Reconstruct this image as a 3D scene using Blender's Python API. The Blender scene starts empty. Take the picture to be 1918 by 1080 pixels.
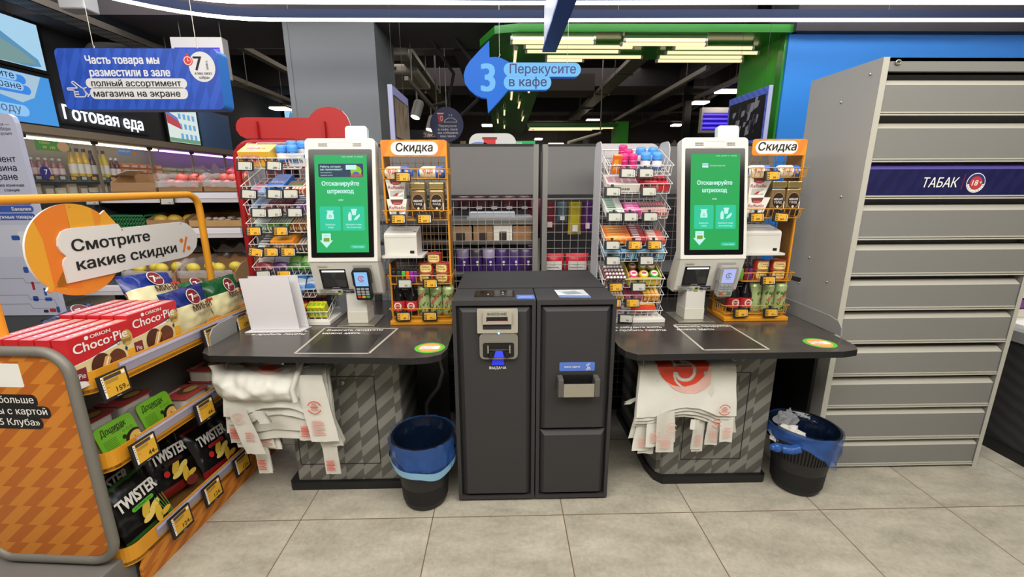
import bpy, bmesh, math, random
from mathutils import Vector, Matrix, noise
from mathutils.geometry import delaunay_2d_cdt
random.seed(7)
SC = bpy.context.scene
COL = SC.collection
PI = math.pi

# ------------------------------------------------------------------ camera
cam_d = bpy.data.cameras.new('camera'); cam = bpy.data.objects.new('camera', cam_d); COL.objects.link(cam)
cam_d.sensor_width = 36.0; cam_d.sensor_fit = 'HORIZONTAL'; cam_d.lens = 36.0*813.87/1918.0
cam_d.clip_start = 0.05; cam_d.clip_end = 100
_p, _y, _r = 0.23412, 0.0213027, -0.0041425
_f = Vector((math.sin(_y)*math.cos(_p), math.cos(_y)*math.cos(_p), -math.sin(_p)))
_rt = Vector((math.cos(_y), -math.sin(_y), 0)); _u = _rt.cross(_f)
_r2 = _rt*math.cos(_r) + _u*math.sin(_r); _u2 = -_rt*math.sin(_r) + _u*math.cos(_r)
_m = Matrix((( _r2.x, _u2.x, -_f.x, 0), (_r2.y, _u2.y, -_f.y, 0), (_r2.z, _u2.z, -_f.z, 1.4817), (0, 0, 0, 1)))
cam.matrix_world = _m
SC.camera = cam

# ------------------------------------------------------------------ world, lights, exposure
SC.view_settings.view_transform = 'Standard'
SC.view_settings.look = 'None'
SC.view_settings.gamma = 1.0
SC.view_settings.use_curve_mapping = False
SC.view_settings.exposure = 0.0
SC.cycles.use_denoising = True
SC.cycles.max_bounces = 6
SC.cycles.diffuse_bounces = 3
SC.cycles.glossy_bounces = 3
SC.cycles.transmission_bounces = 4
SC.cycles.transparent_max_bounces = 8
SC.cycles.caustics_reflective = False
SC.cycles.caustics_refractive = False
SC.cycles.sample_clamp_indirect = 4.0
wd = bpy.data.worlds.new('store_air'); SC.world = wd; wd.use_nodes = True
wd.node_tree.nodes['Background'].inputs[0].default_value = (0.80, 0.86, 1.0, 1)
wd.node_tree.nodes['Background'].inputs[1].default_value = 0.2

def area_light(name, loc, sx, sy, power, rot=(0, 0, 0), col=(1, .96, .9)):
    l = bpy.data.lights.new(name, 'AREA'); l.shape = 'RECTANGLE'; l.size = sx; l.size_y = sy
    l.energy = power; l.color = col
    o = bpy.data.objects.new(name, l); o.location = loc; o.rotation_euler = rot; COL.objects.link(o)
    return o
area_light('checkout_ceiling_light', (0.2, 0.6, 3.3), 5.0, 2.2, 105, (0.12, 0, 0), (1, .95, .87))
area_light('front_fill_light', (0.3, -0.5, 3.3), 6.5, 1.0, 150, (.72, 0, 0), (1, .95, .87))  # added fill lamp behind the camera, brightens the faces turned towards it
area_light('checkout_ceiling_light', (0.2, 3.0, 3.3), 6.0, 0.5, 68, (0.25, 0, 0), (.96, .98, 1.0))
area_light('aisle_ceiling_light', (-0.5, 7.5, 3.5), 6.0, 4.0, 110, (0, 0, 0), (1, .93, .85))
area_light('aisle_ceiling_light', (-3.0, 3.4, 3.4), 1.6, 3.0, 50, (0, 0, 0), (1, .96, .92))
area_light('aisle_ceiling_light', (3.4, 2.9, 3.3), 2.0, 1.0, 18, (0, 0, 0), (1, .96, .92))

# ------------------------------------------------------------------ materials
def lin(c):
    if isinstance(c, str):
        c = c.lstrip('#'); c = [int(c[i:i+2], 16)/255 for i in (0, 2, 4)]
    return tuple(x/12.92 if x <= .04045 else ((x+.055)/1.055)**2.4 for x in c)
MATS = {}
def mat(name, col, rough=.5, metal=0.0, emit=0.0, alpha=1.0, bump=0.0, bscale=200.0, spec=.5, trans=0.0, mottle=0.0, mscale=8.0, ecol=None, coat=0.0):
    if name in MATS: return MATS[name]
    m = bpy.data.materials.new(name); m.use_nodes = True
    nt = m.node_tree; b = nt.nodes['Principled BSDF']
    c = (*lin(col), 1)
    b.inputs['Base Color'].default_value = c
    b.inputs['Roughness'].default_value = rough; b.inputs['Metallic'].default_value = metal
    b.inputs['Specular IOR Level'].default_value = spec
    b.inputs['Alpha'].default_value = alpha
    b.inputs['Transmission Weight'].default_value = trans
    b.inputs['Coat Weight'].default_value = coat
    if emit:
        b.inputs['Emission Color'].default_value = (*lin(ecol or col), 1); b.inputs['Emission Strength'].default_value = emit
    if bump or mottle:
        tc = nt.nodes.new('ShaderNodeTexCoord')
    if bump:
        n = nt.nodes.new('ShaderNodeTexNoise'); n.inputs['Scale'].default_value = bscale; n.inputs['Detail'].default_value = 2
        nt.links.new(tc.outputs['Object'], n.inputs['Vector'])
        bp = nt.nodes.new('ShaderNodeBump'); bp.inputs['Strength'].default_value = bump; bp.inputs['Distance'].default_value = .004
        nt.links.new(n.outputs['Fac'], bp.inputs['Height']); nt.links.new(bp.outputs['Normal'], b.inputs['Normal'])
    if mottle:
        n = nt.nodes.new('ShaderNodeTexNoise'); n.inputs['Scale'].default_value = mscale; n.inputs['Detail'].default_value = 4
        nt.links.new(tc.outputs['Object'], n.inputs['Vector'])
        mx = nt.nodes.new('ShaderNodeMix'); mx.data_type = 'RGBA'
        mx.inputs['A'].default_value = (c[0]*(1-mottle), c[1]*(1-mottle), c[2]*(1-mottle), 1)
        mx.inputs['B'].default_value = (min(1, c[0]*(1+mottle)), min(1, c[1]*(1+mottle)), min(1, c[2]*(1+mottle)), 1)
        nt.links.new(n.outputs['Fac'], mx.inputs['Factor']); nt.links.new(mx.outputs['Result'], b.inputs['Base Color'])
    MATS[name] = m
    return m

class NX:
    """tiny node-math helper"""
    def __init__(s, nt): s.nt = nt
    def op(s, o, a, b=0.0, c=0.0):
        n = s.nt.nodes.new('ShaderNodeMath'); n.operation = o
        for i, v in enumerate((a, b, c)):
            if hasattr(v, 'is_output') or hasattr(v, 'links'): s.nt.links.new(v, n.inputs[i])
            else: n.inputs[i].default_value = v
        return n.outputs[0]
    def mix(s, f, a, b):
        n = s.nt.nodes.new('ShaderNodeMix'); n.data_type = 'RGBA'
        if hasattr(f, 'links'): s.nt.links.new(f, n.inputs['Factor'])
        else: n.inputs['Factor'].default_value = f
        for k, v in (('A', a), ('B', b)):
            if hasattr(v, 'links'): s.nt.links.new(v, n.inputs[k])
            else: n.inputs[k].default_value = (*v, 1) if len(v) == 3 else v
        return n.outputs['Result']
    def coord(s, kind='Object'):
        tc = s.nt.nodes.new('ShaderNodeTexCoord'); sp = s.nt.nodes.new('ShaderNodeSeparateXYZ')
        s.nt.links.new(tc.outputs[kind], sp.inputs[0]); return sp.outputs, tc.outputs[kind]
    def noise(s, vec, scale, detail=3, rough=.5):
        n = s.nt.nodes.new('ShaderNodeTexNoise'); n.inputs['Scale'].default_value = scale; n.inputs['Detail'].default_value = detail
        n.inputs['Roughness'].default_value = rough
        s.nt.links.new(vec, n.inputs['Vector']); return n.outputs['Fac']

def zigzag(name, c1, c2, u='X', v='Z', w=.07, p=.11, k=1.0, off=.5, rough=.5, emit=0):
    """brand lightning pattern: bands of slanted parallelograms, broken at every band edge"""
    if name in MATS: return MATS[name]
    m = mat(name, c1, rough); nt = m.node_tree; x = NX(nt); co, _ = x.coord()
    U = co['XYZ'.index(u)]; V = co['XYZ'.index(v)]
    q = x.op('DIVIDE', U, w); cell = x.op('FLOOR', q); fr = x.op('FRACT', q)
    a = x.op('DIVIDE', V, p)
    a = x.op('SUBTRACT', a, x.op('MULTIPLY', fr, k)); a = x.op('SUBTRACT', a, x.op('MULTIPLY', cell, off))
    g = x.op('GREATER_THAN', x.op('FRACT', a), .5)
    r = x.mix(g, lin(c1), lin(c2))
    b = nt.nodes['Principled BSDF']; nt.links.new(r, b.inputs['Base Color'])
    if emit:
        nt.links.new(r, b.inputs['Emission Color']); b.inputs['Emission Strength'].default_value = emit
    return m

# ------------------------------------------------------------------ mesh builder
def frame(o, ux=(1, 0, 0), uy=(0, 0, 1)):
    """matrix of a plane: local x -> ux, local y -> uy, local z -> ux x uy (out of the face)"""
    ux = Vector(ux).normalized(); uy = Vector(uy); uy = (uy - ux*uy.dot(ux)).normalized(); uz = ux.cross(uy)
    return Matrix(((ux.x, uy.x, uz.x, o[0]), (ux.y, uy.y, uz.y, o[1]), (ux.z, uy.z, uz.z, o[2]), (0, 0, 0, 1)))
def FY(y, x=0.0, z=0.0): return frame((x, y, z))            # plane facing -Y (towards the camera)
def FZ(z, x=0.0, y=0.0): return frame((x, y, z), (1, 0, 0), (0, 1, 0))   # plane facing up

_TX = {}
def text_geo(s, bold=0.0, shear=0.0, font=None):
    bold = 0.0
    k = (s, bold, shear)
    if k in _TX: return _TX[k]
    cu = bpy.data.curves.new('t', 'FONT'); cu.body = s; cu.size = 1; cu.shear = shear
    cu.resolution_u = 3; cu.fill_mode = 'NONE'
    o = bpy.data.objects.new('t', cu); COL.objects.link(o)
    dg = bpy.context.evaluated_depsgraph_get(); me = o.evaluated_get(dg).to_mesh()
    pts = [v.co.copy() for v in me.vertices]; nb = {}
    for e in me.edges:
        a, c = e.vertices; nb.setdefault(a, []).append(c); nb.setdefault(c, []).append(a)
    E = [tuple(e.vertices) for e in me.edges]
    o.evaluated_get(dg).to_mesh_clear(); bpy.data.objects.remove(o); bpy.data.curves.remove(cu)
    loops = []; seen = set()
    for a in range(len(pts)):
        if a in seen or a not in nb: continue
        L = [a]; seen.add(a)
        nx = a+1 if a+1 in nb[a] else nb[a][0]
        while nx not in seen:
            L.append(nx); seen.add(nx)
            q = [c for c in nb[L[-1]] if c not in seen]
            if not q: break
            nx = L[-1]+1 if L[-1]+1 in q else q[0]
        loops.append([(pts[k].x, pts[k].y) for k in L])
    V = []; F = []
    if pts:
        # group the outlines that touch, fill each group by winding number
        box = [(min(p[0] for p in L), max(p[0] for p in L)) for L in loops]
        order = sorted(range(len(loops)), key=lambda k: box[k][0]); groups = []; end = -1e9
        for k in order:
            if box[k][0] > end: groups.append([])
            groups[-1].append(loops[k]); end = max(end, box[k][1])
        for gr in groups:
            P = []; ED = []
            for L in gr:
                n = len(P); P += [Vector(p) for p in L]; ED += [(n+q, n+(q+1) % len(L)) for q in range(len(L))]
            ov, oe, of = delaunay_2d_cdt(P, ED, [], 0, 1e-6)[:3]
            n = len(V); V += [Vector((v.x, v.y, 0)) for v in ov]
            for f in of:
                cx = sum(ov[q].x for q in f)/len(f); cy = sum(ov[q].y for q in f)/len(f); w = 0
                for L in gr:
                    for q in range(len(L)):
                        (ax, ay), (bx, by) = L[q], L[(q+1) % len(L)]
                        if (ay > cy) != (by > cy):
                            if ax+(cy-ay)*(bx-ax)/(by-ay) > cx: w += 1 if by > ay else -1
                if w:
                    a, c, e = (ov[q] for q in f[:3]); f = tuple(f)
                    if (c-a).cross(e-a) < 0: f = f[::-1]
                    F.append(tuple(n+q for q in f))
    if V:
        x0 = min(v.x for v in V); x1 = max(v.x for v in V); y0 = min(v.y for v in V); y1 = max(v.y for v in V)
    else: x0 = x1 = y0 = y1 = 0
    _TX[k] = (V, F, x0, x1, y0, y1)
    return _TX[k]

def rrect(x0, x1, y0, y1, r, n=5):
    r = min(r, (x1-x0)/2-1e-5, (y1-y0)/2-1e-5)
    P = []
    for cx, cy, a in ((x1-r, y0+r, -90), (x1-r, y1-r, 0), (x0+r, y1-r, 90), (x0+r, y0+r, 180)):
        for i in range(n+1):
            t = math.radians(a+90*i/n); P.append((cx+r*math.cos(t), cy+r*math.sin(t)))
    return P
def ellipse(cx, cy, rx, ry=None, n=28, a0=0, a1=360):
    ry = ry or rx
    full = abs(a1-a0) >= 360
    k = n if full else n+1
    return [(cx+rx*math.cos(math.radians(a0+(a1-a0)*i/n)), cy+ry*math.sin(math.radians(a0+(a1-a0)*i/n))) for i in range(k)]

class MB:
    def __init__(s): s.v = []; s.f = []; s.m = []; s.sm = []; s.mats = []
    def mi(s, m):
        if m not in s.mats: s.mats.append(m)
        return s.mats.index(m)
    def add(s, V, F, m, smooth=False, mx=None):
        n = len(s.v); k = s.mi(m)
        for q in V:
            q = Vector(q)
            s.v.append(mx @ q if mx is not None else q)
        for f in F:
            s.f.append(tuple(n+i for i in f)); s.m.append(k); s.sm.append(smooth)
        return s
    def box(s, x0, x1, y0, y1, z0, z1, m, mx=None, bev=0.0, seg=2):
        if bev:
            bm = bmesh.new(); bmesh.ops.create_cube(bm, size=1)
            for v in bm.verts:
                v.co = Vector((x0+(v.co.x+.5)*(x1-x0), y0+(v.co.y+.5)*(y1-y0), z0+(v.co.z+.5)*(z1-z0)))
            bmesh.ops.bevel(bm, geom=bm.edges[:], offset=bev, segments=seg, affect='EDGES', profile=.5)
            bm.verts.index_update()
            s.add([v.co.copy() for v in bm.verts], [tuple(v.index for v in f.verts) for f in bm.faces], m, False, mx); bm.free()
            return s
        V = [(x, y, z) for z in (z0, z1) for y in (y0, y1) for x in (x0, x1)]
        F = [(0, 2, 3, 1), (4, 5, 7, 6), (0, 1, 5, 4), (2, 6, 7, 3), (0, 4, 6, 2), (1, 3, 7, 5)]
        return s.add(V, F, m, False, mx)
    def prism(s, P, d, m, mx, side=None, smooth=False):
        """polygon P in the frame's plane, front face at local z = d, back at 0"""
        n = len(P)
        V = [(x, y, d) for x, y in P] + [(x, y, 0) for x, y in P]
        s.add(V[:n], [tuple(range(n))], m, False, mx)
        if d:
            s.add(V[n:], [tuple(range(n-1, -1, -1))], side or m, False, mx)
            s.add(V, [(n+i, n+(i+1) % n, (i+1) % n, i) for i in range(n)], side or m, smooth, mx)
        return s
    def flat(s, P, m, mx, lift=.0006): return s.prism(P, 0, m, mx @ Matrix.Translation((0, 0, lift)))
    def xprism(s, P, x0, x1, m):
        """profile P in (y, z) pulled along x"""
        n = len(P); A = sum(P[i][0]*P[(i+1) % n][1]-P[(i+1) % n][0]*P[i][1] for i in range(n))
        if A < 0: P = P[::-1]
        V = [(x0, y, z) for y, z in P]+[(x1, y, z) for y, z in P]
        s.add(V, [tuple(range(n-1, -1, -1)), tuple(range(n, 2*n))]+[(i, (i+1) % n, n+(i+1) % n, n+i) for i in range(n)], m)
        return s
    def rect(s, x0, x1, y0, y1, m, mx, lift=.0006, r=0):
        return s.flat(rrect(x0, x1, y0, y1, r) if r else [(x0, y0), (x1, y0), (x1, y1), (x0, y1)], m, mx, lift)
    def text(s, t, size, m, mx, x=0, y=0, align='c', bold=0.0, shear=0.0, lift=.0012, width=None, depth=0.0, sx=1.0):
        V, F, x0, x1, y0, y1 = text_geo(t, bold, shear)
        if not V: return s
        kx = ky = size
        kx *= sx
        if width: kx = width/(x1-x0)
        ox = {'c': -(x0+x1)/2, 'l': -x0, 'r': -x1}[align]
        d = bold*.55
        for i, (ex, ey) in enumerate(((-d, -d*.5), (d, -d*.5), (d, d*.5), (-d, d*.5)) if d else ((0, 0),)):
            s.add([(x+(v.x+ox+ex)*kx, y+(v.y+ey)*ky, lift+.00012*i) for v in V], F, m, False, mx)
        return s
    def line(s, pts, w, m, mx, lift=.001):
        for a, b in zip(pts, pts[1:]):
            d = Vector((b[0]-a[0], b[1]-a[1])); L = d.length
            if L < 1e-6: continue
            n = Vector((-d.y, d.x))/L*w/2
            s.flat([(a[0]-n.x, a[1]-n.y), (b[0]-n.x, b[1]-n.y), (b[0]+n.x, b[1]+n.y), (a[0]+n.x, a[1]+n.y)], m, mx, lift)
        return s
    def ring(s, cx, cy, r0, r1, m, mx, lift=.001, a0=0, a1=360, n=28, ky=1):
        V = []; F = []
        for i in range(n+1):
            t = math.radians(a0+(a1-a0)*i/n)
            for r in (r0, r1): V.append((cx+r*math.cos(t), cy+ky*r*math.sin(t), lift))
        for i in range(n): F.append((2*i, 2*i+1, 2*i+3, 2*i+2))
        return s.add(V, F, m, False, mx)
    def lathe(s, prof, m, mx=None, n=20, caps=True):
        """prof: list of (r, z[, material]) bottom to top"""
        for i in range(len(prof)-1):
            (r0, z0), (r1, z1) = prof[i][:2], prof[i+1][:2]
            mm = prof[i][2] if len(prof[i]) > 2 and prof[i][2] else m
            V = []; F = []
            for k in range(n):
                t = 2*PI*k/n; c, q = math.cos(t), math.sin(t)
                V += [(r0*c, r0*q, z0), (r1*c, r1*q, z1)]
            for k in range(n):
                a = 2*k; b = 2*((k+1) % n); F.append((a, b, b+1, a+1))
            s.add(V, F, mm, True, mx)
        if caps:
            for (r, z), up in ((prof[0][:2], False), (prof[-1][:2], True)):
                if r > 1e-4:
                    V = [(r*math.cos(2*PI*k/n), r*math.sin(2*PI*k/n), z) for k in range(n)]
                    mm = prof[-2][2] if up and len(prof[-2]) > 2 and prof[-2][2] else m
                    s.add(V, [tuple(range(n)) if up else tuple(range(n-1, -1, -1))], mm, False, mx)
        return s
    def tube(s, pts, r, m, n=8, closed=False, mx=None, caps=True):
        P = [Vector(p) for p in pts]; N = len(P); V = []; F = []
        up = None
        for i, p in enumerate(P):
            if closed: d = P[(i+1) % N]-P[i-1]
            else: d = P[min(i+1, N-1)]-P[max(i-1, 0)]
            d.normalize()
            if up is None:
                up = Vector((0, 0, 1)) if abs(d.z) < .9 else Vector((1, 0, 0))
            a = (up-d*up.dot(d)); a.normalize(); b = d.cross(a); up = a
            for k in range(n):
                t = 2*PI*k/n+PI/n; V.append(p+a*(r*math.cos(t))+b*(r*math.sin(t)))
        for i in range(N if closed else N-1):
            j = (i+1) % N
            for k in range(n): F.append((i*n+k, i*n+(k+1) % n, j*n+(k+1) % n, j*n+k))
        s.add(V, F, m, n > 4, mx)
        if caps and not closed:
            s.add(V[:n], [tuple(range(n-1, -1, -1))], m, False, mx); s.add(V[-n:], [tuple(range(n))], m, False, mx)
        return s
    def cyl(s, a, b, r, m, n=12, mx=None): return s.tube([a, b], r, m, n, False, mx)
    def grid(s, fn, nu, nv, m, smooth=True, mx=None, skip=None):
        V = [fn(i/nu, j/nv) for j in range(nv+1) for i in range(nu+1)]
        F = [(j*(nu+1)+i, j*(nu+1)+i+1, (j+1)*(nu+1)+i+1, (j+1)*(nu+1)+i) for j in range(nv) for i in range(nu) if not (skip and skip((i+.5)/nu, (j+.5)/nv))]
        return s.add(V, F, m, smooth, mx)
    def ball(s, c, r, m, n=14, k=9, sq=(1, 1, 1), mx=None):
        c = Vector(c)
        return s.grid(lambda u, v: c+Vector((sq[0]*r*math.sin(PI*v)*math.cos(2*PI*u), sq[1]*r*math.sin(PI*v)*math.sin(2*PI*u), -sq[2]*r*math.cos(PI*v))), n, k, m, True, mx)
    def obj(s, name, parent=None, local=False, solid=0.0, merge=True):
        me = bpy.data.meshes.new(name)
        me.from_pydata([tuple(v) for v in s.v], [], s.f)
        for m in s.mats: me.materials.append(m)
        me.polygons.foreach_set('material_index', s.m); me.polygons.foreach_set('use_smooth', s.sm)
        me.update()
        o = bpy.data.objects.new(name, me); COL.objects.link(o)
        if parent:
            o.parent = parent
            if not local:
                off = Vector(); q = parent
                while q: off += q.location; q = q.parent
                o.location = -off
        if solid:
            md = o.modifiers.new('thick', 'SOLIDIFY'); md.thickness = solid; md.offset = 0
        return o

def tag(o, label, cat, group=None):
    o['label'] = label; o['category'] = cat
    if group: o['group'] = group
    return o
def thing(name, label, cat, loc=(0, 0, 0), rotz=0.0, group=None):
    o = bpy.data.objects.new(name, None); COL.objects.link(o); o.location = loc; o.rotation_euler = (0, 0, rotz)
    o.empty_display_size = .05
    return tag(o, label, cat, group)
def struct(o): o['kind'] = 'structure'; return o
def kids(o): return [c for c in bpy.data.objects if c.parent == o]
def dup(src, loc, rot=None, label=None, group=None, scale=None, cat=None):
    r = src.copy(); COL.objects.link(r); r.location = loc
    if rot is not None: r.rotation_euler = rot if isinstance(rot, (tuple, list)) else (0, 0, rot)
    if scale: r.scale = scale
    if label: r['label'] = label
    if group: r['group'] = group
    if cat: r['category'] = cat
    for c in KID.get(src.name, None) or kids(src):
        d = c.copy(); COL.objects.link(d); d.parent = r
        for e in kids(c):
            g = e.copy(); COL.objects.link(g); g.parent = d
    return r
KID = {}
def glow(name, col, e=1.0, rough=.45):
    """a lit screen or backlit print: it shows the colour it gives off"""
    return mat(name, '#060606', rough, emit=e, ecol=col, spec=.12)

# common materials
BLACK = mat('black_plastic', '#121214', .45)
DARK = mat('dark_charcoal_metal', '#2b2b2e', .55, bump=.15, bscale=600)
WHITE = mat('white_plastic', '#d2d0c9', .42)
WHITEM = mat('white_enamel_wire', '#e9e8e4', .35)
PAPER = mat('white_paper', '#eceae6', .7)
INK = mat('black_ink', '#141416', .6)
RED = mat('red_print', '#c9242a', .5)
YEL = mat('yellow_lacquer', '#cf8a1a', .45)
ORANGE = mat('orange_print', '#dd7a22', .5)
BLUE = mat('brand_blue', '#2f56c4', .45)
GREY = mat('grey_painted_metal', '#8d8d8c', .5, bump=.06, bscale=700)
STEEL = mat('brushed_steel', '#b9b4a8', .35, .85)
CARD = mat('brown_cardboard', '#a67d58', .8, mottle=.12, mscale=12)
# ================================================================== setting
def floor_mat():
    m = mat('floor_stone_tile', '#a9a59a', .42); nt = m.node_tree; x = NX(nt); co, vec = x.coord()
    b = nt.nodes['Principled BSDF']
    T = .6; ox, oy = -.9313, 1.7027
    def edge(c, o):
        f = x.op('FRACT', x.op('DIVIDE', x.op('SUBTRACT', c, o), T)); d = x.op('ABSOLUTE', x.op('SUBTRACT', f, .5))
        return x.op('GREATER_THAN', d, .5-.0022/T), x.op('FLOOR', x.op('DIVIDE', x.op('SUBTRACT', c, o), T))
    ex, ix = edge(co[0], ox); ey, iy = edge(co[1], oy)
    g = x.op('MAXIMUM', ex, ey)
    # every tile reads another part of the stone
    cmb = nt.nodes.new('ShaderNodeCombineXYZ')
    nt.links.new(x.op('MULTIPLY', ix, 7.31), cmb.inputs[0]); nt.links.new(x.op('MULTIPLY', iy, 3.77), cmb.inputs[1])
    va = nt.nodes.new('ShaderNodeVectorMath'); va.operation = 'ADD'
    nt.links.new(vec, va.inputs[0]); nt.links.new(cmb.outputs[0], va.inputs[1])
    mp = nt.nodes.new('ShaderNodeMapping'); mp.inputs['Scale'].default_value = (1.0, 2.2, 1); mp.inputs['Rotation'].default_value = (0, 0, .6)
    nt.links.new(va.outputs[0], mp.inputs['Vector'])
    n1 = x.noise(mp.outputs[0], 4.0, 8, .62); n2 = x.noise(va.outputs[0], 48, 5, .7)
    f = x.op('ADD', x.op('MULTIPLY', x.op('SUBTRACT', n1, .5), 2.2), x.op('MULTIPLY', x.op('SUBTRACT', n2, .5), 1.3))
    f = x.op('ADD', f, .5)
    cl = nt.nodes.new('ShaderNodeClamp'); nt.links.new(f, cl.inputs[0])
    col = x.mix(cl.outputs[0], lin('#928d7f'), lin('#bcb6a6'))
    col = x.mix(g, col, lin('#6b5741'))
    nt.links.new(col, b.inputs['Base Color'])
    r = x.op('ADD', x.op('MULTIPLY', n2, .25), .32); nt.links.new(r, b.inputs['Roughness'])
    bp = nt.nodes.new('ShaderNodeBump'); bp.inputs['Strength'].default_value = .25; bp.inputs['Distance'].default_value = .002
    nt.links.new(n2, bp.inputs['Height']); nt.links.new(bp.outputs[0], b.inputs['Normal'])
    return m
b = MB(); b.box(-5, 6, -2.2, 14, -.05, 0, floor_mat()); struct(b.obj('floor'))
CEIL = mat('ceiling_black', '#3d393c', .9, mottle=.2, mscale=3)
b = MB(); b.box(-5, 6, -2.2, 14, 3.75, 3.85, CEIL); struct(b.obj('ceiling'))
WALLD = mat('wall_dark_grey', '#2c2d33', .8)
b = MB(); b.box(-4.56, -4.46, -2.2, 14, 0, 3.75, WALLD); struct(b.obj('wall_left'))
b = MB(); b.box(-4.46, 6, 12.9, 13, 0, 3.75, mat('wall_back_charcoal', '#4a4545', .85)); struct(b.obj('wall_back'))
b = MB(); b.box(5.2, 5.3, -2.2, 13, 0, 3.75, WALLD); struct(b.obj('wall_right'))
b = MB(); b.box(-4.46, 5.2, -2.2, -2.1, 0, 3.75, mat('wall_front_light', '#b9b6ae', .8)); struct(b.obj('wall_front'))
# blue partition behind the cabinet, with the green portal reveal
BLUEW = mat('wall_sky_blue', '#1c74c4', .55); GREENW = mat('wall_green', '#3aa527', .5); GREEND = mat('portal_green', '#2e7d2a', .18)
b = MB(); b.box(2.42, 5.2, 3.98, 4.06, 0, 2.70, BLUEW); struct(b.obj('wall_blue_partition'))
b = MB(); b.box(2.42, 2.5, 4.06, 4.76, 0, 2.70, GREENW); b.box(2.40, 2.45, 4.0, 4.08, 0, 2.70, GREEND); struct(b.obj('wall_green_reveal'))
b = MB(); b.box(2.42, 5.2, 3.9, 4.3, 2.70, 3.75, CEIL); struct(b.obj('wall_soffit'))
b = MB()
P = [(-.19, 11.2), (-.19, 4.35), (-.05, 4.0), (.15, 3.94), (2.46, 3.94), (2.46, 4.76), (.50, 4.76), (.52, 11.2)]
b.prism([(x, y) for x, y in P], .06, GREEND, FZ(2.70)); struct(b.obj('trim_canopy'))
b = MB(); b.box(.54, 2.5, 9.8, 10.3, 2.70, 2.76, GREEND); b.box(2.5, 2.75, 9.9, 10.4, 1.2, 2.8, GREENW); struct(b.obj('trim_far_portal'))
# column
COLM = mat('column_grey', '#74777a', .75, bump=.1, bscale=300)
b = MB(); b.box(-2.05, -1.20, 4.6, 5.36, 0, 3.0, COLM)
for x in (-2.05, -1.24): b.box(x-.003, x+.043, 4.594, 4.605, 0, 3.0, COLM)
struct(b.obj('wall_column'))
# ceiling beams
b = MB()
for (x0, x1, y0, y1, z0) in ((-4.46, 2.4, 4.5, 5.5, 3.0), (-4.46, 5.2, 8.4, 9.2, 3.2), (-4.46, 5.2, 6.6, 6.9, 3.3), (-4.46, 5.2, 11.2, 11.8, 3.2), (3.2, 3.6, 5.5, 12, 3.3), (-4.46, 2.4, 2.2, 2.6, 3.3)):
    b.box(x0, x1, y0, y1, z0, 3.75, mat('ceiling_beam', '#474246', .9))
struct(b.obj('ceiling_beams'))

# ------------------------------------------------------------------ cable trays, ducts and lights overhead
TRAY = mat('cable_tray_zinc', '#7a7369', .5, .5)
def tray_mat():
    m = mat('perforated_tray', '#6b645b', .5, .4); nt = m.node_tree; x = NX(nt); co, _ = x.coord()
    a = x.op('FRACT', x.op('DIVIDE', co[0], .035)); c = x.op('FRACT', x.op('DIVIDE', co[1], .11))
    g = x.op('MULTIPLY', x.op('LESS_THAN', a, .42), x.op('LESS_THAN', c, .6))
    r = x.mix(g, lin('#7d756a'), lin('#1c1a1a')); nt.links.new(r, nt.nodes['Principled BSDF'].inputs['Base Color']); return m
PERF = tray_mat()
def tray(name, label, x0, x1, y0, y1, z, grp=None):
    t = thing(name, label, 'cable tray', (x0, y0, z))
    b = MB(); b.box(x0, x1, y0, y1, z, z+.004, PERF); b.box(x0, x0+.005, y0, y1, z, z+.06, TRAY); b.box(x1-.005, x1, y0, y1, z, z+.06, TRAY); b.obj('channel', t)
    y = y0+.6
    long_y = (y1-y0) > (x1-x0)
    k = 0
    while long_y and y < y1 and k < 6:
        b = MB(); b.box(x0-.03, x1+.03, y, y+.04, z-.015, z-.001, TRAY); b.cyl((x0-.02, y+.02, z), (x0-.02, y+.02, 3.75), .006, TRAY, 6); b.cyl((x1+.02, y+.02, z), (x1+.02, y+.02, 3.75), .006, TRAY, 6); b.obj('hanger', t); y += 1.5; k += 1
    return t
tray('cable_tray', 'perforated metal cable tray running back beside the grey column', -1.32, -1.10, 4.7, 12.8, 3.08)
tray('cable_tray', 'perforated cable tray running back behind the green canopy lights', 1.72, 1.95, 4.9, 12.8, 3.08)
tray('cable_tray', 'cable tray crossing the hall far behind the canopy', -.2, 5.0, 10.9, 11.15, 2.95)
tray('cable_tray', 'dark cable tray running back above the chilled cabinet', -3.75, -3.55, 3.0, 12.5, 2.85)
tray('cable_tray', 'narrow cable tray running back under purple light right of the insect lamp', -3.05, -2.97, 4.85, 12.0, 3.02)
for x, lb in ((2.75, 'pale ceiling rail running back between the canopy and the insect trap'), (3.5, 'pale ceiling rail running back nearest the green wall')):
    t = MB(); t.box(x, x+.06, 6.3, 12.4, 2.97, 3.03, mat('rail_zinc', '#8b857b', .5, .3))
    for y in (7.0, 9.0, 11.5): t.cyl((x+.03, y, 3.03), (x+.03, y, 3.75), .008, TRAY, 6)
    tag(t.obj('ceiling_rail'), lb, 'rail')
b = MB(); b.tube([(3.6, 6.4, 3.15), (4.2, 9.5, 3.15), (4.35, 10.6, 3.15), (4.35, 10.7, 2.7)], .05, mat('pipe_zinc', '#8e8a84', .4, .6), 10)
for q in ((3.7, 6.9), (4.2, 9.5)): b.cyl((q[0], q[1], 3.18), (q[0], q[1], 3.75), .01, TRAY, 6)
tag(b.obj('ventilation_pipe'), 'thin metal pipe under the ceiling above the insect trap', 'pipe')
b = MB(); b.box(-.55, -.15, 5.6, 8.35, 3.0, 3.28, mat('duct_dark', '#3b383b', .6, .3)); tag(b.obj('air_duct'), 'dark rectangular air duct right of the perforated tray', 'duct')
b = MB(); b.box(.55, 1.5, 7.5, 8.1, 2.95, 3.2, mat('duct_brown', '#3f3735', .7)); tag(b.obj('air_duct'), 'brown boxy air duct behind the canopy lights', 'duct')
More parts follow.
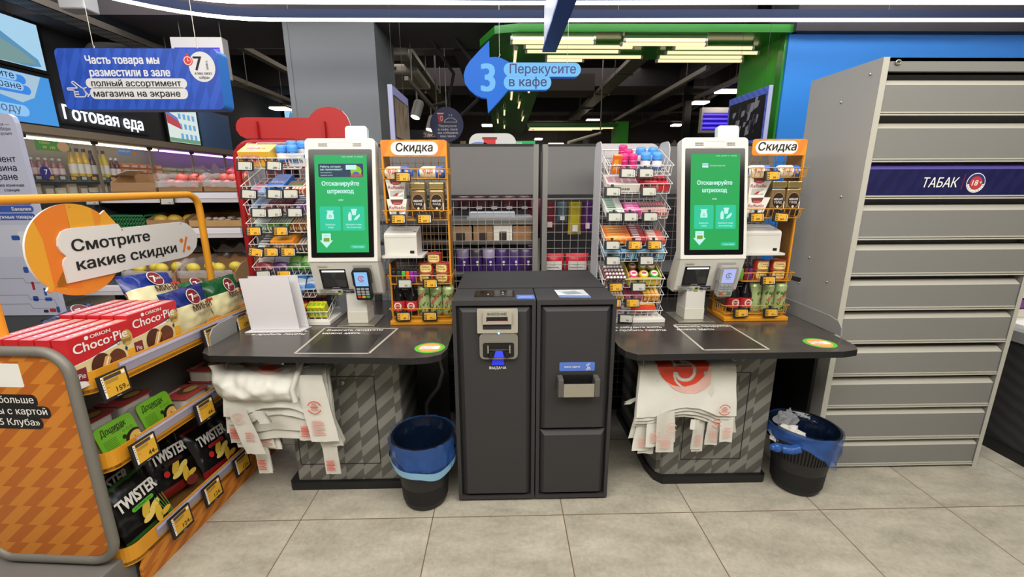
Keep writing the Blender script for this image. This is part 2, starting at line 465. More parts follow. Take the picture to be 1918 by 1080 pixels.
for pts, lb in (([(-1.0, 4.5, 3.4), (-.75, 5.2, 3.0), (-.62, 6.2, 2.9), (-.75, 6.6, 2.62), (-1.05, 6.8, 2.6)], 'black hose drooping from the ceiling right of the column'),
                ([(-.75, 4.2, 3.2), (-.35, 5.6, 2.9), (-.3, 6.0, 2.55), (-.6, 6.3, 2.35), (-.95, 6.6, 2.4)], 'thin grey cable looping down left of the blue pin sign')):
    b = MB(); b.tube(pts, .022, mat('hose_grey', '#3a3a3d', .6), 8); tag(b.obj('ceiling_cable'), lb, 'cable')
# air conditioners
ACW = mat('ac_white', '#b9b2a8', .5)
t = thing('ceiling_air_conditioner', 'beige ceiling air conditioner cassette right of the column', 'air conditioner', (-1.5, 6.9, 3.0))
b = MB(); b.box(-1.95, -1.15, 6.6, 7.7, 3.0, 3.12, ACW, bev=.03); b.cyl((-1.9, 7.1, 3.1), (-1.9, 7.1, 3.75), .01, TRAY, 6); b.cyl((-1.3, 7.1, 3.1), (-1.3, 7.1, 3.75), .01, TRAY, 6); b.obj('body', t)
b = MB(); b.box(-1.85, -1.25, 6.72, 7.5, 2.99, 2.999, mat('ac_grille', '#8f887e', .6)); b.obj('grille', t)
b = MB(); b.box(-1.95, -1.45, 6.59, 6.6, 3.04, 3.075, BLACK); b.obj('vent_slot', t)
t = thing('ceiling_speaker', 'small white box speaker fixed under the perforated tray', 'speaker', (-1.2, 5.55, 3.0))
b = MB(); b.box(-1.30, -1.06, 5.45, 5.72, 2.93, 3.07, ACW, bev=.02); b.obj('cabinet', t)
b = MB(); b.box(-1.28, -1.08, 5.47, 5.70, 2.925, 2.929, mat('ac_grille', '#8f887e', .6)); b.obj('grille', t)
t = thing('ceiling_air_conditioner', 'white air conditioner end hanging at the top left edge', 'air conditioner', (-3.2, 3.75, 2.7))
b = MB(); b.box(-2.93, -2.76, 3.3, 3.42, 2.63, 2.95, mat('ac_white_clean', '#a9a7a4', .5), bev=.01); b.cyl((-2.8, 3.45, 2.9), (-2.8, 3.45, 3.75), .008, TRAY, 6); b.obj('body', t)
b = MB(); b.tube([(-2.77, 3.29, 2.95), (-2.77, 3.28, 2.75), (-2.74, 3.28, 2.72)], .008, TRAY, 6); b.obj('bracket', t)
b = MB(); b.lathe([(.30, 0), (.34, .03), (.30, .09)], mat('ac_disc', '#7e7b78', .6), Matrix.Translation((-4.1, 5.3, 2.83)), 24); b.cyl((-4.1, 5.3, 2.9), (-4.1, 5.3, 3.75), .02, TRAY, 6)
tag(b.obj('ceiling_diffuser'), 'round grey air diffuser above the blue hanging sign', 'air diffuser')

# LED ring over the checkout: two concentric lines, housings blue
LED = mat('led_white', '#f4f6ff', .4, emit=9)
HOUS = mat('led_housing_blue', '#1b2744', .85)
def ringpath(inset, z):
    """stadium that swings back over the camera on the left"""
    y1 = 3.72-inset; x0 = -1.75; ym = 2.55; ry = y1-ym; rx = 1.15-inset
    pts = [(5.1, y1-.06, z), (2.0, y1-.03, z), (0, y1, z)]
    for i in range(13):
        t = math.radians(90+90*i/12); pts.append((x0+rx*math.cos(t), ym+ry*math.sin(t), z))
    pts += [(x0-rx, 1.4, z), (x0-rx, -.6, z)]
    return pts
def led_line(name, label, inset):
    t = thing(name, label, 'ceiling light', (0, 3.7-inset, 2.7))
    P = ringpath(inset, 2.70)
    def ribbon(w0, w1, z0, z1, m, nm):
        b = MB(); V = []; F = []
        for i, p in enumerate(P):
            a = Vector(P[max(i-1, 0)]); c = Vector(P[min(i+1, len(P)-1)]); d = (c-a).normalized(); n = Vector((-d.y, d.x, 0))
            for w, z in ((w0, z0), (w1, z0), (w1, z1), (w0, z1)): V.append((p[0]+n.x*w, p[1]+n.y*w, z))
        for i in range(len(P)-1):
            for k in range(4): F.append((4*i+k, 4*i+(k+1) % 4, 4*i+4+(k+1) % 4, 4*i+4+k))
        b.add(V, F, m); return b.obj(nm, t)
    ribbon(-.015, .015, 2.700, 2.715, LED, 'diffuser'); ribbon(-.017, .017, 2.716, 2.775, HOUS, 'housing')
    for x in (-1.6, 0.9, 3.0):
        b = MB(); b.cyl((x, 3.7-inset, 2.775), (x, 3.7-inset, 3.75), .002, TRAY, 6); b.obj('suspension_wire', t)
    return t
led_line('led_line_light', 'long curved white light line hanging lower in the picture, far side of the pair', 0)
led_line('led_line_light', 'long curved white light line at the very top edge, near side of the pair', .33)
t = thing('ceiling_beam_fixture', 'blue and white box beam hanging in front of the light lines', 'beam', (.36, 2.9, 2.45))
b = MB(); b.box(.315, .40, 1.3, 3.51, 2.451, 2.75, mat('beam_white', '#c8cbd2', .5), bev=.004)
b.cyl((.36, 1.6, 2.75), (.36, 1.6, 3.75), .005, TRAY, 6); b.cyl((.36, 3.3, 2.75), (.36, 3.3, 3.75), .005, TRAY, 6); b.obj('beam_body', t)
b = MB(); b.box(.305, .405, 1.29, 3.515, 2.43, 2.45, mat('beam_blue', '#2a55b0', .45)); b.box(.4, .406, 1.29, 3.515, 2.45, 2.75, mat('beam_blue', '#2a55b0', .45)); b.obj('underside_panel', t)
# LED tubes under the canopy
TUBE = mat('led_tube_warm', '#ffe6b4', .4, emit=1.15)
def led_tube(p, q, label, grp):
    b = MB(); a = Vector(p); c = Vector(q); b.cyl(a, c, .014, TUBE, 8); d = (c-a).normalized()
    b.cyl(a-d*.02, a, .019, WHITE, 8); b.cyl(c, c+d*.02, .019, WHITE, 8)
    b.box(min(a.x, c.x)-.01, max(a.x, c.x)+.01, min(a.y, c.y)-.006, max(a.y, c.y)+.006, 2.678, 2.70, mat('tube_batten', '#4a7a3a', .5))
    tag(b.obj('led_tube'), label, 'tube light', grp)
G_ = 'warm light tubes across the green canopy'
for x0, x1, y in ((.10, .77, 3.98), (.10, .79, 4.08), (1.05, 1.72, 4.01), (1.05, 1.77, 4.12), (.22, 1.16, 4.205), (.24, 1.07, 4.34), (1.55, 2.24, 4.225), (1.53, 2.37, 4.37), (.44, 1.33, 4.51), (.45, .79, 4.63), (1.51, 2.30, 4.51), (1.54, 2.37, 4.64)):
    led_tube((x0, y, 2.66), (x1, y, 2.66), 'warm white light tube lying across the green canopy in front', G_)
for x, y0, y1 in ((.135, 4.25, 4.75), (.36, 5.5, 6.1), (.14, 6.0, 6.6), (.27, 6.7, 7.3), (.05, 7.4, 8.0), (.39, 8.1, 8.7), (-.07, 8.4, 9.0), (.06, 9.2, 9.8)):
    led_tube((x, y0, 2.66), (x, y1, 2.66), 'warm white light tube running back along the green canopy arm', 'light tubes along the canopy arm')
for x0, x1, y in ((.6, 2.4, 9.85), (.7, 2.2, 10.0), (.6, 2.0, 10.15)):
    led_tube((x0, y, 2.66), (x1, y, 2.66), 'warm light tube on the far second canopy', 'light tubes on the far canopy')
# far pendant lights
PEND = mat('pendant_glow', '#fff1dc', .4, emit=12)
for x, y, z, w, lb in ((2.2, 11.1, 3.0, .3, 'oblong ceiling lamp far behind, left one above the far canopy'), (3.75, 8.8, 3.0, .35, 'oblong ceiling lamp left of the insect trap'), (3.8, 7.75, 3.0, .38, 'oblong ceiling lamp above the insect trap'), (4.45, 11.6, 2.95, .25, 'small lamp far left of the insect trap'),
                       (-4.0, 8.5, 2.85, .3, 'oblong ceiling lamp left of the column'), (-4.1, 6.55, 2.75, .3, 'oblong ceiling lamp just right of the blue hanging sign'), (-.35, 11.2, 2.9, .25, 'lamp right of the round navy sign'), (-.2, 12.0, 2.75, .28, 'lower lamp right of the round navy sign'), (1.45, 12.2, 2.55, .4, 'flat lamp low above the right grey panel'), (1.0, 12.4, 2.7, .2, 'little lamp above the green screen edge')):
    t = thing('pendant_lamp', lb, 'ceiling lamp', (x, y, z))
    b = MB(); b.box(x-w/2, x+w/2, y-.12, y+.12, z-.03, z, PEND, bev=.012); b.obj('diffuser', t)
    b = MB(); b.box(x-w/2, x+w/2, y-.12, y+.12, z+.001, z+.03, TRAY); b.cyl((x, y, z+.03), (x, y, 3.75), .006, TRAY, 6); b.obj('housing', t)
# track spotlights
SPOT = mat('spot_grey', '#9a9590', .5, .2)
t = thing('track_light_rail', 'dark spotlight track hanging right of the chalkboard screen', 'light track', (-1.1, 5.8, 2.55))
b = MB(); b.box(-1.02, -.98, 5.0, 7.6, 2.56, 2.60, TRAY); b.cyl((-1.0, 7.2, 2.6), (-1.0, 7.2, 3.75), .012, TRAY, 6); b.cyl((-1.0, 5.3, 2.6), (-1.0, 5.3, 3.75), .008, TRAY, 6); b.obj('rail', t)
for x, y, z, lb in ((-1.0, 5.55, 2.36, 'grey cylinder spotlight on the track, nearer one'), (-1.0, 6.6, 2.34, 'grey cylinder spotlight on the track, farther one beside the round sign')):
    t = thing('spotlight', lb, 'spotlight', (x, y, z))
    mx = Matrix.Translation((x, y, z)) @ Matrix.Rotation(math.radians(-18), 4, 'X') @ Matrix.Rotation(math.radians(14), 4, 'Y')
    b = MB(); b.lathe([(.055, -.10), (.06, -.09), (.06, .08), (.05, .10)], SPOT, mx, 16); b.cyl((x, y, z+.08), (x, y, 2.56), .012, TRAY, 6); b.obj('housing', t)
    b = MB(); b.lathe([(.05, -.106), (.05, -.101)], mat('spot_glow', '#ffe9d2', .4, emit=10), mx, 16); b.obj('lens', t)
t = thing('track_spotlight', 'white spotlight on a bracket above the right candy rack', 'spotlight', (1.2, 5.2, 2.1))
b = MB(); b.tube([(1.62, 7.5, 2.30), (.88, 6.0, 2.02)], .02, mat('arm_cream', '#cfc4ae', .5), 8); b.cyl((1.62, 7.5, 2.30), (1.62, 7.5, 3.75), .01, TRAY, 6); b.obj('arm', t)
b = MB(); b.lathe([(.05, -.1), (.05, .06)], mat('spot_dark', '#4a4745', .6), Matrix.Translation((1.28, 6.9, 2.09)), 14); b.cyl((1.28, 6.9, 2.15), (1.28, 6.9, 2.2), .012, TRAY, 6); b.obj('housing', t)
# white electric insect killer lamps
def insect(name, label, x0, x1, y, z0, z1, blue):
    t = thing(name, label, 'insect lamp', ((x0+x1)/2, y, z0))
    b = MB(); w = .03
    b.box(x0, x1, y+.02, y+.12, z0, z1, mat('lamp_case', '#c9c6c4', .5), bev=.006); b.cyl((x0+.05, y+.1, z1), (x0+.05, y+.1, 3.75), .004, TRAY, 6); b.cyl((x1-.05, y+.1, z1), (x1-.05, y+.1, 3.75), .004, TRAY, 6); b.obj('case', t)
    b = MB(); b.rect(x0+w, x1-w, z0+.05, z1-.09, mat('lamp_violet', '#2a1d8c', .5, emit=.5), FY(y+.019), 0); b.obj('grid', t)
    b = MB(); n = 4
    for i in range(n):
        z = z0+.08+(z1-z0-.2)*i/(n-1); b.cyl((x0+w, y+.008, z), (x1-w, y+.008, z), .014, mat('uv_tube', blue, .4, emit=2.2), 8)
    b.obj('tube', t)
insect('insect_killer_lamp', 'white insect lamp glowing violet behind the blue hanging sign', -3.10, -2.62, 4.55, 2.48, 2.84, '#4a35d8')
insect('insect_killer_lamp', 'insect lamp with bright blue tubes left of the blue framed screen', 3.5, 4.2, 8.0, 2.36, 2.78, '#3560ff')
# ================================================================== recycler, counters, kiosks
CH = mat('charcoal_powder_coat', '#2e2d2f', .6, bump=.12, bscale=900)
CHD = mat('charcoal_edge', '#1c1c1e', .6)
def vtx(o): return o
# ---- cash recycler, note unit and coin unit
def unit(name, label, x0, x1):
    t = thing(name, label, 'cash machine', ((x0+x1)/2, 1.80, 0))
    b = MB()
    b.box(x0, x0+.016, 1.80, 2.43, .012, 1.0, CH); b.box(x1-.016, x1, 1.80, 2.43, .012, 1.0, CH); b.box(x0+.016, x1-.016, 1.80, 2.43, .978, 1.0, CH); b.box(x0+.016, x1-.016, 1.80, 2.43, .012, .030, CH); b.box(x0+.016, x1-.016, 1.825, 2.43, .03, .978, CHD)
    b.box(x0+.02, x1-.02, 1.84, 2.4, 0, .012, BLACK); b.obj('case', t)
    return t
def door(x0, x1, z0, z1, t, y=1.797, nm='door_panel'):
    """panel with a wide chamfer all round"""
    b = MB(); c = .022; yb = y+.022
    V = [(x0, yb, z0), (x1, yb, z0), (x1, yb, z1), (x0, yb, z1), (x0+c, y, z0+c*.6), (x1-c, y, z0+c*.6), (x1-c, y, z1-c), (x0+c, y, z1-c)]
    b.add(V, [(4, 5, 6, 7), (0, 1, 5, 4), (1, 2, 6, 5), (2, 3, 7, 6), (3, 0, 4, 7)], CH); return b.obj(nm, t)
nu = unit('banknote_recycler', 'tall charcoal cash machine with note slot, left half of the pair', -.220, .141)
ndoor = door(-.198, .122, .034, .972, nu)
f = FY(1.797)
ALU = mat('silver_bezel', '#b7b2a5', .42, .35); ALUD = mat('grey_bezel', '#86827b', .45, .3)
b = MB()
b.prism(rrect(-.112, .062, .861, .966, .004), .022, ALU, f)
b.prism([(-.086, .905), (.036, .905), (.036, .955), (.026, .965), (-.076, .965), (-.086, .955)], .034, ALU, f)
b.rect(-.072, .019, .917, .938, BLACK, f, .0345); b.rect(-.068, .016, .916, .920, mat('slot_red_glow', '#e0685a', .4, emit=.6), f, .035)
b.rect(-.088, .034, .878, .900, INK, f, .0226)
for i in range(28):
    b.rect(-.085+i*.0042, -.083+i*.0042, .881, .897, mat('display_dots', '#34343a', .6), f, .0232)
b.text('ВНЕСЕНИЕ', .0155, INK, f, -.026, .945, lift=.0348, bold=.008); b.obj('note_inlet', ndoor)
b = MB()
b.prism(rrect(-.104, .062, .740, .860, .022), .018, ALUD, f)
b.prism(rrect(-.09, .046, .748, .816, .01), .0008, BLACK, f @ Matrix.Translation((0, 0, .018)))
b.rect(-.066, .026, .784, .814, mat('slot_dark_gloss', '#0b0b10', .2), f, .0195); b.line([(-.066, .784), (.026, .784)], .002, STEEL, f, .02)
b.box(-.07, -.064, 1.766, 1.778, .772, .806, STEEL); b.box(.024, .030, 1.766, 1.778, .772, .806, STEEL)
b.cyl((-.055, 1.772, .752), (-.055, 1.772, .776), .012, BLACK, 12); b.cyl((.015, 1.772, .752), (.015, 1.772, .776), .012, BLACK, 12)
b.prism([(-.043, .750), (.003, .750), (-.006, .779), (-.034, .779)], .003, mat('outlet_blue_glow', '#2b37c8', .4, emit=.9), f @ Matrix.Translation((0, 0, .019)))
b.obj('note_outlet', ndoor)
b = MB(); b.prism([(-.053, .706), (.003, .706), (-.001, .735), (-.049, .735)], .004, mat('outlet_blue_tongue', '#2230d0', .4, emit=.5), f); b.obj('outlet_light', ndoor)
b = MB(); b.prism(ellipse(-.02, .861, .0035), .003, mat('led_blue', '#58a0ff', .4, emit=8), f @ Matrix.Translation((0, 0, .021))); b.obj('status_light', ndoor)
b = MB(); b.text('ВЫДАЧА', .0175, PAPER, f, -.026, .686, bold=.02); b.obj('lettering', ndoor)
g = FZ(1.0)
b = MB(); b.prism(rrect(-.128, .052, 1.862, 1.975, .006), .002, mat('glossy_black', '#08080a', .12), g)
for x in (-.085, -.045, -.005): b.rect(x, x+.001, 1.866, 1.97, DARK, g, .0025)
for x, y in ((-.067, 1.90), (.0, 1.90), (.0, 1.935)): b.flat(ellipse(x, y, .004, n=10), PAPER, g, .003)
b.obj('control_pad', nu)
STK = mat('sticker_blue', '#5274c8', .5)
b = MB(); b.prism(rrect(.060, .139, 1.826, 1.892, .006), .0006, STK, g); b.text('внесение', .012, PAPER, g, .10, 1.855); b.line([(.065, 1.84), (.09, 1.85), (.13, 1.842)], .002, PAPER, g, .0012); b.obj('sticker', nu)
cu = unit('coin_recycler', 'tall charcoal cash machine with steel coin tray, right half of the pair', .146, .492)
cdoor = door(.164, .472, .378, .972, cu); door(.164, .472, .034, .374, cu, nm='lower_panel')
b = MB(); b.prism(rrect(.248, .406, .672, .714, .006), .001, STK, f); b.text('ваша сдача', .0125, PAPER, f, .305, .689, bold=.02, lift=.002)
for i, (x, y) in enumerate(((.372, .68), (.377, .69), (.372, .70), (.380, .706), (.383, .683))): b.ring(x, y, .003, .0048, PAPER, f, .002, n=10)
b.obj('sticker', cu)
b = MB(); b.box(.238, .262, 1.742, 1.797, .570, .655, mat('tray_cheek', '#55524f', .5), bev=.004); b.obj('tray_cheek', cdoor)
b = MB(); b.box(.398, .422, 1.742, 1.797, .570, .655, mat('tray_cheek', '#55524f', .5), bev=.004); b.obj('tray_cheek', cdoor)
b = MB(); b.box(.262, .398, 1.744, 1.752, .570, .632, STEEL, bev=.002); b.box(.262, .398, 1.752, 1.797, .570, .576, STEEL); b.rect(.262, .398, .60, .655, BLACK, FY(1.796), .001); b.obj('coin_tray', cdoor)
b = MB(); b.prism([(.240, 1.975), (.376, 1.978), (.386, 1.838), (.248, 1.846)], .002, mat('display_pale', '#c9cfd2', .25), g)
b.flat([(.246, 1.868), (.384, 1.861), (.386, 1.84), (.248, 1.847)], STK, g, .003); b.flat([(.24, 1.975), (.26, 1.9), (.28, 1.875), (.246, 1.87)], PAPER, g, .003); b.flat([(.27, 1.93), (.33, 1.95), (.36, 1.90), (.29, 1.89)], mat('display_grey', '#8d9aa5', .3), g, .003)
b.obj('top_display', cu)
# rear steel cover shared over both units
b = MB(); b.box(-.215, .49, 2.02, 2.43, 1.0005, 1.004, CH); b.obj('rear_lid', cu)

# ---- counters
def top_mat():
    m = mat('counter_dark_stone', '#3a3634', .32, spec=.6); nt = m.node_tree; x = NX(nt); co, vec = x.coord()
    n = x.noise(vec, 7, 6, .6); n2 = x.noise(vec, 55, 3, .6)
    f = x.op('ADD', x.op('MULTIPLY', n, .75), x.op('MULTIPLY', n2, .35))
    bs = nt.nodes['Principled BSDF']
    nt.links.new(x.mix(f, lin('#211e1d'), lin('#57514d')), bs.inputs['Base Color'])
    nt.links.new(x.op('ADD', x.op('MULTIPLY', n, .2), .11), bs.inputs['Roughness']); return m
TOP = top_mat()
ZZG = zigzag('pedestal_zigzag', '#5b5954', '#81807a', 'X', 'Z', .088, .105, .78, .36, .55)
ZZGY = zigzag('pedestal_zigzag_side', '#5b5954', '#81807a', 'Y', 'Z', .088, .105, .78, .36, .55)
GREYSTRIP = mat('tape_grey', '#a9a49a', .6)
def counter(label, side):
    """side -1: left counter, +1: right counter"""
    L = side < 0
    x0, x1 = (-1.345, -.245) if L else (.515, 1.585)
    t = thing('checkout_counter', label, 'counter', ((x0+x1)/2, 2.15, 0))
    if L: P = [(-.30, 1.685), (-.262, 1.72), (-.245, 1.78), (-.245, 2.62), (-1.312, 2.62), (-1.316, 1.88), (-1.31, 1.82), (-1.285, 1.77), (-1.235, 1.735)]
    else: P = [(.56, 1.690), (1.44, 1.695), (1.515, 1.715), (1.545, 1.765), (1.55, 1.83), (1.58, 2.62), (.505, 2.62), (.505, 1.79), (.52, 1.73)]
    if L: P[0:1] = [(-.38, 1.680), (-.31, 1.69)]
    b = MB(); b.prism(P, .028, TOP, FZ(.762), side=mat('counter_black_edge', '#161617', .5)); wt = b.obj('worktop', t)
    g = FZ(.79)
    # scale outline tape and texts
    Q = [(-.885, 1.748), (-.57, 1.738), (-.57+.045, 2.065), (-.89, 2.09)] if L else [(.858, 1.730), (1.14, 1.730), (1.135, 2.062), (.862, 2.076)]
    cx = sum(q[0] for q in Q)/4
    b = MB(); b.line(Q+[Q[0]], .011, GREYSTRIP, g, .0008)
    b.text('Взвесить продукты', .034, PAPER, g, cx-.01, 2.035, bold=.02, width=.27); b.text('можно здесь', .034, PAPER, g, cx-.06, 1.99, bold=.02, width=.18)
    b.rect(cx-.13, cx+.135, 1.75, 1.98, mat('scale_plate', '#2e2b29', .3), g, .0004)
    if L: xs = -1.08
    else: xs = .66
    b.text('Не забудьте взять', .034, PAPER, g, xs, 2.03, bold=.02, width=.25); b.text('и пробить пакеты', .034, PAPER, g, xs+.005, 1.985, bold=.02, width=.25)
    b.obj('counter_print', wt)
    # sticker
    sx = -.322 if L else 1.408; sy = 1.795
    b = MB(); b.flat(ellipse(sx, sy, .066, .062), mat('sticker_green', '#57b63a', .5), g, .001); b.ring(sx, sy, .0, .05, mat('sticker_orange', '#e8a04e', .5), g, .0016)
    b.rect(sx-.042, sx+.042, sy-.017, sy+.019, PAPER, g, .002, r=.008); b.text('всё просто', .016, RED, g, sx-.012, sy+.002, width=.06, lift=.003); b.text('удобно', .016, RED, g, sx-.012, sy-.014, width=.045, lift=.003)
    b.obj('round_sticker', wt)
    # side lip
    b = MB()
    if L: b.prism([(1.85, .79), (2.62, .79), (2.62, .87), (1.93, .87), (1.88, .862), (1.855, .835)], .006, GREY, frame((-1.306, 0, 0), (0, 1, 0), (0, 0, 1)))
    else: b.prism([(1.88, .79), (2.62, .79), (2.62, .865), (1.97, .865), (1.91, .855), (1.885, .83)], .006, GREY, frame((1.568, 0, 0), (0, 1, 0), (0, 0, 1)))
    b.obj('side_lip', t)
    # pedestal
    b = MB()
    if L: b.box(-1.035, -.495, 1.922, 2.55, .035, .762, ZZG, bev=.012)
    else:
        P = [(.80, 1.922), (1.312, 1.922), (1.312, 2.55), (.76, 2.55), (.76, 2.02), (.775, 1.945)]
        b.prism(P, .727, ZZG, FZ(.035))
    ped = b.obj('pedestal', t)
    b = MB()
    P = [(-1.06, 1.905), (-.49, 1.905), (-.475, 1.92), (-.475, 2.58), (-1.075, 2.58), (-1.075, 1.925)] if L else [(.80, 1.900), (1.315, 1.900), (1.33, 1.915), (1.33, 2.58), (.74, 2.58), (.745, 2.02), (.765, 1.935)]
    b.prism(P, .042, BLACK, FZ(0)); b.obj('plinth', t)
    f = FY(1.9215)
    b = MB(); a0, a1, c0, c1 = (-1.01, -.617, .135, .602) if L else (.89, 1.194, .126, .596)
    b.line([(a0, c0), (a1, c0), (a1, c1), (a0, c1), (a0, c0)], .004, BLACK, f, .001); b.obj('service_door', ped)
    if L:
        b = MB(); b.lathe([(.012, 0), (.012, .006), (.004, .007)], STEEL, Matrix.Translation((-.768, 1.9215, .573)) @ Matrix.Rotation(PI/2, 4, 'X'), 16); b.obj('lock', ped)
    # dark support panel
    b = MB()
    if L: b.box(-.47, -.30, 2.2, 2.22, .0, .762, mat('black_panel', '#19191b', .5))
    else: b.box(1.606, 1.622, 2.06, 2.6, .0, .762, mat('black_panel', '#19191b', .5)); b.box(1.34, 1.6, 2.56, 2.58, 0, .762, mat('black_panel', '#19191b', .5))
    b.obj('support_panel', t)
    # under rail for carrier bags
    return t
cL = counter('dark stone self checkout counter on the left with white card stand on it', -1)
cR = counter('dark stone self checkout counter on the right beside the tobacco cabinet', 1)
for L in (True, False):
    pts = [(-.33, 1.95, .748), (-.30, 1.93, .68), (-.29, 1.93, .62), (-.32, 1.97, .52), (-.37, 2.02, .44), (-.40, 2.06, .38), (-.41, 2.1, .2)] if L else None
    if L:
        b = MB(); b.tube(pts, .011, mat('cable_grey', '#3f3d3c', .5), 8); tag(b.obj('power_cable'), 'dark grey cable hanging under the left counter above the bin', 'cable')

# ---- kiosks
SCR = glow('screen_green', '#2fb466'); SCRR = glow('screen_green_deep', '#2cab58')
TILE = glow('screen_tile_teal', '#33cb9c'); ICON = glow('screen_icon_pale', '#c9f7ef')
SBLK = mat('screen_glass_black', '#09090b', .15)
SNAVY = glow('screen_navy', '#33445c')
def kiosk(label, x0, x1, px, R):
    t = thing('self_checkout_kiosk', label, 'checkout kiosk', (px, 2.19, .791))
    TL = Vector((0, 2.19, 1.70)); KN = Vector((0, 2.085, 1.135)); BT = Vector((0, 2.14, .945))
    S = SCRR if R else SCR
    def slab(prof, nm, xa, xb, m=WHITE, bev=True):
        b = MB(); b.prism([(p[0], p[1]) for p in prof], xb-xa, m, frame((xb, 0, 0), (0, 1, 0), (0, 0, 1)) @ Matrix.Translation((0, 0, -(xb-xa)))); return b.obj(nm, t)
    # screen slab with rounded top corners
    d = (TL-KN); Ls = d.length; up = d.normalized(); fr = frame((x0, KN.y, KN.z), (1, 0, 0), up)
    W = x1-x0
    b = MB(); P = [(0, -.01), (W, -.01)]+[(W-.02+.02*math.cos(a), Ls-.02+.02*math.sin(a)) for a in [i*PI/10 for i in range(6)]]+[(.02+.02*math.cos(a), Ls-.02+.02*math.sin(a)) for a in [PI/2+i*PI/10 for i in range(6)]]
    b.prism(P, .055, WHITE, fr @ Matrix.Translation((0, 0, -.055)))
    for cx in (.085, W-.085):
        for i in range(8): b.rect(cx-.02+i*.0052, cx-.0165+i*.0052, Ls-.030, Ls-.024, mat('speaker_slot', '#55544f', .6), fr, .0008); b.rect(cx-.02+i*.0052, cx-.0165+i*.0052, Ls-.039, Ls-.033, mat('speaker_slot', '#55544f', .6), fr, .0008)
    P = rrect(W/2-.06, W/2+.055, Ls-.046, Ls-.018, .013)
    b.line(P+[P[0]], .001, mat('seam_grey', '#bdbbb4', .5), fr, .0008)
    b.obj('screen_housing', t)
    # black glass and picture
    b = MB(); g0, g1, gz0, gz1 = .017, W-.016, .010, Ls-.052
    b.prism(rrect(g0, g1, gz0, gz1, .006), .002, SBLK, fr); glass = b.obj('screen_glass', t)
    b = MB(); s0, s1, z0, z1 = .044, W-.040, .034, Ls-.078; cx = (s0+s1)/2; sw = s1-s0
    F2 = fr @ Matrix.Translation((0, 0, .002))
    b.rect(s0, s1, z0, z1, S, F2, .0003)
    H = z1-z0
    b.text('звук  дизайн  en  выход', .0075, ICON, F2, s1-.018, z1-.012, 'r', bold=.02, lift=.001, width=.10)
    if not R:
        b.rect(s0+.018, s1-.018, z1-.105, z1-.042, SNAVY, F2, .0006, r=.006)
        b.text('Работа, которая', .0125, ICON, F2, s0+.028, z1-.060, 'l', bold=.02); b.text('вас прокачивает!', .0125, ICON, F2, s0+.028, z1-.073, 'l', bold=.02)
        b.text('Присоединяйся', .007, ICON, F2, s0+.028, z1-.086, 'l'); b.text('подробнее на сайте', .006, ICON, F2, s0+.028, z1-.098, 'l')
        b.flat(ellipse(s1-.052, z1-.078, .026), glow('screen_lime', '#9ac832'), F2, .0008); b.rect(s1-.10, s1-.05, z1-.07, z1-.048, ICON, F2, .001)
        b.flat(ellipse(s1-.052, z1-.092, .017, .012), glow('screen_blue', '#3b6fb8'), F2, .0012); b.rect(s1-.078, s1-.022, z1-.103, z1-.093, glow('screen_red', '#d84a50'), F2, .0015, r=.003)
    else:
        b.rect(cx-.065, cx-.035, z1-.066, z1-.046, ICON, F2, .001, r=.003); b.rect(cx-.065, cx-.035, z1-.055, z1-.0515, glow('screen_violet', '#6f6fd0'), F2, .0015)
        b.text('Оплата картой', .0105, ICON, F2, cx-.027, z1-.060, 'l')
    y = z1-.145 if not R else z1-.148
    b.text('Отсканируйте', .028, ICON, F2, cx-.003, y, bold=.06, width=sw*.71); b.text('штрихкод', .028, ICON, F2, cx-.003, y-.036, bold=.06, width=sw*.50); b.text('или', .013, ICON, F2, cx-.003, y-.072, bold=.02)
    ty1 = y-.098; ty0 = ty1-.115
    for k, (a0, a1) in enumerate(((s0+.019, cx-.006), (cx+.004, s1-.017))):
        b.rect(a0, a1, ty0, ty1, TILE, F2, .0008, r=.006); c = (a0+a1)/2
        if k == 0:
            b.flat([(c-.018, ty1-.048), (c+.018, ty1-.048), (c+.012, ty1-.026), (c-.012, ty1-.026)][::1], ICON, F2, .0014); b.flat([(c-.02, ty1-.02), (c+.02, ty1-.02), (c+.004, ty1-.03), (c-.004, ty1-.03)][::-1], ICON, F2, .0014); b.flat([(c-.018, ty1-.06), (c+.018, ty1-.06), (c+.015, ty1-.036), (c-.015, ty1-.036)], ICON, F2, .0014); b.ring(c, ty1-.047, .004, .007, TILE, F2, .002, n=12)
            b.text('Взвесить', .0105, ICON, F2, c, ty0+.025, bold=.02); b.text('товар', .0105, ICON, F2, c, ty0+.012, bold=.02)
        else:
            b.rect(c-.026, c-.010, ty1-.068, ty1-.035, ICON, F2, .0014, r=.004); b.rect(c-.022, c-.014, ty1-.036, ty1-.028, ICON, F2, .0014); b.flat([(c-.006, ty1-.042), (c+.010, ty1-.042), (c+.014, ty1-.018), (c-.010, ty1-.018)], ICON, F2, .0015); b.rect(c-.012, c+.016, ty1-.018, ty1-.013, ICON, F2, .0016, r=.002)
            b.flat([(c, ty1-.067), (c+.016, ty1-.063), (c+.028, ty1-.05), (c+.03, ty1-.036), (c+.018, ty1-.044), (c+.008, ty1-.052)], ICON, F2, .0016)
            b.text('Выберите товар', .0095, ICON, F2, c, ty0+.025, bold=.02); b.text('без штрихкода', .0095, ICON, F2, c, ty0+.012, bold=.02)
    ax = s0+.047; az = z0+.022
    b.flat([(ax, az), (ax+.031, az+.036), (ax+.021, az+.036), (ax+.021, az+.069), (ax-.021, az+.069), (ax-.021, az+.036), (ax-.031, az+.036)], ICON, F2, .001)
    b.rect(ax-.013, ax+.015, az+.030, az+.048, glow('screen_card_olive', '#7ea63a'), F2, .0015, r=.002); b.text('карта', .008, mat('screen_text_grey', '#60808c', .4), F2, ax, az+.056, lift=.0015)
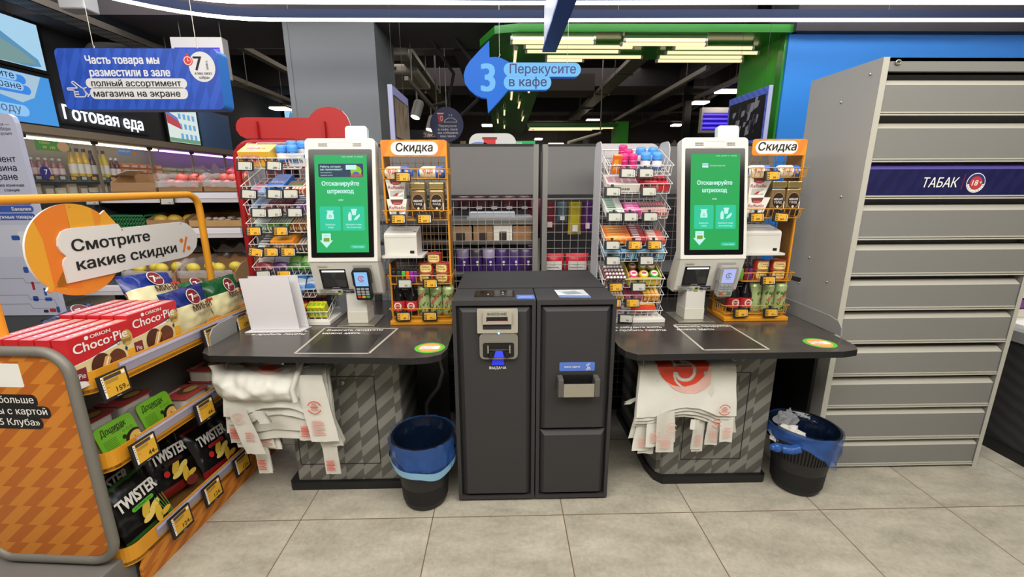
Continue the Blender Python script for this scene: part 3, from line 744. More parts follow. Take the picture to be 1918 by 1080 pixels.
    b.rect(s1-.088, s1-.016, z0+.018, z0+.036, TILE, F2, .001, r=.003); b.text('Помощь продавца', .008, ICON, F2, s1-.050, z0+.024, bold=.02, width=.052, lift=.0018)
    b.obj('screen_image', glass)
    # lower module
    prof = [(KN.y, KN.z-.004), (BT.y, BT.z+.012), (BT.y+.012, BT.z), (2.235, BT.z+.004), (2.24, .98), (2.165, 1.13), (2.15, 1.16)]
    b = MB(); b.xprism(prof, x0+.002, x1-.002, WHITE)
    mod = b.obj('scanner_module', t)
    d2 = (KN-BT).normalized(); fl = frame((x0, BT.y, BT.z), (1, 0, 0), d2); Lm = (KN-BT).length
    c0 = .040 if not R else .034
    b = MB(); b.prism(rrect(c0, c0+.126, .038, .146, .002), .001, BLACK, fl); b.rect(c0+.012, c0+.120, .131, .139, mat('scan_light', '#f3efe6', .4, emit=2.0), fl, .0016)
    b.rect(c0+.010, c0+.120, .050, .128, mat('scan_glass', '#1f1f20', .1), fl, .0016); b.flat([(c0+.05, .128), (c0+.08, .128), (c0+.066, .092)], mat('scan_glass_facet', '#343333', .2), fl, .002); b.flat([(c0+.066, .09), (c0+.120, .086), (c0+.120, .05), (c0+.08, .05)], mat('scan_glass_facet', '#343333', .2), fl, .002)
    b.text('DATALOGIC', .006, PAPER, fl, c0+.065, .043, lift=.0022); b.obj('barcode_scanner', mod)
    b = MB(); b.prism(rrect(c0-.03+.022, c0+.045, .152, .168, .002), .0005, mat('brand_plate', '#c9c3ae', .5), fl); b.text('Гексагон', .0095, INK, fl, c0+.02, .156, shear=.2, lift=.0016, width=.042)
    for i, s_ in enumerate(('Сканируйте', 'товары и карту', '«X5 Клуба» здесь')): b.text(s_, .0105, INK, fl, .018, .027-.0105*i+.002, 'l', bold=.03)
    b.rect(.105, .127, .002, .014, mat('card_green', '#8fb83c', .5), fl, .001, r=.002); b.rect(.108, .124, .018, .026, INK, fl, .001, r=.003)
    b.rect(.132, .188, .014, .034, mat('sticker_navy', '#23233a', .4), fl, .001, r=.003); b.text('Принимаем карты', .0065, PAPER, fl, .16, .025, lift=.002); b.text('QR-код', .0065, PAPER, fl, .16, .018, lift=.002)
    b.text('мир', .008, INK, fl, .145, .004); b.text('VISA', .007, GREY, fl, .172, .004); b.obj('module_print', mod)
    # terminal recess
    tx = .252 if not R else .238
    b = MB(); b.prism([(tx-.046, .012), (tx+.05, .012), (tx+.046, .166), (tx-.048, .166)], .0006, mat('recess_grey', '#b1afa8', .5), fl); b.obj('terminal_recess', mod)
    # post and base plate
    b = MB(); b.box(px-.05, px+.05, 2.14, 2.25, .80, .97, WHITE, bev=.004); b.box(px-.051, px+.051, 2.139, 2.251, .7965, .858, mat('post_shell', '#cfccbf', .45), bev=.002); b.obj('post', t)
    b = MB(); b.box(px-.095, px+.095, 2.10, 2.29, .791, .796, STEEL, bev=.001); b.obj('base_plate', t)
    # status lamp on the top edge
    lx = W*.72 if not R else W*.72
    b = MB(); b.prism(rrect(lx-.052, lx+.052, -.01, .062, .014), .03, mat('status_lamp', '#bfd0c8' if not R else '#d9efdc', .4, emit=.12 if not R else .3), fr @ Matrix.Translation((0, Ls, -.045))); b.obj('status_lamp', t)
    # card terminal : a thing of its own, resting in the recess
    mx = fl @ Matrix.Translation((tx, .078, .030)) @ Matrix.Rotation(math.radians(-3), 4, 'X')
    body = BLACK if not R else mat('terminal_grey', '#9a9a98', .45)
    t2 = thing('card_terminal', ('black' if not R else 'silver grey')+' card payment terminal on the '+('left' if not R else 'right')+' kiosk', 'card terminal', tuple(mx.translation))
    b = MB()
    P = [(-.034, -.078), (.034, -.078), (.038, -.07), (.036, -.01), (.043, .005), (.043, .07), (.036, .082), (-.036, .082), (-.043, .07), (-.043, .005), (-.036, -.01), (-.038, -.07)]
    b.prism(P, .03, body, mx @ Matrix.Translation((0, 0, -.012))); b.obj('terminal_body', t2)
    b = MB(); T0 = mx @ Matrix.Translation((0, 0, .018))
    b.rect(-.031, .031, -.002, .072, glow('term_screen_'+str(R), '#8fc4f4' if not R else '#b4bcf2'), T0, .0006)
    rc = RED if not R else mat('term_logo_grey', '#70707e', .5)
    b.ring(0, .038, .011, .015, rc, T0, .0012, 20, 330); b.text('5', .022, rc, T0, 0, .030, bold=.03); b.text('Пятёрочка', .006, rc, T0, 0, .016); b.obj('display', t2)
    b = MB()
    for r in range(4):
        for c in range(3):
            m = mat('key_pale', '#9da3a8', .5) if r else mat('key_pale', '#9da3a8', .5)
            if r == 3: m = (mat('key_red', '#cf4a3c', .5), mat('key_yellow', '#e0a33a', .5), mat('key_green', '#3aa05a', .5))[c]
            b.prism(rrect(-.030+c*.021, -.013+c*.021, -.022-r*.0145, -.012-r*.0145, .003), .003, m, T0)
    b.obj('keypad', t2)
    return t
kiosk('white self checkout kiosk on the left counter, green screen with a job banner', -.935, -.603, -.742, False)
kiosk('white self checkout kiosk on the right counter, green screen without a banner', .870, 1.195, .990, True)
# ================================================================== tobacco cabinet
CAB = mat('cabinet_grey', '#7e7d79', .55, bump=.1, bscale=800); CABL = mat('cabinet_edge_light', '#b5b3a8', .4); CABD = mat('cabinet_gap', '#868588', .7); CABS = mat('cabinet_side_lit', '#a19f9a', .5, bump=.1, bscale=800)  # CABS: cabinet grey made paler, light on the left side put into its colour
NAVY = zigzag('cabinet_navy_panel', '#1f1f48', '#23234f', 'X', 'Z', .09, .12, 1, .4, .3)
t = thing('tobacco_cabinet', 'tall grey metal tobacco cabinet with eleven flap shelves beside the right counter', 'cabinet', (2.08, 2.2, 0))
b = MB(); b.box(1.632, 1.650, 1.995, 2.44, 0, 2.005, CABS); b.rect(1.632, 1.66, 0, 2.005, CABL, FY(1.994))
for y, z in ((2.05, 1.95), (2.2, 1.86), (2.1, 1.42), (2.25, 1.10), (2.1, 1.0), (2.3, .95)): b.ball((1.631, y, z), .006, STEEL, 8, 5)
b.obj('side_panel', t)
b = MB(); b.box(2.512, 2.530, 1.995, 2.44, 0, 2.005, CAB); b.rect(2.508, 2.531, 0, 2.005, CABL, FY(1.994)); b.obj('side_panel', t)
b = MB(); b.box(1.65, 2.512, 2.40, 2.43, .0, 2.0, CABD); b.box(1.65, 2.512, 2.0, 2.43, 1.99, 2.004, CAB); b.box(1.65, 2.512, 2.063, 2.4, 0, 1.95, CABD); b.obj('carcass', t)
b = MB(); b.box(1.65, 2.512, 2.0, 2.02, 1.951, 2.004, CAB); b.tube([(1.70+.011*math.cos(a), 1.995, 1.985+.008*math.sin(a)) for a in [i*PI/8 for i in range(16)]], .003, STEEL, 6); b.obj('top_rail', t)
# flaps: (top z, bottom z) from the photograph
Z = [(1.920, 1.777), (1.742, 1.580), (1.567, 1.417), (1.383, 1.229), (1.198, 1.056), (1.027, .886), (.861, .714), (.680, .539), (.509, .363), (.340, .178), (.157, .020)]
for i, (z1, z0) in enumerate(Z):
    nv = i == 2
    m = NAVY if nv else CAB
    b = MB(); x0, x1 = 1.652, 2.51; e = .024
    V = [(x0, 2.0, z0), (x1, 2.0, z0), (x1, 2.0, z1-e), (x0, 2.0, z1-e), (x0, 2.030, z1), (x1, 2.030, z1), (x0, 2.06, z1), (x1, 2.06, z1), (x0, 2.06, z0), (x1, 2.06, z0)]
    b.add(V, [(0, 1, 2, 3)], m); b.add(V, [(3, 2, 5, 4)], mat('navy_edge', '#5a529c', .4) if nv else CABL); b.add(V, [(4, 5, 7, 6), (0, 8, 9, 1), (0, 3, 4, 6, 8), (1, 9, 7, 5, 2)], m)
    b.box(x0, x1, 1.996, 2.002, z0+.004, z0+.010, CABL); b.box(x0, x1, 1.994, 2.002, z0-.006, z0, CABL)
    if nv:
        f = FY(2.0); b.text('ТАБАК', .060, PAPER, f, 2.005, 1.463, bold=.01, shear=.2, width=.165)
        b.line([(2.105, 1.45), (2.112, 1.52)], .0015, RED, f, .001)
        c = (2.168, 1.482); b.flat(ellipse(*c, .044), PAPER, f, .001); b.flat(ellipse(*c, .041), mat('badge_navy', '#34346a', .5), f, .0014); b.flat(ellipse(*c, .029), mat('badge_red', '#b83a3a', .5), f, .002)
        b.ring(*c, .0, .0, RED, f); b.ring(*c, .031, .040, PAPER, f, .0018, 190, 350)
        for k, ch in enumerate('ТОРГОВЛЯ'):
            a = math.radians(200+140*k/7); b.text(ch, .009, mat('badge_navy', '#34346a', .5), f @ Matrix.Translation((c[0]+.036*math.cos(a), c[1]+.036*math.sin(a), 0)) @ Matrix.Rotation(a+PI/2, 4, 'Z'), 0, -.003, lift=.0025)
        b.text('18', .034, PAPER, f, c[0]-.006, c[1]-.012, bold=.02, shear=.15, lift=.003); b.text('+', .022, PAPER, f, c[0]+.021, c[1]-.006, lift=.003)
    b.obj('flap', t)
# next counter seen past the cabinet
t = thing('service_counter', 'dark patterned counter end past the right side of the tobacco cabinet', 'counter', (3.0, 2.2, 0))
ZD = zigzag('counter_zigzag_dark', '#2a2a2c', '#353537', 'Y', 'Z', .10, .07, .6, .5, .6)
b = MB(); b.box(2.80, 3.4, 1.2, 3.85, .06, .64, ZD); b.obj('front_panel', t)
b = MB(); b.box(2.78, 3.42, 1.18, 3.87, 0, .06, BLACK); b.obj('plinth', t)
b = MB(); b.box(2.78, 3.45, 1.18, 3.87, .641, .70, GREY); b.box(2.85, 3.4, 2.2, 3.6, .70, .72, PAPER); b.obj('worktop', t)
for k, (z, c) in enumerate(((.745, '#d9d3c6'), (.80, '#7b3f8a'), (.86, '#d5cfc6'))):
    b = MB(); b.box(2.83, 3.1, 2.35, 2.75, z-.024, z+.024, mat('stack_paper%d' % k, c, .7), bev=.004); tag(b.obj('paper_stack'), ('pale lowest', 'purple middle', 'pale topmost')[k]+' stack of papers on the counter past the cabinet', 'papers')

# ================================================================== shelving backs with mesh behind the counters
MESH = mat('mesh_wire_grey', '#a3a09b', .45); PANEL = mat('shelf_back_panel', '#6a696a', .6, bump=.12, bscale=120); UPR = mat('shelf_upright', '#7f7e7b', .5)
def gondola_back(label, x0, x1):
    t = thing('shelf_unit', label, 'shelf', ((x0+x1)/2, 2.75, 0))
    for x in (x0, x1-.03):
        b = MB(); b.box(x, x+.03, 2.64, 2.70, 0, 1.71, UPR); b.obj('upright', t)
    b = MB(); b.box(x0+.03, x1-.03, 2.64, 2.655, 1.425, 1.70, PANEL); b.box(x0+.03, x1-.03, 2.635, 2.66, 1.70, 1.712, BLACK); b.obj('back_panel', t)
    b = MB(); b.box(x0+.03, x1-.03, 2.64, 2.66, 1.395, 1.403, UPR); n = round((x1-x0)/.05)
    for i in range(n+1):
        x = x0+.03+(x1-x0-.06)*i/n; b.tube([(x, 2.655, .1), (x, 2.655, 1.395)], .0016, MESH, 4, caps=False)
    for i in range(27):
        z = .1+.05*i; b.tube([(x0+.03, 2.652, z), (x1-.03, 2.652, z)], .0018, MESH, 4, caps=False)
    b.obj('wire_grid', t)
    for z in (.35, .70, .945, 1.145, 1.27):
        if z > 1.0 and x0 > .1: continue
        b = MB(); b.box(x0+.03, x1-.03, 2.68, 3.1, z-.022, z, mat('shelf_board_grey', '#5c5a58', .6)); b.obj('shelf_board', t)
    b = MB(); b.box(x0+.03, x1-.03, 3.12, 3.13, 0, 1.70, mat('shelf_rear_dark', '#46444a', .8)); b.box(x0+.03, x1-.03, 2.66, 3.12, 0, .1, BLACK); b.obj('rear_panel', t)
    if x0 > .1: b = MB(); b.box(x1-.012, x1, 2.70, 3.12, .1, 1.70, mat('shelf_rear_dark', '#46444a', .8)); b.obj('end_panel', t)
    return t
gondola_back('grey shelf unit with back panel and wire mesh behind the left yellow rack', -.80, .215)
gondola_back('grey shelf unit with back panel and wire mesh behind the right candy rack', .240, 1.61)
# goods lying on those shelves, seen through the mesh
def carton(x0, x1, y0, y1, z0, z1, col, label, grp=None, win=False, rz=0):
    b = MB(); m = mat('carton_'+col, col, .8, mottle=.06); b.box(x0, x1, y0, y1, z0, z1, m); f = FY(y0)
    if win: b.rect(x0+(x1-x0)*.3, x1-(x1-x0)*.3, z0, z1-(z1-z0)*.45, mat('carton_slot_dark', '#3a2f28', .9), f)
    return tag(b.obj('carton_box'), label, 'box', grp)
carton(-.33, -.19, 2.70, 3.0, 1.146, 1.235, '#a98a6c', 'brown carton with cut-out handle, left one behind the mesh', win=True)
carton(-.18, -.06, 2.70, 3.0, 1.146, 1.240, '#9c7a58', 'brown carton with cut-out handle beside the white carton behind the mesh', win=True)
carton(-.055, .060, 2.70, 3.0, 1.146, 1.245, '#dedbd4', 'white carton with cut-out handle between brown ones behind the mesh', win=True)
carton(.065, .18, 2.70, 3.0, 1.146, 1.235, '#96714f', 'plain brown carton at the right end behind the mesh')
t = thing('display_tray', 'long grey and white cardboard tray lying on the cartons behind the mesh', 'box', (.0, 2.9, 1.26))
b = MB(); b.box(-.22, .19, 2.72, 3.0, 1.247, 1.285, mat('tray_grey_card', '#8d8d8c', .7)); b.obj('tray', t)
b = MB(); b.box(-.21, .08, 2.78, 2.98, 1.2855, 1.31, mat('tray_white_card', '#c6cdd2', .7)); b.obj('lid', t)
def pouch(b, w, h, d, mx, bands, cr=0.0):
    """stand-up pouch, front towards -y; bands: (z fraction from, to, material)"""
    def sh(u, v):
        x = (u-.5)*w*(1-.06*math.sin(PI*v)); bulge = d/2*(max(0, math.sin(PI*min(1, max(0, v))))**.55)*(max(0, math.sin(PI*u))**.45)
        return x, bulge
    for f0, f1, m in bands:
        for sgn in (-1, 1):
            n = max(2, int((f1-f0)*9))
            def fn(u, v, sgn=sgn):
                vv = f0+(f1-f0)*v; x, g = sh(u, vv); x = x if sgn < 0 else -x
                if cr: q = cr*(noise.noise(Vector((x*22, vv*h*26, sgn+w*9)))+.6*noise.noise(Vector((x*60, vv*h*50, sgn*3+h*7)))); return Vector((x+cr*.5*noise.noise(Vector((vv*h*30, u*3, 2))), sgn*g+q, vv*h+(cr*.8*noise.noise(Vector((x*40, vv*4, 5))) if vv > .93 else 0)))
                return Vector((x, sgn*g, vv*h))
            b.grid(fn, 8 if not cr else 20, n if not cr else n*3, m, True, mx)
    return b
def purple(x, col, top, lb):
    t = thing('pet_food_pouch', lb, 'pouch', (x, 2.74, .946))
    b = MB(); P = mat('pouch_'+col, col, .35); T = mat('pouch_'+top, top, .3)
    pouch(b, .082, .155, .05, Matrix.Translation((x, 2.74, .946)), [(0, .55, P), (.55, 1, T)]); b.obj('bag', t)
    b = MB(); f = FY(2.712); b.flat(ellipse(x+.012, 1.008, .008), PAPER, f); b.flat(ellipse(x+.012, .990, .006), PAPER, f); b.obj('emblem', t)
for i, (x, c, tp, w) in enumerate(((-.255, '#4b2b78', '#8d83a4', 'first from the left, silvery top'), (-.172, '#43276e', '#3d3a50', 'second from the left, dark top'), (-.089, '#51307e', '#b3a6cc', 'third from the left, pale lilac top'), (-.006, '#4a2d7c', '#4c3a78', 'fourth from the left'), (.073, '#4f3288', '#53466f', 'fifth from the left'), (.150, '#4a2a66', '#5d4a78', 'last on the right'))):
    purple(x, c, tp, 'purple pouch behind the mesh, '+w)
def hangbag(x0, x1, z0, z1, col, lb, y=2.80, sag=0):
    b = MB(); m = mat('bagfilm_'+col, col, .3, bump=.3, bscale=40)
    pouch(b, x1-x0, z1-z0, .05, Matrix.Translation(((x0+x1)/2, y, z0)), [(0, 1, m)]); b.box((x0+x1)/2-.002, (x0+x1)/2+.002, y-.02, y+.12, z1-.014, z1-.010, MESH)
    b.rect(x0+.3*(x1-x0), x0+.7*(x1-x0), z0+.1*(z1-z0), z0+.3*(z1-z0), PAPER, FY(y-.026)); return tag(b.obj('hanging_bag'), lb, 'bag')
hangbag(.262, .340, 1.20, 1.375, '#7e2630', 'dark red bag hanging behind the right mesh, leftmost')
hangbag(.345, .415, 1.25, 1.375, '#5d7480', 'grey blue bag hanging behind the right mesh')
hangbag(.42, .505, 1.17, 1.375, '#c9b51e', 'yellow bag hanging behind the right mesh')
hangbag(.51, .575, 1.19, 1.375, '#5a2470', 'purple bag with a white label behind the right mesh')
for x0, x1, lb in ((.262, .395, 'red packet with white label behind the right mesh, left one'), (.40, .55, 'red packet with white label behind the right mesh, right one')):
    b = MB(); m = mat('packet_red', '#cf1f33', .4); pouch(b, x1-x0, .11, .07, Matrix.Translation(((x0+x1)/2, 2.74, .946)), [(0, 1, m)]); b.rect(x0+.015, x1-.02, .955, 1.012, PAPER, FY(2.702)); b.text('корм', .014, INK, FY(2.702), (x0+x1)/2-.01, .985); b.line([(x0+.02, .972), (x1-.04, .972)], .003, INK, FY(2.702))
    tag(b.obj('red_packet'), lb, 'packet')
for i, (c, w) in enumerate((('#4a1c20', 'dark maroon'), ('#521e1e', 'maroon'), ('#3f1a1c', 'deep brown red'), ('#5b2022', 'wine red'), ('#4b1b20', 'dark wine'))):
    hangbag(-.30+.1*i, -.205+.1*i, 1.315, 1.41, c, '%s pouch along the slit under the left grey panel, place %s' % (w, ('one', 'two', 'three', 'four', 'five')[i]), 2.95)
hangbag(.5, .62, .80, .9, '#b9a51c', 'flat yellow bag low behind the right mesh', 2.8)
# flower of goods between the two shelf units, farther back
b = MB(); b.box(.25, .27, 3.40, 3.42, 0, 1.42, UPR); b.box(.16, .36, 3.3, 3.5, 0, .012, UPR); b.box(.255, .265, 3.33, 3.40, 1.375, 1.38, UPR); tag(b.obj('hook_stand'), 'slim grey hook stand in the gap between the two shelf units', 'stand')
b = MB(); m = mat('snack_bag_red', '#7a2236', .35); pouch(b, .2, .30, .09, Matrix.Translation((.26, 3.35, 1.08)), [(0, 1, m)]); tag(b.obj('snack_bag'), 'dark red snack bag in the gap between the two grey shelf units', 'bag')
# ================================================================== price tags
TAGW = mat('tag_screen_pale', '#b9bab0', .5); TAGY = mat('tag_screen_yellow', '#d9a42c', .5); TAGB = mat('tag_frame_black', '#17171a', .45); GOLDT = mat('tag_corner', '#d8c478', .5)
_tagproto = {}
def price_tag(x, y, z, price, label, yellow=False, w=.076, h=.045, rx=0.12, ry=0.0, rz=0.0, big=False, kop='99'):
    """electronic price tag hanging by its clip; x, y, z is the top middle"""
    t = thing('price_tag', label, 'price tag', (x, y, z)); t.rotation_euler = (-rx, ry, rz)
    b = MB(); b.box(-w/2, w/2, -.006, .004, -h, 0, TAGB, bev=.0015); b.obj('tag_frame', t, True)
    s = TAGY if yellow else TAGW; f = FY(-.006)
    b = MB(); a0, a1 = (-w/2+.010, w/2-.009) if not big else (-w/2+.008, w/2-.008)
    b.rect(a0, a1, -h+(.005 if not big else .012), -.005, s, f, .0004)
    if not big:
        if yellow:
            b.rect(a0+.002, a0+.013, -h+.008, -.008, INK, f, .0008)
            for k in range(3): b.rect(a0+.004, a0+.011, -h+.012+k*.009, -h+.017+k*.009, s, f, .0012)
            b.line([(-.006, -.013), (.002, -.014)], .0012, INK, f)
        b.rect(a1+.002, a1+.005, -h+.006, -.007, PAPER, f, .0006)
        b.text(price, .0135, INK, f, a1-.013, -h+.009, 'r', bold=.015); b.text(kop, .006, INK, f, a1-.001, -h+.009, 'r')
    else:
        gt = mat('tag_text_grey', '#4e4a3c', .6)
        b.rect(a0, a0+.007, -h+.012, -.006, PAPER, f, .0007); b.rect(a0+.010, a1-.016, -.020, -.008, mat('tag_band_dark', '#3a3a3e', .6), f, .0007); b.rect(a1-.014, a1-.002, -.020, -.008, PAPER, f, .0007)
        for k in range(3): b.rect(a0+.012, a1-.03, -.026-.004*k, -.0245-.004*k, gt, f, .0008)
        b.rect(a0+.012, a0+.022, -.048, -.046, RED, f, .0008)
        for k in range(6): b.rect(a0+.0015, a0+.005, -.016-.009*k, -.012-.009*k, gt, f, .0009)
        b.text(price, .026, INK, f, a1-.014, -h+.020, 'r', bold=.02, lift=.001); b.text(kop, .010, INK, f, a1-.002, -h+.020, 'r', lift=.001)
        b.text('PRICER', .005, PAPER, f, 0, -h+.004)
    b.obj('tag_display', t, True)
    b = MB()
    if not big: b.box(-.005, .005, -.002, .006, -.004, .012, TAGB); b.box(-.006, .006, .002, .010, .008, .013, TAGB)
    else: b.box(-w/2+.01, w/2-.01, .004, .010, -h+.02, -.005, TAGB)
    b.obj('tag_clip', t, True)
    return t

# ================================================================== candy racks
FROST = mat('frosted_panel', '#c9c8cb', .5, alpha=.75); WPAN = mat('rack_white_panel', '#cfcdca', .5)
TILT = math.atan2(.085, .184)
def wire_tray(parent, x0, x1, z, m, y0=2.125, depth=.20, rise=.085, h=.045, step=.034, name='wire_tray', div=()):
    b = MB(); r = .0024; y1 = y0+depth; zb = z+rise
    b.tube([(x0, y0, z), (x1, y0, z), (x1, y1, zb), (x0, y1, zb)], r, m, 6, closed=True)
    lo = [(x0+.008, y0+.016, z-h), (x1-.008, y0+.016, z-h), (x1-.008, y1, zb-h), (x0+.008, y1, zb-h)]
    b.tube(lo, r*.8, m, 5, closed=True)
    n = max(3, round((x1-x0)/step))
    for i in range(n+1):
        x = x0+.008+(x1-x0-.016)*i/n
        b.tube([(x, y0, z), (x, y0+.016, z-h), (x, y1, zb-h)], r*.65, m, 4, caps=False)
    for k in range(1, 5):
        f = k/5
        for x, s in ((x0, .008), (x1, -.008)): b.tube([(x, y0+depth*f, z+rise*f), (x+s, y0+depth*f+.003, z+rise*f-h)], r*.65, m, 4, caps=False)
        b.tube([(x0+.008, y0+depth*f, z+rise*f-h), (x1-.008, y0+depth*f, z+rise*f-h)], r*.65, m, 4, caps=False)
    for x in div: b.tube([(x, y0+.004, z-.006), (x, y1, zb-.006)], r*.7, m, 4)
    return b.obj(name, parent)
def trayframe(x, z, y0=2.125, h=.045, dy=0.0, lift=.003):
    dy += .0035; lift += .0035
    """frame on a tray floor: x right, y up the slope, z off the floor"""
    c, s = math.cos(TILT), math.sin(TILT)
    o = Vector((x, y0+.019, z-h+lift)); yv = Vector((0, c, s)); zv = Vector((0, -s, c)); o = o+yv*dy
    return Matrix(((1, 0, 0, o.x), (0, c, -s, o.y), (0, s, c, o.z), (0, 0, 0, 1)))
def place(o, M_): o.matrix_world = M_; return o
def rack(label, x0, x1, zs, y0, red=False, left=False):
    t = thing('candy_rack', label, 'candy rack', ((x0+x1)/2, y0+.1, .79))
    for x in (x0-.012, x1+.012):
        b = MB(); e = .004
        P = rrect(y0+(.10 if not left or x < -1 else .13), y0+.26, .80, 1.69, .05); b.prism(P, e, FROST if not red else FROST, frame((x-e/2, 0, 0), (0, 1, 0), (0, 0, 1))); b.obj('side_panel', t)
    b = MB(); b.prism(rrect(x0-.012, x1+.012, 1.60, 1.69, .04), .004, FROST, FY(y0+.262)); b.obj('header_panel', t)
    b = MB()
    for i in range(9):
        x = x0+(x1-x0)*i/8; b.tube([(x, y0+.255, .81), (x, y0+.255, 1.66)], .0016, WHITEM, 4, caps=False)
    for i in range(22): b.tube([(x0, y0+.253, .82+.04*i), (x1, y0+.253, .82+.04*i)], .0016, WHITEM, 4, caps=False)
    b.obj('back_grid', t)
    if left:
        b = MB(); b.box(x0, -.95, y0+.266, y0+.27, .83, 1.52, mat('frosted_back', '#8d8a8c', .6, alpha=.9)); b.obj('back_panel', t)
    b = MB(); b.box(x0-.012, x1+.012, y0-.012, y0+.262, .7905, .811, mat('rack_foot_white', '#dedcd6', .45), bev=.002); b.obj('foot', t)
    for i, z in enumerate(zs): wire_tray(t, x0, x1 if (not left or i == 7) else -.944, z, WHITEM, y0=y0)
    return t
ZL = [1.607, 1.479, 1.392, 1.305, 1.204, 1.091, .977, .858]; ZR = [1.568, 1.483, 1.364, 1.228, 1.151, 1.017, .934, .852]
XL0, XL1, XR0, XR1 = -1.238, -.892, .505, .818
rack('white wire candy rack left of the left kiosk, in front of the red stand', XL0, XL1, ZL, 2.14, left=True)
rack('white wire candy rack left of the right kiosk, beside the cash machines', XR0, XR1, ZR, 2.125)

ORD = ('top', 'second', 'third', 'fourth', 'fifth', 'sixth', 'seventh', 'bottom')
def packmat(c, gl=.3): return mat('wrap_'+c, c, gl)
def pack_mesh(name, w, d, h, c, band=None, txt=None, tc='#f2efe6', side=None, ts=None, bev=.0015):
    b = MB(); b.box(0, w, 0, d, 0, h, packmat(c), bev=min(bev, h/3))
    T = frame((0, 0, h), (1, 0, 0), (0, 1, 0)); F = frame((0, 0, 0), (1, 0, 0), (0, 0, 1))
    if band:
        if w > d: b.rect(w*.12, w*.6, d*.15, d*.85, packmat(band), T, .0004)
        else: b.rect(w*.12, w*.88, d*.25, d*.75, packmat(band), T, .0004)
        b.rect(w*.1, w*.62, h*.2, h*.8, packmat(band), F, .0004)
    if txt:
        q = ts or h*.5
        b.text(txt, q, packmat(tc), F, w/2, h*.5-q*.35, width=min(w*.8, q*len(txt)*.62), bold=.02, lift=.0008)
        b.text(txt, min(d*.35, .02), packmat(tc), T, w/2, d*.35, width=min(w*.8, .02*len(txt)*.6), bold=.02, lift=.0008)
    return b.obj(name)
def packs(rk, tray, x, n, kind, W, D, H, cols, name, label, cat, txt=None, dy=0.0, gap=.001, tc='#f2efe6', z0=.003, layers=1):
    """n like packs in one tray. kind 'x': bars lying crosswise one behind the other, 'y': sticks side by side"""
    z = (ZL if rk == 'L' else ZR)[tray]; y0 = 2.14 if rk == 'L' else 2.125
    grp = label if n*layers > 1 else None
    base = None
    for q in range(layers):
        for i in range(n):
            if kind == 'x': w, d = W, D/n-gap; dx, ddy = 0, i*D/n
            else: w, d = W/n-gap, D; dx, ddy = i*W/n, 0
            M_ = trayframe(x+dx, z, y0=y0, dy=dy+ddy, lift=z0+q*(H+.0008))
            if base is None: o = base = pack_mesh(name, w, d, H, cols[0], cols[1] if len(cols) > 1 else None, txt, tc)
            else: o = base.copy(); COL.objects.link(o)
            o.matrix_world = M_; tag(o, label, cat, grp)
def jar(x, y, z, r, h, lid, body, label, grp, lbl='#e8e6ea', txt=None):
    key = lid+body
    t = thing('gum_jar', label, 'gum jar', (x, y+.012, z+.020), 0, grp); t.rotation_euler = (.12, 0, 0)
    if key in _tagproto:
        for c in kids(_tagproto[key]): d = c.copy(); COL.objects.link(d); d.parent = t
        return t
    _tagproto[key] = t
    L = packmat(lid); B = packmat(body)
    b = MB(); b.lathe([(r*.92, 0), (r, .006), (r, h*.18, packmat(lbl)), (r, h*.52), (r*.9, h*.60)], B, None, 18); b.obj('jar_body', t, True)
    b = MB(); b.lathe([(r*.96, h*.58), (r*1.02, h*.62), (r*1.02, h*.84), (r*.95, h*.92), (r*.78, h*.99), (r*.7, h)], L, None, 18); T = frame((0, 0, h), (1, 0, 0), (0, 1, 0)); b.flat(ellipse(0, 0, r*.66), packmat('#2a3a80' if lid != '#d8307f' else '#a81f60'), T, .0004); b.flat(ellipse(0, 0, r*.54), packmat('#dfe7ee'), T, .0008); b.rect(-r*.4, r*.4, -r*.12, r*.12, packmat('#d25a5a'), T, .0012); b.obj('lid', t, True)
    return t
# ---- left rack
T = 'tray of the left candy rack'
packs('L', 0, -1.228, 1, 'x', .148, .10, .072, ('#e8b93c', '#e59a8c'), 'candy_carton', 'yellow and pink candy carton in the top '+T, 'carton', 'LOVE IS', tc='#c22a3a')
for i, (dx, dyy) in enumerate(((0, 0), (.052, 0), (.026, .055), (.078, .055))):
    jar(-1.05+dx, 2.185+dyy, 1.572+dyy*.42, .024, .080, '#4d9be8', '#355f9e', 'blue lidded gum jar in the top '+T, 'blue gum jars in the left rack')
packs('L', 0, -1.005, 1, 'x', .075, .012, .06, ('#dfe4ea', '#9fc0e8'), 'gum_carton', 'white and blue gum carton before the jars in the left candy rack', 'carton', 'mentos', tc='#1d2f6e')
packs('L', 1, -1.222, 6, 'x', .088, .09, .012, ('#8fb6dc', '#d65a86'), 'gum_pack', 'pink and pale blue flat gum pack in the second '+T, 'gum pack', layers=1)
packs('L', 1, -1.13, 1, 'x', .078, .16, .034, ('#2f6fd0', '#1c3f9a'), 'gum_carton', 'bright blue gum carton in the second '+T, 'carton', 'DIROL')
packs('L', 1, -1.045, 6, 'y', .098, .05, .022, ('#e0603c', '#e8d8c0'), 'gum_pack', 'red and white gum stick in the second '+T, 'gum pack')
packs('L', 1, -1.045, 6, 'y', .098, .05, .022, ('#57702c', '#8a3a34'), 'gum_pack', 'green gum stick behind red ones in the second '+T, 'gum pack', dy=.054)
packs('L', 2, -1.226, 6, 'x', .072, .13, .018, ('#b9c4d4', '#6f8fc0'), 'gum_pack', 'silver blue gum pack in the third '+T, 'gum pack')
packs('L', 2, -1.148, 9, 'y', .115, .05, .026, ('#7c2a3a', '#cfc9c4'), 'gum_pack', 'dark red gum stick in the third '+T, 'gum pack'); packs('L', 2, -1.148, 9, 'y', .115, .06, .026, ('#8e2634', '#3a2a30'), 'gum_pack', 'wine red gum stick behind in the third '+T, 'gum pack', dy=.053)
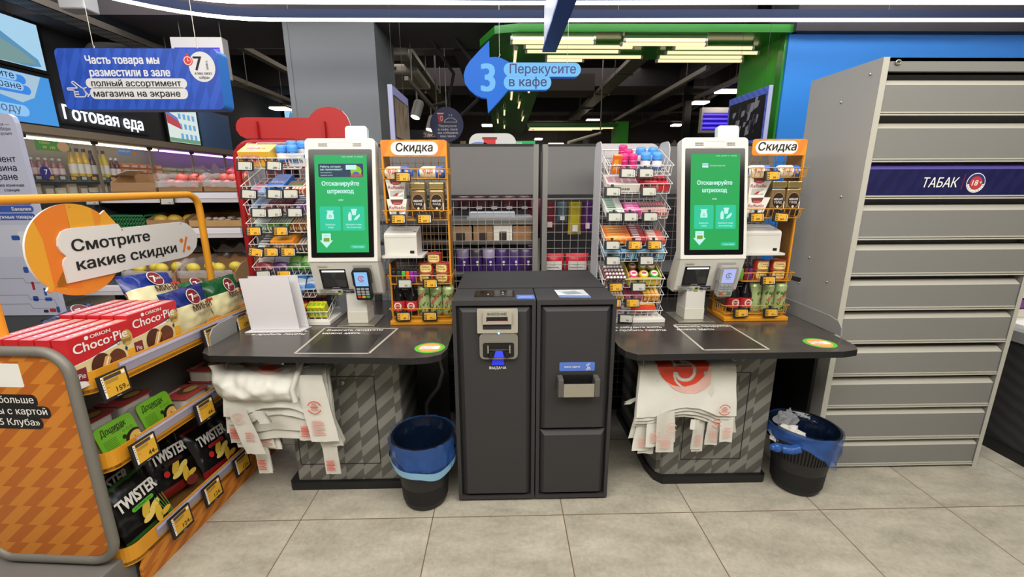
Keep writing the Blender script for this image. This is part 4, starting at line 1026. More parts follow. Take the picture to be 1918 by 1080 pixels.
packs('L', 2, -1.028, 5, 'x', .082, .13, .022, ('#6a3f96', '#d9cde6'), 'gum_pack', 'purple gum pack in the third '+T, 'gum pack')
packs('L', 3, -1.226, 9, 'y', .075, .12, .024, ('#8fae9c', '#e8ece6'), 'gum_pack', 'mint green gum stick in the fourth '+T, 'gum pack'); packs('L', 3, -1.148, 8, 'y', .105, .12, .024, ('#6a9a4c', '#d9e2cf'), 'gum_pack', 'green gum stick in the fourth '+T, 'gum pack')
packs('L', 3, -1.038, 7, 'y', .092, .12, .024, ('#8a5a34', '#d9b070'), 'gum_pack', 'brown coffee candy stick in the fourth '+T, 'candy stick')
packs('L', 4, -1.222, 5, 'x', .085, .12, .022, ('#2c2f33', '#cfd4d6'), 'candy_pack', 'black candy pack in the fifth '+T, 'candy pack', 'HALLS')
packs('L', 4, -1.135, 1, 'x', .110, .11, .056, ('#e8922c', '#f0b04a'), 'candy_carton', 'orange candy carton standing in the fifth '+T, 'carton', 'HALLS')
packs('L', 4, -1.02, 5, 'y', .074, .12, .022, ('#4a3a34', '#c9c2ba'), 'candy_pack', 'dark brown and white candy stick in the fifth '+T, 'candy stick')
def soft(rk, tray, x, w, h, cols, label, dy=.01, txt=None, grp=None, d=.03, yaw=0):
    z = (ZL if rk == 'L' else ZR)[tray]; y0 = 2.14 if rk == 'L' else 2.125
    b = MB(); c1 = mat('film_'+cols[0], cols[0], .25, bump=.25, bscale=60); c2 = mat('film_'+cols[1], cols[1], .25)
    pouch(b, w, h, d, Matrix.Identity(4), [(0, .3, c1), (.3, .62, c2), (.62, 1, c1)])
    if txt: b.text(txt, h*.16, PAPER, FY(-d/2-.001), 0, h*.42, width=w*.7, bold=.02)
    o = b.obj('candy_bag'); o.matrix_world = trayframe(x, z, y0=y0, dy=dy, lift=.006) @ Matrix.Translation((0, 0, d/2)) @ Matrix.Rotation(-PI/2+.45, 4, 'X') @ Matrix.Rotation(yaw, 4, 'Y')
    return tag(o, label, 'candy bag', grp)
soft('L', 5, -1.195, .078, .12, ('#8e1f33', '#e8e0dc'), 'dark red candy bag with white print in the sixth '+T, txt='ментос'); soft('L', 5, -1.115, .078, .12, ('#5a2a66', '#b8c0d8'), 'purple candy bag in the sixth '+T, txt='Skittles' if 0 else None)
soft('L', 5, -1.045, .072, .11, ('#2f6a2c', '#6f9a4a'), 'dark green candy bag in the sixth '+T); soft('L', 5, -.982, .07, .11, ('#3f8a2c', '#a9c98a'), 'light green candy bag right of the dark green one, left candy rack')
packs('L', 6, -1.226, 5, 'x', .10, .11, .022, ('#3a3f66', '#aab0c8'), 'candy_pack', 'navy candy pack in the seventh '+T+' behind the card stand', 'candy pack')
soft('L', 6, -1.06, .105, .11, ('#4f86c8', '#c9dcf0'), 'pale blue candy bag in the seventh '+T+', left one', txt='mentos'); soft('L', 6, -.972, .075, .105, ('#4178c4', '#b8d2ee'), 'blue candy bag in the seventh '+T+', right one', txt='mentos', dy=.02)
packs('L', 7, -1.10, 5, 'y', .10, .05, .062, ('#c8562c', '#e8c23a'), 'candy_box', 'orange upright candy box in the bottom '+T, 'candy box'); packs('L', 7, -.995, 4, 'y', .09, .05, .068, ('#d6cf2a', '#7fae2a'), 'candy_box', 'yellow green upright candy box in the bottom '+T, 'candy box')
packs('L', 7, -1.10, 6, 'y', .19, .04, .075, ('#2a2a38', '#b8503a'), 'candy_box', 'dark candy box in the back row of the bottom '+T, 'candy box', dy=.07)
# ---- right rack
T = 'tray of the right candy rack'
packs('R', 0, .525, 1, 'x', .042, .022, .088, ('#e86a1c', '#f0a02c'), 'candy_box', 'orange flip top candy box in the top '+T, 'candy box', 'tic tac')
for i, (dx, dyy) in enumerate(((0, 0), (.045, 0), (.034, .048), (.018, .09))):
    jar(.588+dx, 2.165+dyy, 1.535+dyy*.55, .021, .070, '#d8307f', '#e05a9c', 'pink lidded gum jar in the top '+T, 'pink gum jars in the right rack', '#c02a70')
for i, (dx, dyy) in enumerate(((0, 0), (.056, 0), (-.008, .058), (.052, .058))):
    jar(.696+dx, 2.170+dyy, 1.532+dyy*.5, .0265, .080, '#4d9be8', '#355f9e', 'blue lidded gum jar in the top '+T, 'blue gum jars in the right rack')
packs('R', 1, .512, 4, 'y', .15, .13, .034, ('#d8c9c8', '#b8808c'), 'gum_pack', 'pale pink long gum pack in the second '+T, 'gum pack'); packs('R', 1, .512, 1, 'x', .15, .006, .042, ('#e2ded8', '#e2ded8'), 'gum_carton', 'cream carton reading rose in the second '+T, 'carton', 'rose', tc='#2a2426', dy=-.008)
packs('R', 1, .672, 1, 'x', .135, .11, .040, ('#c22a38', '#d86a6c'), 'gum_carton', 'red gum carton in the second '+T, 'carton')
packs('R', 1, .672, 6, 'y', .13, .02, .012, ('#5a2026', '#a83a40'), 'gum_pack', 'round dark red gum top peeking over the red carton in the right rack', 'gum pack', z0=.045, dy=.02)
packs('R', 2, .512, 7, 'x', .088, .16, .022, ('#dfe3dc', '#4f8a5c'), 'gum_pack', 'white and green gum bar in the third '+T, 'gum pack')
packs('R', 2, .606, 4, 'x', .075, .10, .03, ('#e052a4', '#f0a4d0'), 'gum_pack', 'pink gum pack in the third '+T, 'gum pack', txt='orbit')
packs('R', 2, .686, 10, 'y', .125, .05, .026, ('#d0b8b4', '#b83a40'), 'gum_pack', 'white and red gum stick in the third '+T, 'gum pack'); packs('R', 2, .686, 9, 'y', .125, .06, .026, ('#6a5a5c', '#c86a66'), 'gum_pack', 'grey and red gum stick behind in the third '+T, 'gum pack', dy=.053)
packs('R', 3, .514, 6, 'x', .13, .15, .024, ('#ea7a16', '#f2a638'), 'toffee_bar', 'orange toffee bar in the fourth '+T, 'toffee bar', txt='MELLER', tc='#fff0a8')
packs('R', 3, .648, 7, 'x', .070, .16, .022, ('#a82a34', '#d8c4c0'), 'candy_pack', 'dark red candy pack in the fourth '+T, 'candy pack'); packs('R', 3, .722, 7, 'x', .088, .10, .022, ('#c8584e', '#e6d9d0'), 'candy_pack', 'red and white candy pack in the fourth '+T, 'candy pack')
for i in range(4): packs('R', 4, .516+.074*i, 1, 'x', .070, .10, .048, ('#7fb6d8', '#23406a'), 'gum_carton', 'light blue gum carton, fifth tray of the right candy rack, %s' % ( ('leftmost', 'second from left', 'third from left', 'rightmost')[i]), 'carton', ('5', '5', '5', '5')[i])
# bunch of striped rolls
base = None
for i in range(6):
    for k in range(4):
        M_ = trayframe(.524+.0165*i, ZR[5], dy=.012+.030*k, lift=.012) @ Matrix.Rotation(.5, 4, 'X')
        if base is None:
            b = MB(); A_ = packmat('#d8cfcf'); R_ = packmat('#b82f44'); prof = []
            for q in range(6): prof += [(.0078, q*.011, A_ if q % 2 else R_)]
            b.lathe(prof+[(.006, .066)], A_, None, 10); base = o = b.obj('candy_roll')
        else: o = base.copy(); COL.objects.link(o)
        o.matrix_world = M_; tag(o, 'red and white striped candy roll in the sixth '+T, 'candy roll', 'striped candy rolls')
t = thing('display_box', 'yellow display box of round candy tins in the sixth '+T, 'box', (.72, 2.2, ZR[5]-.04))
M_ = trayframe(.632, ZR[5], dy=.0); b = MB(); YB = packmat('#d8c24c'); YD = packmat('#8a7a34')
b.box(0, .165, 0, .004, 0, .048, YB, M_); b.box(0, .165, .15, .154, 0, .085, YD, M_); b.box(0, .004, 0, .15, 0, .06, YB, M_); b.box(.161, .165, 0, .15, 0, .06, YB, M_); b.box(0, .165, 0, .15, 0, .003, YD, M_)
b.text('Конфитрейд', .014, packmat('#7a3a1c'), frame((0, 0, 0), (1, 0, 0), (0, 0, 1)), 0, 0) if 0 else None
b.obj('open_box', t)
for i, (dx, dy, c, w) in enumerate(((.03, .03, '#e8508c', 'pink'), (.083, .03, '#e8c22c', 'yellow'), (.135, .03, '#3faa4a', 'green'), (.04, .10, '#8a6a2c', 'brown'), (.092, .10, '#9a7a34', 'ochre'), (.137, .10, '#a88a5c', 'tan'))):
    t = thing('candy_tin', w+' round candy tin in the yellow display box', 'candy tin', (.7, 2.2, 1.0)); t.matrix_world = M_ @ Matrix.Translation((dx, dy, .040)) @ Matrix.Rotation(.35, 4, 'X')
    b = MB(); b.lathe([(.022, 0), (.0245, .004), (.0245, .016), (.021, .022)], packmat(c), None, 16); b.obj('tin', t, True)
    b = MB(); b.flat(ellipse(0, 0, .016), packmat('#efe6c8'), FZ(.0222)); b.rect(-.011, .011, -.004, .006, packmat('#b8406a'), FZ(.0226)); b.obj('print', t, True)
packs('R', 6, .545, 5, 'y', .075, .10, .022, ('#b8904c', '#d9cfc0'), 'candy_pack', 'tan and white candy stick in the seventh '+T, 'candy stick'); packs('R', 6, .628, 6, 'y', .085, .11, .024, ('#c86a86', '#8a3a50'), 'candy_pack', 'dusky pink candy stick in the seventh '+T, 'candy stick')
packs('R', 6, .722, 4, 'y', .082, .12, .030, ('#d8922c', '#e8c25a'), 'candy_pack', 'amber candy stick in the seventh '+T, 'candy stick', txt='Мата' if 0 else None)
packs('R', 7, .585, 3, 'x', .055, .08, .024, ('#dcd6da', '#c25a74'), 'candy_pack', 'white and pink candy pack in the bottom '+T, 'candy pack')
soft('R', 7, .728, .135, .10, ('#d0452c', '#e8b24a'), 'red and yellow jelly bag at the foot of the right candy rack', txt='Jumbo', d=.04); soft('R', 7, .775, .07, .115, ('#23286e', '#e0902c'), 'navy edged jelly bag at the right end of the right candy rack', dy=.05)
# ---- price tags on both racks  (x, tray, price, yellow)
def tags(rk, rows):
    nm = 'left' if rk == 'L' else 'right'; zz = ZL if rk == 'L' else ZR; yy = 2.127 if rk == 'L' else 2.112
    for tr, x, pr, ye, ry in rows:
        same = sorted(r[1] for r in rows if r[0] == tr); k = same.index(x); n = len(same)
        w = {1: ('only',), 2: ('left', 'right'), 3: ('leftmost', 'middle', 'rightmost')}[n][k]
        price_tag(x, yy, zz[tr]-.014, pr, '%s %s price tag, reading %s, on the %s tray of the %s candy rack' % (w, 'yellow' if ye else 'pale', pr, ORD[tr], nm), ye, rx=.15, ry=ry)
tags('L', [(0, -1.193, '43', 0, .02), (0, -1.058, '289', 0, .06), (1, -1.192, '32', 0, .06), (1, -1.072, '39', 0, .05), (1, -.999, '32', 0, .0), (2, -1.158, '31', 0, .02), (2, -1.086, '32', 0, -.05), (2, -.990, '31', 0, 0), (3, -1.196, '29', 1, -.02), (3, -1.068, '29', 1, -.02), (4, -1.198, '34', 1, .14), (4, -1.127, '34', 1, 0), (4, -1.045, '29', 1, 0), (5, -1.180, '92', 0, -.05), (5, -1.080, '27', 1, -.03), (6, -1.060, '47', 1, -.02), (7, -1.085, '35', 0, 0)])
tags('R', [(0, .592, '129', 0, .03), (0, .678, '289', 0, .0), (1, .526, '54', 0, .02), (1, .698, '21', 0, 0), (2, .540, '31', 0, 0), (2, .617, '31', 0, -.0), (2, .712, '32', 0, 0), (3, .536, '43', 0, 0), (3, .645, '29', 1, 0), (3, .742, '34', 1, 0), (4, .541, '32', 0, 0), (4, .708, '32', 0, 0), (5, .562, '34', 1, -.03), (5, .678, '36', 0, 0), (6, .558, '19', 1, 0), (6, .652, '14', 1, 0), (7, .624, '99', 0, .06)])
# ================================================================== yellow discount racks
YELZ = zigzag('header_orange_zigzag', '#d88f22', '#dc7c2a', 'X', 'Z', .10, .16, 1.4, .5, .5)
TANP = mat('rack_inner_tan', '#7d5726', .6); YW = mat('yellow_wire', '#cc8f28', .4)
def flat_tray(parent, x0, x1, z, y0=2.128, d=.155, h=.045):
    b = MB(); r = .0026
    b.tube([(x0, y0, z), (x1, y0, z), (x1, y0+d, z), (x0, y0+d, z)], r, YW, 6, closed=True)
    b.tube([(x0+.012, y0+.01, z-h), (x1-.012, y0+.01, z-h), (x1-.012, y0+d, z-h), (x0+.012, y0+d, z-h)], r*.8, YW, 5, closed=True)
    n = 9
    for i in range(n+1):
        x = x0+.012+(x1-x0-.024)*i/n; b.tube([(x, y0, z), (x, y0+.01, z-h), (x, y0+d, z-h)], r*.7, YW, 4, caps=False)
    for k in range(1, 6):
        y = y0+d*k/6
        b.tube([(x0, y, z), (x0+.012, y, z-h)], r*.7, YW, 4, caps=False); b.tube([(x1, y, z), (x1-.012, y, z-h)], r*.7, YW, 4, caps=False); b.tube([(x0+.012, y, z-h), (x1-.012, y, z-h)], r*.6, YW, 4, caps=False)
    return b.obj('wire_tray', parent)
ZY = [1.556, 1.362, 1.043, .872]
def drinkcan(name, x, y, z, label, grp, rz=0.0):
    key = name
    t = thing(name, label, 'drink can', (x, y, z), rz, grp)
    if key in _tagproto:
        for c in kids(_tagproto[key]): d = c.copy(); COL.objects.link(d); d.parent = t
        return t
    _tagproto[key] = t
    if name == 'drink_can':
        G = mat('can_pale_green', '#aebf86', .3, .3); G2 = mat('can_green_leaf', '#3f6e28', .35, .2)
        b = MB(); b.lathe([(.026, 0), (.031, .008), (.031, .135), (.027, .146), (.027, .150)], G, None, 22); 
        for a, zz, s in ((-1.2, .03, .012), (-2.0, .045, .014), (-1.5, .10, .012), (-.7, .06, .013), (-2.4, .10, .011), (-1.75, .018, .009), (-.5, .11, .01), (.6, .05, .013), (2.4, .06, .013), (1.6, .1, .012)):
            P = []; N = 10
            V = []
            for q in range(N):
                u = 2*PI*q/N; da = s*1.3*math.cos(u)/.0312+.25*s*math.sin(u)/.0312; V.append((.0314*math.cos(a+da), .0314*math.sin(a+da), zz+s*math.sin(u)))
            b.add(V, [tuple(range(N))], G2)
        b.obj('can_body', t, True)
        b = MB(); b.lathe([(.025, .1495), (.026, .151), (.02, .1505)], STEEL, None, 18); b.obj('can_top', t, True)
        b = MB(); R2 = mat('can_red_text', '#c23048', .4)
        for k, ch in enumerate('МОХИТО'):
            a = -PI/2-.55+k*.26; T_ = frame((.0318*math.cos(a), .0318*math.sin(a), .060+k*.010), (-math.sin(a), math.cos(a), .75), (0, 0, 1)); b.text(ch, .020, R2, T_, 0, 0, bold=.03, lift=.0004)
        b.obj('lettering', t, True)
    else:
        Rr = mat('tin_red', '#c03a34', .3, .2); C_ = mat('tin_cream', '#e8cf86', .45); L_ = mat('tin_gold_lid', '#c9b078', .3, .8)
        b = MB(); b.lathe([(.037, 0), (.0385, .003), (.037, .005), (.037, .043), (.0385, .045), (.0385, .048)], Rr, None, 24); b.obj('tin_body', t, True)
        b = MB(); b.lathe([(.0386, .0), (.039, .002), (.0386, .004)], L_, None, 24, False); b.obj('base_rim', t, True)
        b = MB(); b.lathe([(.0386, .044), (.039, .047), (.0355, .0482), (.0345, .0462), (.01, .0462), (.002, .0465)], L_, None, 24); b.obj('lid', t, True)
        b = MB(); V = []; F = []; n = 12
        for q in range(n+1):
            a = -PI/2+(-.85+1.7*q/n)
            for zz in (.007, .042): V.append((.0374*math.cos(a), .0374*math.sin(a), zz if 0 < q < n else (.015 if zz < .02 else .034)))
        for q in range(n): F.append((2*q, 2*q+2, 2*q+3, 2*q+1))
        b.add(V, F, C_)
        for s_, zz, sz, m in (('Сайра', .029, .012, INK), ('ГОРБУША', .017, .0095, mat('tin_brown_text', '#8a4a1c', .5))):
            for k, ch in enumerate(s_):
                a = -PI/2+(k-(len(s_)-1)/2)*(.21 if len(s_) < 6 else .19); b.text(ch, sz, m, frame((.0378*math.cos(a), .0378*math.sin(a), zz), (-math.sin(a), math.cos(a), 0)), 0, 0, bold=.02, lift=.0003)
        b.obj('label_print', t, True)
    return t
def yellow_rack(side, x0, x1):
    R = side == 'right'; w = x1-x0; X = lambda u: x0+u*w
    t = thing('discount_rack', 'yellow wire discount rack between the left kiosk and the cash machines' if not R else 'yellow wire discount rack between the right kiosk and the tobacco cabinet', 'display rack', ((x0+x1)/2, 2.3, .79))
    def wing(x, ya, z0, z1, b): b.box(x, x+.006, ya, 2.30, z0, z1, TANP); b.box(x-.001, x+.007, ya-.008, ya+.003, z0, z1, YEL)
    b = MB(); wing(x1-.006, 2.175, .812, 1.685, b); b.obj('side_panel', t)
    b = MB()
    if R: wing(x0, 2.258, .812, 1.66, b)
    else: wing(x0, 2.175, .812, 1.10, b); b.obj('side_panel', t); b = MB(); wing(x0, 2.175, 1.30, 1.685, b)
    b.obj('side_panel', t)
    b = MB(); f = FY(2.172); hx = x0 if not R else 1.208; b.prism(rrect(hx, x1, 1.615, 1.69, .012), .006, YELZ, f, side=YEL)
    b.prism(rrect(X(.15) if not R else 1.222, X(.87), 1.622, 1.682, .03), .001, PAPER, f @ Matrix.Translation((0, 0, .006))); b.text('Скидка', .052, INK, f, X(.51) if not R else 1.328, 1.638, bold=.03, lift=.0085, shear=.12, width=w*.56); b.obj('header_sign', t)
    b = MB(); M2 = mat('rack_mesh_brown', '#a5772f', .5)
    for i in range(8):
        x = x0+.02+(w-.04)*i/7; b.tube([(x, 2.296, .81), (x, 2.296, 1.66)], .0017, M2, 4, caps=False)
    for i in range(21): b.tube([(x0, 2.293, .83+.04*i), (x1, 2.293, .83+.04*i)], .0017, M2, 4, caps=False)
    b.obj('back_grid', t)
    b = MB(); b.box(x0-.002, x1+.002, 2.118, 2.31, .7905, .812, YEL, bev=.003); b.obj('foot', t)
    for z in ZY: flat_tray(t, (x0-.004) if not (R and z > .9) else 1.205, x1+.006, z)
    nm = 'the %s yellow rack' % side
    # croissant rolls, two side by side
    for k, u in enumerate((.22, .76) if not R else (.37, .80)):
        t2 = thing('roll_packet', 'blue and cream roll packet in the top tray of %s, %s one' % (nm, ('left', 'right')[k]), 'packet', (X(u), 2.20, ZY[0]-.018))
        L_ = w*.46 if not R else w*.40; C1 = mat('roll_cream', '#e9e0c6', .35, bump=.2, bscale=80); C2 = mat('roll_blue', '#2b62c0', .3, bump=.3, bscale=80)
        mx = Matrix.Translation((X(u), 2.19, ZY[0]-.016))
        def roll(f0, f1, m, b):
            def fn(a, v):
                q = f0+(f1-f0)*v; r = .031*(max(.02, min(1, 9*min(q-.06, .94-q)+.5)) if .06 < q < .94 else .55); zz = r if .05 < q < .95 else .02
                return Vector(((q-.5)*L_, zz*math.cos(2*PI*a)*(1 if .05 < q < .95 else .35), r*math.sin(2*PI*a)))
            b.grid(fn, 14, 5, m, True, mx)
        b = MB(); roll(.08, .62, C1, b); roll(.62, .92, C2, b); roll(0, .08, C2, b); roll(.92, 1, C2, b)
        for q in range(3): b.ball((L_*(.2+.07*q), -.029, .004-.008*(q % 2)), .008, mat('roll_nut', '#d9a45c', .5), 8, 6, (1, .3, 1), mx)
        b.obj('wrapper', t2)
        b = MB(); b.text('ЧУДО', .030, RED, FY(2.158), X(u)-L_*.14, ZY[0]-.018, bold=.02, width=L_*.36); b.obj('lettering', t2)
    # stacked chocolate boxes
    zb = ZY[1]-.045+.004
    for k in range(2):
        z0 = zb+k*.0955; z1 = z0+.095
        t2 = thing('chocolate_box', 'white trapezoid chocolate box in %s, %s of the stack' % (nm, ('bottom', 'top')[k]), 'chocolate box', (X(.2), 2.2, z0))
        b = MB(); a0, a1 = (X(.02)+.006, X(.33)+.008) if not R else (1.212, 1.322); c0, c1 = a0+.014, a1-.018; WB = mat('box_white', '#e8e4dc', .5)
        if R: c0, c1 = a0+.002, a1-.03
        V = [(c0, 2.165, z0), (c1, 2.165, z0), (a1, 2.158, z1), (a0, 2.158, z1), (c0, 2.235, z0), (c1, 2.235, z0), (a1, 2.245, z1), (a0, 2.245, z1)]
        b.add(V, [(0, 1, 2, 3), (5, 4, 7, 6), (4, 0, 3, 7), (1, 5, 6, 2), (3, 2, 6, 7), (4, 5, 1, 0)], WB); b.obj('carton', t2)
        f = frame(((a0+a1)/2 if not R else (c0+a1)/2-.012, 2.1648, z0), (1, 0, 0), (0, -.007, .095))
        b = MB(); b.flat([(-.03, .094), (.032, .094), (.024, .074), (.012, .068), (-.012, .068), (-.024, .074)], mat('window_maroon', '#6a4340', .4), f); b.prism(rrect(-.018, .02, .070, .080, .004), .0004, mat('candy_coral', '#cf5a58', .5), f @ Matrix.Translation((0, 0, .0008)))
        b.text('Raffaello', .022, mat('script_maroon', '#a02c3c', .5), f, 0, .048, shear=.1, width=.078); b.rect(-.03, .03, .012, .040, mat('box_photo_grey', '#b9bdb6', .6), f); b.flat([(-.02, .014), (.0, .028), (.012, .03), (.004, .016)], RED, f, .001); b.flat([(.0, .02), (.03, .034), (.034, .026), (.01, .014)], PAPER, f, .001); b.obj('print', t2)
    # coffee jars
    for k, u in enumerate((.525, .815) if not R else (.68, .91)):
        x = X(u); t2 = thing('coffee_jar', 'glass coffee jar with gold lid in %s, %s one' % (nm, ('left', 'right')[k]), 'coffee jar', (x, 2.2, zb))
        GB = mat('jar_gold_brown', '#9a8058', .25, .5); GL = mat('jar_gold_lid', '#cdb67a', .25, .85); DB = mat('jar_label_dark', '#2a1a16', .4)
        b = MB(); b.box(x-.036, x+.036, 2.165, 2.232, zb, zb+.138, GB, bev=.008); b.obj('glass', t2)
        b = MB(); b.box(x-.037, x+.037, 2.163, 2.234, zb+.140, zb+.174, GL, bev=.006)
        b.obj('lid', t2)
        f = FY(2.165); b = MB(); b.rect(x-.034, x+.034, zb+.006, zb+.045, DB, f, .0005); b.flat(ellipse(x, zb+.080, .031, .040), mat('label_ring', '#b59a68', .4, .5), f, .0008); b.flat(ellipse(x, zb+.080, .028, .037), DB, f, .0012)
        b.text('NESCAFÉ', .013, PAPER, f, x, zb+.082, bold=.03, lift=.002, width=.044); b.text('ГОЛД', .014, PAPER, f, x, zb+.066, lift=.002, width=.036); b.flat(ellipse(x, zb+.050, .006), mat('bean_cream', '#d9c9a8', .5), f, .002); b.text('190г', .007, PAPER, f, x+.022, zb+.034, lift=.002); b.rect(x+.03, x+.0335, zb+.04, zb+.075, PAPER, f, .001); b.obj('label_print', t2)
    # lighters and tins
    zt = ZY[2]-.045+.004
    for k, (u, c, cn) in enumerate(((.07, '#1b1b1f', 'black'), (.15, '#1d3540', 'dark teal'), (.23, '#4fb548', 'green'), (.295, '#d9622a', 'orange'), (.36, '#8a2f98', 'purple'), (.42, '#6a2a7c', 'plum')) if not R else ((.26, '#4fb548', 'green'), (.33, '#7a2030', 'maroon'), (.40, '#6a2a7c', 'plum'))):
        x = X(u); t2 = thing('lighter', '%s lighter in the third tray of %s' % (cn, nm), 'lighter', (x, 2.17, zt))
        b = MB(); b.box(x-.009, x+.009, 2.16, 2.172, zt, zt+.058, mat('lighter_'+c, c, .3), bev=.003); b.obj('body', t2)
        b = MB(); b.box(x-.008, x+.008, 2.161, 2.171, zt+.059, zt+.074, BLACK, bev=.002); b.obj('cap', t2)
    sp = [(.585, 2.19, 0, 'bottom left'), (.86, 2.19, 0, 'bottom right'), (.585, 2.19, 1, 'middle left'), (.86, 2.19, 1, 'middle right')]
    if not R: sp.append((.72, 2.20, 2, 'topmost'))
    for u, y, l, wd in sp: drinkcan('fish_tin', X(u), y, zt+.0485*l, 'red fish tin with cream label in %s, %s of the pile' % (nm, wd), None, (random.random()-.5)*.5)
    # bottles and cans
    zc = ZY[3]-.045+.004
    for k, u in enumerate((.11, .325) if not R else (.20, .40)):
        x = X(u); t2 = thing('sauce_bottle', 'dark cola bottle with red label in %s, %s one' % (nm, ('left', 'right')[k]), 'bottle', (x, 2.185, zc))
        mx = Matrix.Translation((x, 2.185, zc)); b = MB(); b.lathe([(.028, 0), (.033, .006), (.033, .085), (.030, .10), (.014, .145), (.0125, .165)], mat('bottle_black', '#161014', .15), mx, 20); b.obj('glass', t2)
        b = MB(); b.lathe([(.0145, .165), (.0145, .180), (.012, .182)], mat('cap_red', '#b5282c', .4), mx, 14); b.obj('cap', t2)
        b = MB(); b.lathe([(.0334, .022), (.0334, .075)], mat('label_red', '#b83236', .5), mx, 20, False); f = FY(2.151, x, zc); b.ring(0, .05, .013, .019, mat('label_cream', '#e6d2c0', .5), f, .0006); b.text('КОЛА', .010, PAPER, f, 0, .047, bold=.02); b.obj('label', t2)
    for k, u in enumerate((.53, .735, .935)): drinkcan('drink_can', X(u), 2.18, zc, 'pale green mojito can in %s, %s of three' % (nm, ('left', 'middle', 'right')[k]), None, (-.5, .1, .45)[k] if not R else (1.2, .4, .2)[k])
    return X
XA = yellow_rack('left', -.572, -.262); XB = yellow_rack('right', 1.140, 1.472)
for (x, z, pr, lb, ry) in ((-.465, 1.541, '34', 'left yellow rack under the roll packets', -.0), (-.500, 1.347, '299', 'left yellow rack under the chocolate boxes', .0), (-.375, 1.347, '369', 'left yellow rack under the coffee jars', 0), (-.487, 1.03, '82', 'left yellow rack under the lighters', 0), (-.362, 1.03, '99', 'left yellow rack under the fish tins', -.02), (-.505, .861, '49', 'left yellow rack under the dark bottles', -.02), (-.372, .861, '79', 'left yellow rack under the mojito cans', -.02),
                           (1.285, 1.541, '34', 'right yellow rack under the roll packets', -.03), (1.235, 1.345, '299', 'right yellow rack under the chocolate boxes', -.02), (1.355, 1.345, '569', 'right yellow rack under the coffee jars', .06), (1.335, 1.03, '99', 'right yellow rack under the fish tins', -.02), (1.215, .861, '49', 'right yellow rack under the dark bottles', -.03), (1.37, .861, '79', 'right yellow rack under the mojito cans', -.02)):
    price_tag(x, 2.114, z, pr, 'price tag reading %s on the %s' % (pr, lb), pr != '82', w=.074, h=.045, rx=.1, ry=ry)
b = MB(); b.box(1.484, 1.53, 2.15, 2.156, .995, 1.018, BLACK, Matrix.Translation((1.5, 2.15, 1.0)) @ Matrix.Rotation(.25, 4, 'Y') @ Matrix.Translation((-1.5, -2.15, -1.0))); tag(b.obj('loose_tag_clip'), 'black tag clip sticking out right of the fish tins in the right yellow rack', 'tag clip')
# ---- receipt printers on their side shelves
def printer(side, x0, x1, px0, px1):
    t = thing('receipt_printer', 'white receipt printer on the side shelf of the %s kiosk' % side, 'receipt printer', ((x0+x1)/2, 2.22, 1.142))
    b = MB(); b.xprism([(2.15, 1.1425), (2.15, 1.243), (2.158, 1.252), (2.27, 1.276), (2.284, 1.268), (2.284, 1.1425)], x0, x1, WHITE); b.obj('printer_body', t)
    b = MB(); b.line([(x0+.005, 1.232), (x1-.005, 1.232)], .0015, mat('seam_grey', '#bdbbb4', .5), FY(2.15)); b.rect(x1-.035, x1-.014, 1.152, 1.166, BLACK, FY(2.15)); T_ = frame((0, 2.158, 1.252), (1, 0, 0), (0, .132, .026)); b.rect(x0+.03, x1-.03, .05, .058, mat('slot_shadow', '#8c8a84', .6), T_, .001); b.rect(x1-.022, x1-.005, .02, .035, mat('latch_grey', '#7c7b76', .5), T_, .001); b.text('АТОЛ', .008, GREY, T_, x0+.035, .012); b.obj('paper_cover', t)
    b = MB(); b.prism(rrect(px0, px1, 2.13, 2.287, .012), .01, WHITE, FZ(1.132)); b.tube([((px0+.01) if side == 'left' else px0+.01, 2.22, 1.128), ((px0-.01), 2.22, 1.10)], .006, WHITE, 6); b.obj('side_shelf', t)
printer('left', -.583, -.424, -.598, -.392); printer('right', 1.205, 1.398, 1.197, 1.422)
b = MB(); b.tube([(-.595, 2.24, 1.08), (-.57, 2.24, 1.06), (-.555, 2.2, 1.0), (-.555, 2.18, .92), (-.565, 2.2, .86), (-.57, 2.22, .815)], .004, WHITE, 6); tag(b.obj('white_cable'), 'thin white cable hanging between the left kiosk and the yellow rack', 'cable')
# ---- white card stand on the left counter
t = thing('card_stand', 'blank white folded card stand leaning on the left counter', 'card stand', (-1.1, 2.05, .791))
CW = mat('card_white', '#cfcdd0', .5)
fr = frame((-1.228, 2.045, .798), (1, .01, 0), (0, .004, .25))
b = MB(); b.prism([(0, 0), (.232, 0), (.205, .262), (-.026, .255)], .004, CW, fr); b.obj('front_sheet', t)
fr2 = frame((-1.215, 2.086, .798), (1, .01, 0), (0, .004, .26))
b = MB(); b.prism([(.01, 0), (.246, 0), (.216, .262), (-.02, .258)], .004, CW, fr2); b.obj('back_sheet', t)
b = MB(); b.prism([(-1.245, 2.015), (-.98, 2.02), (-.962, 2.10), (-1.23, 2.10)], .005, CW, FZ(.7912)); b.obj('base_flap', t)
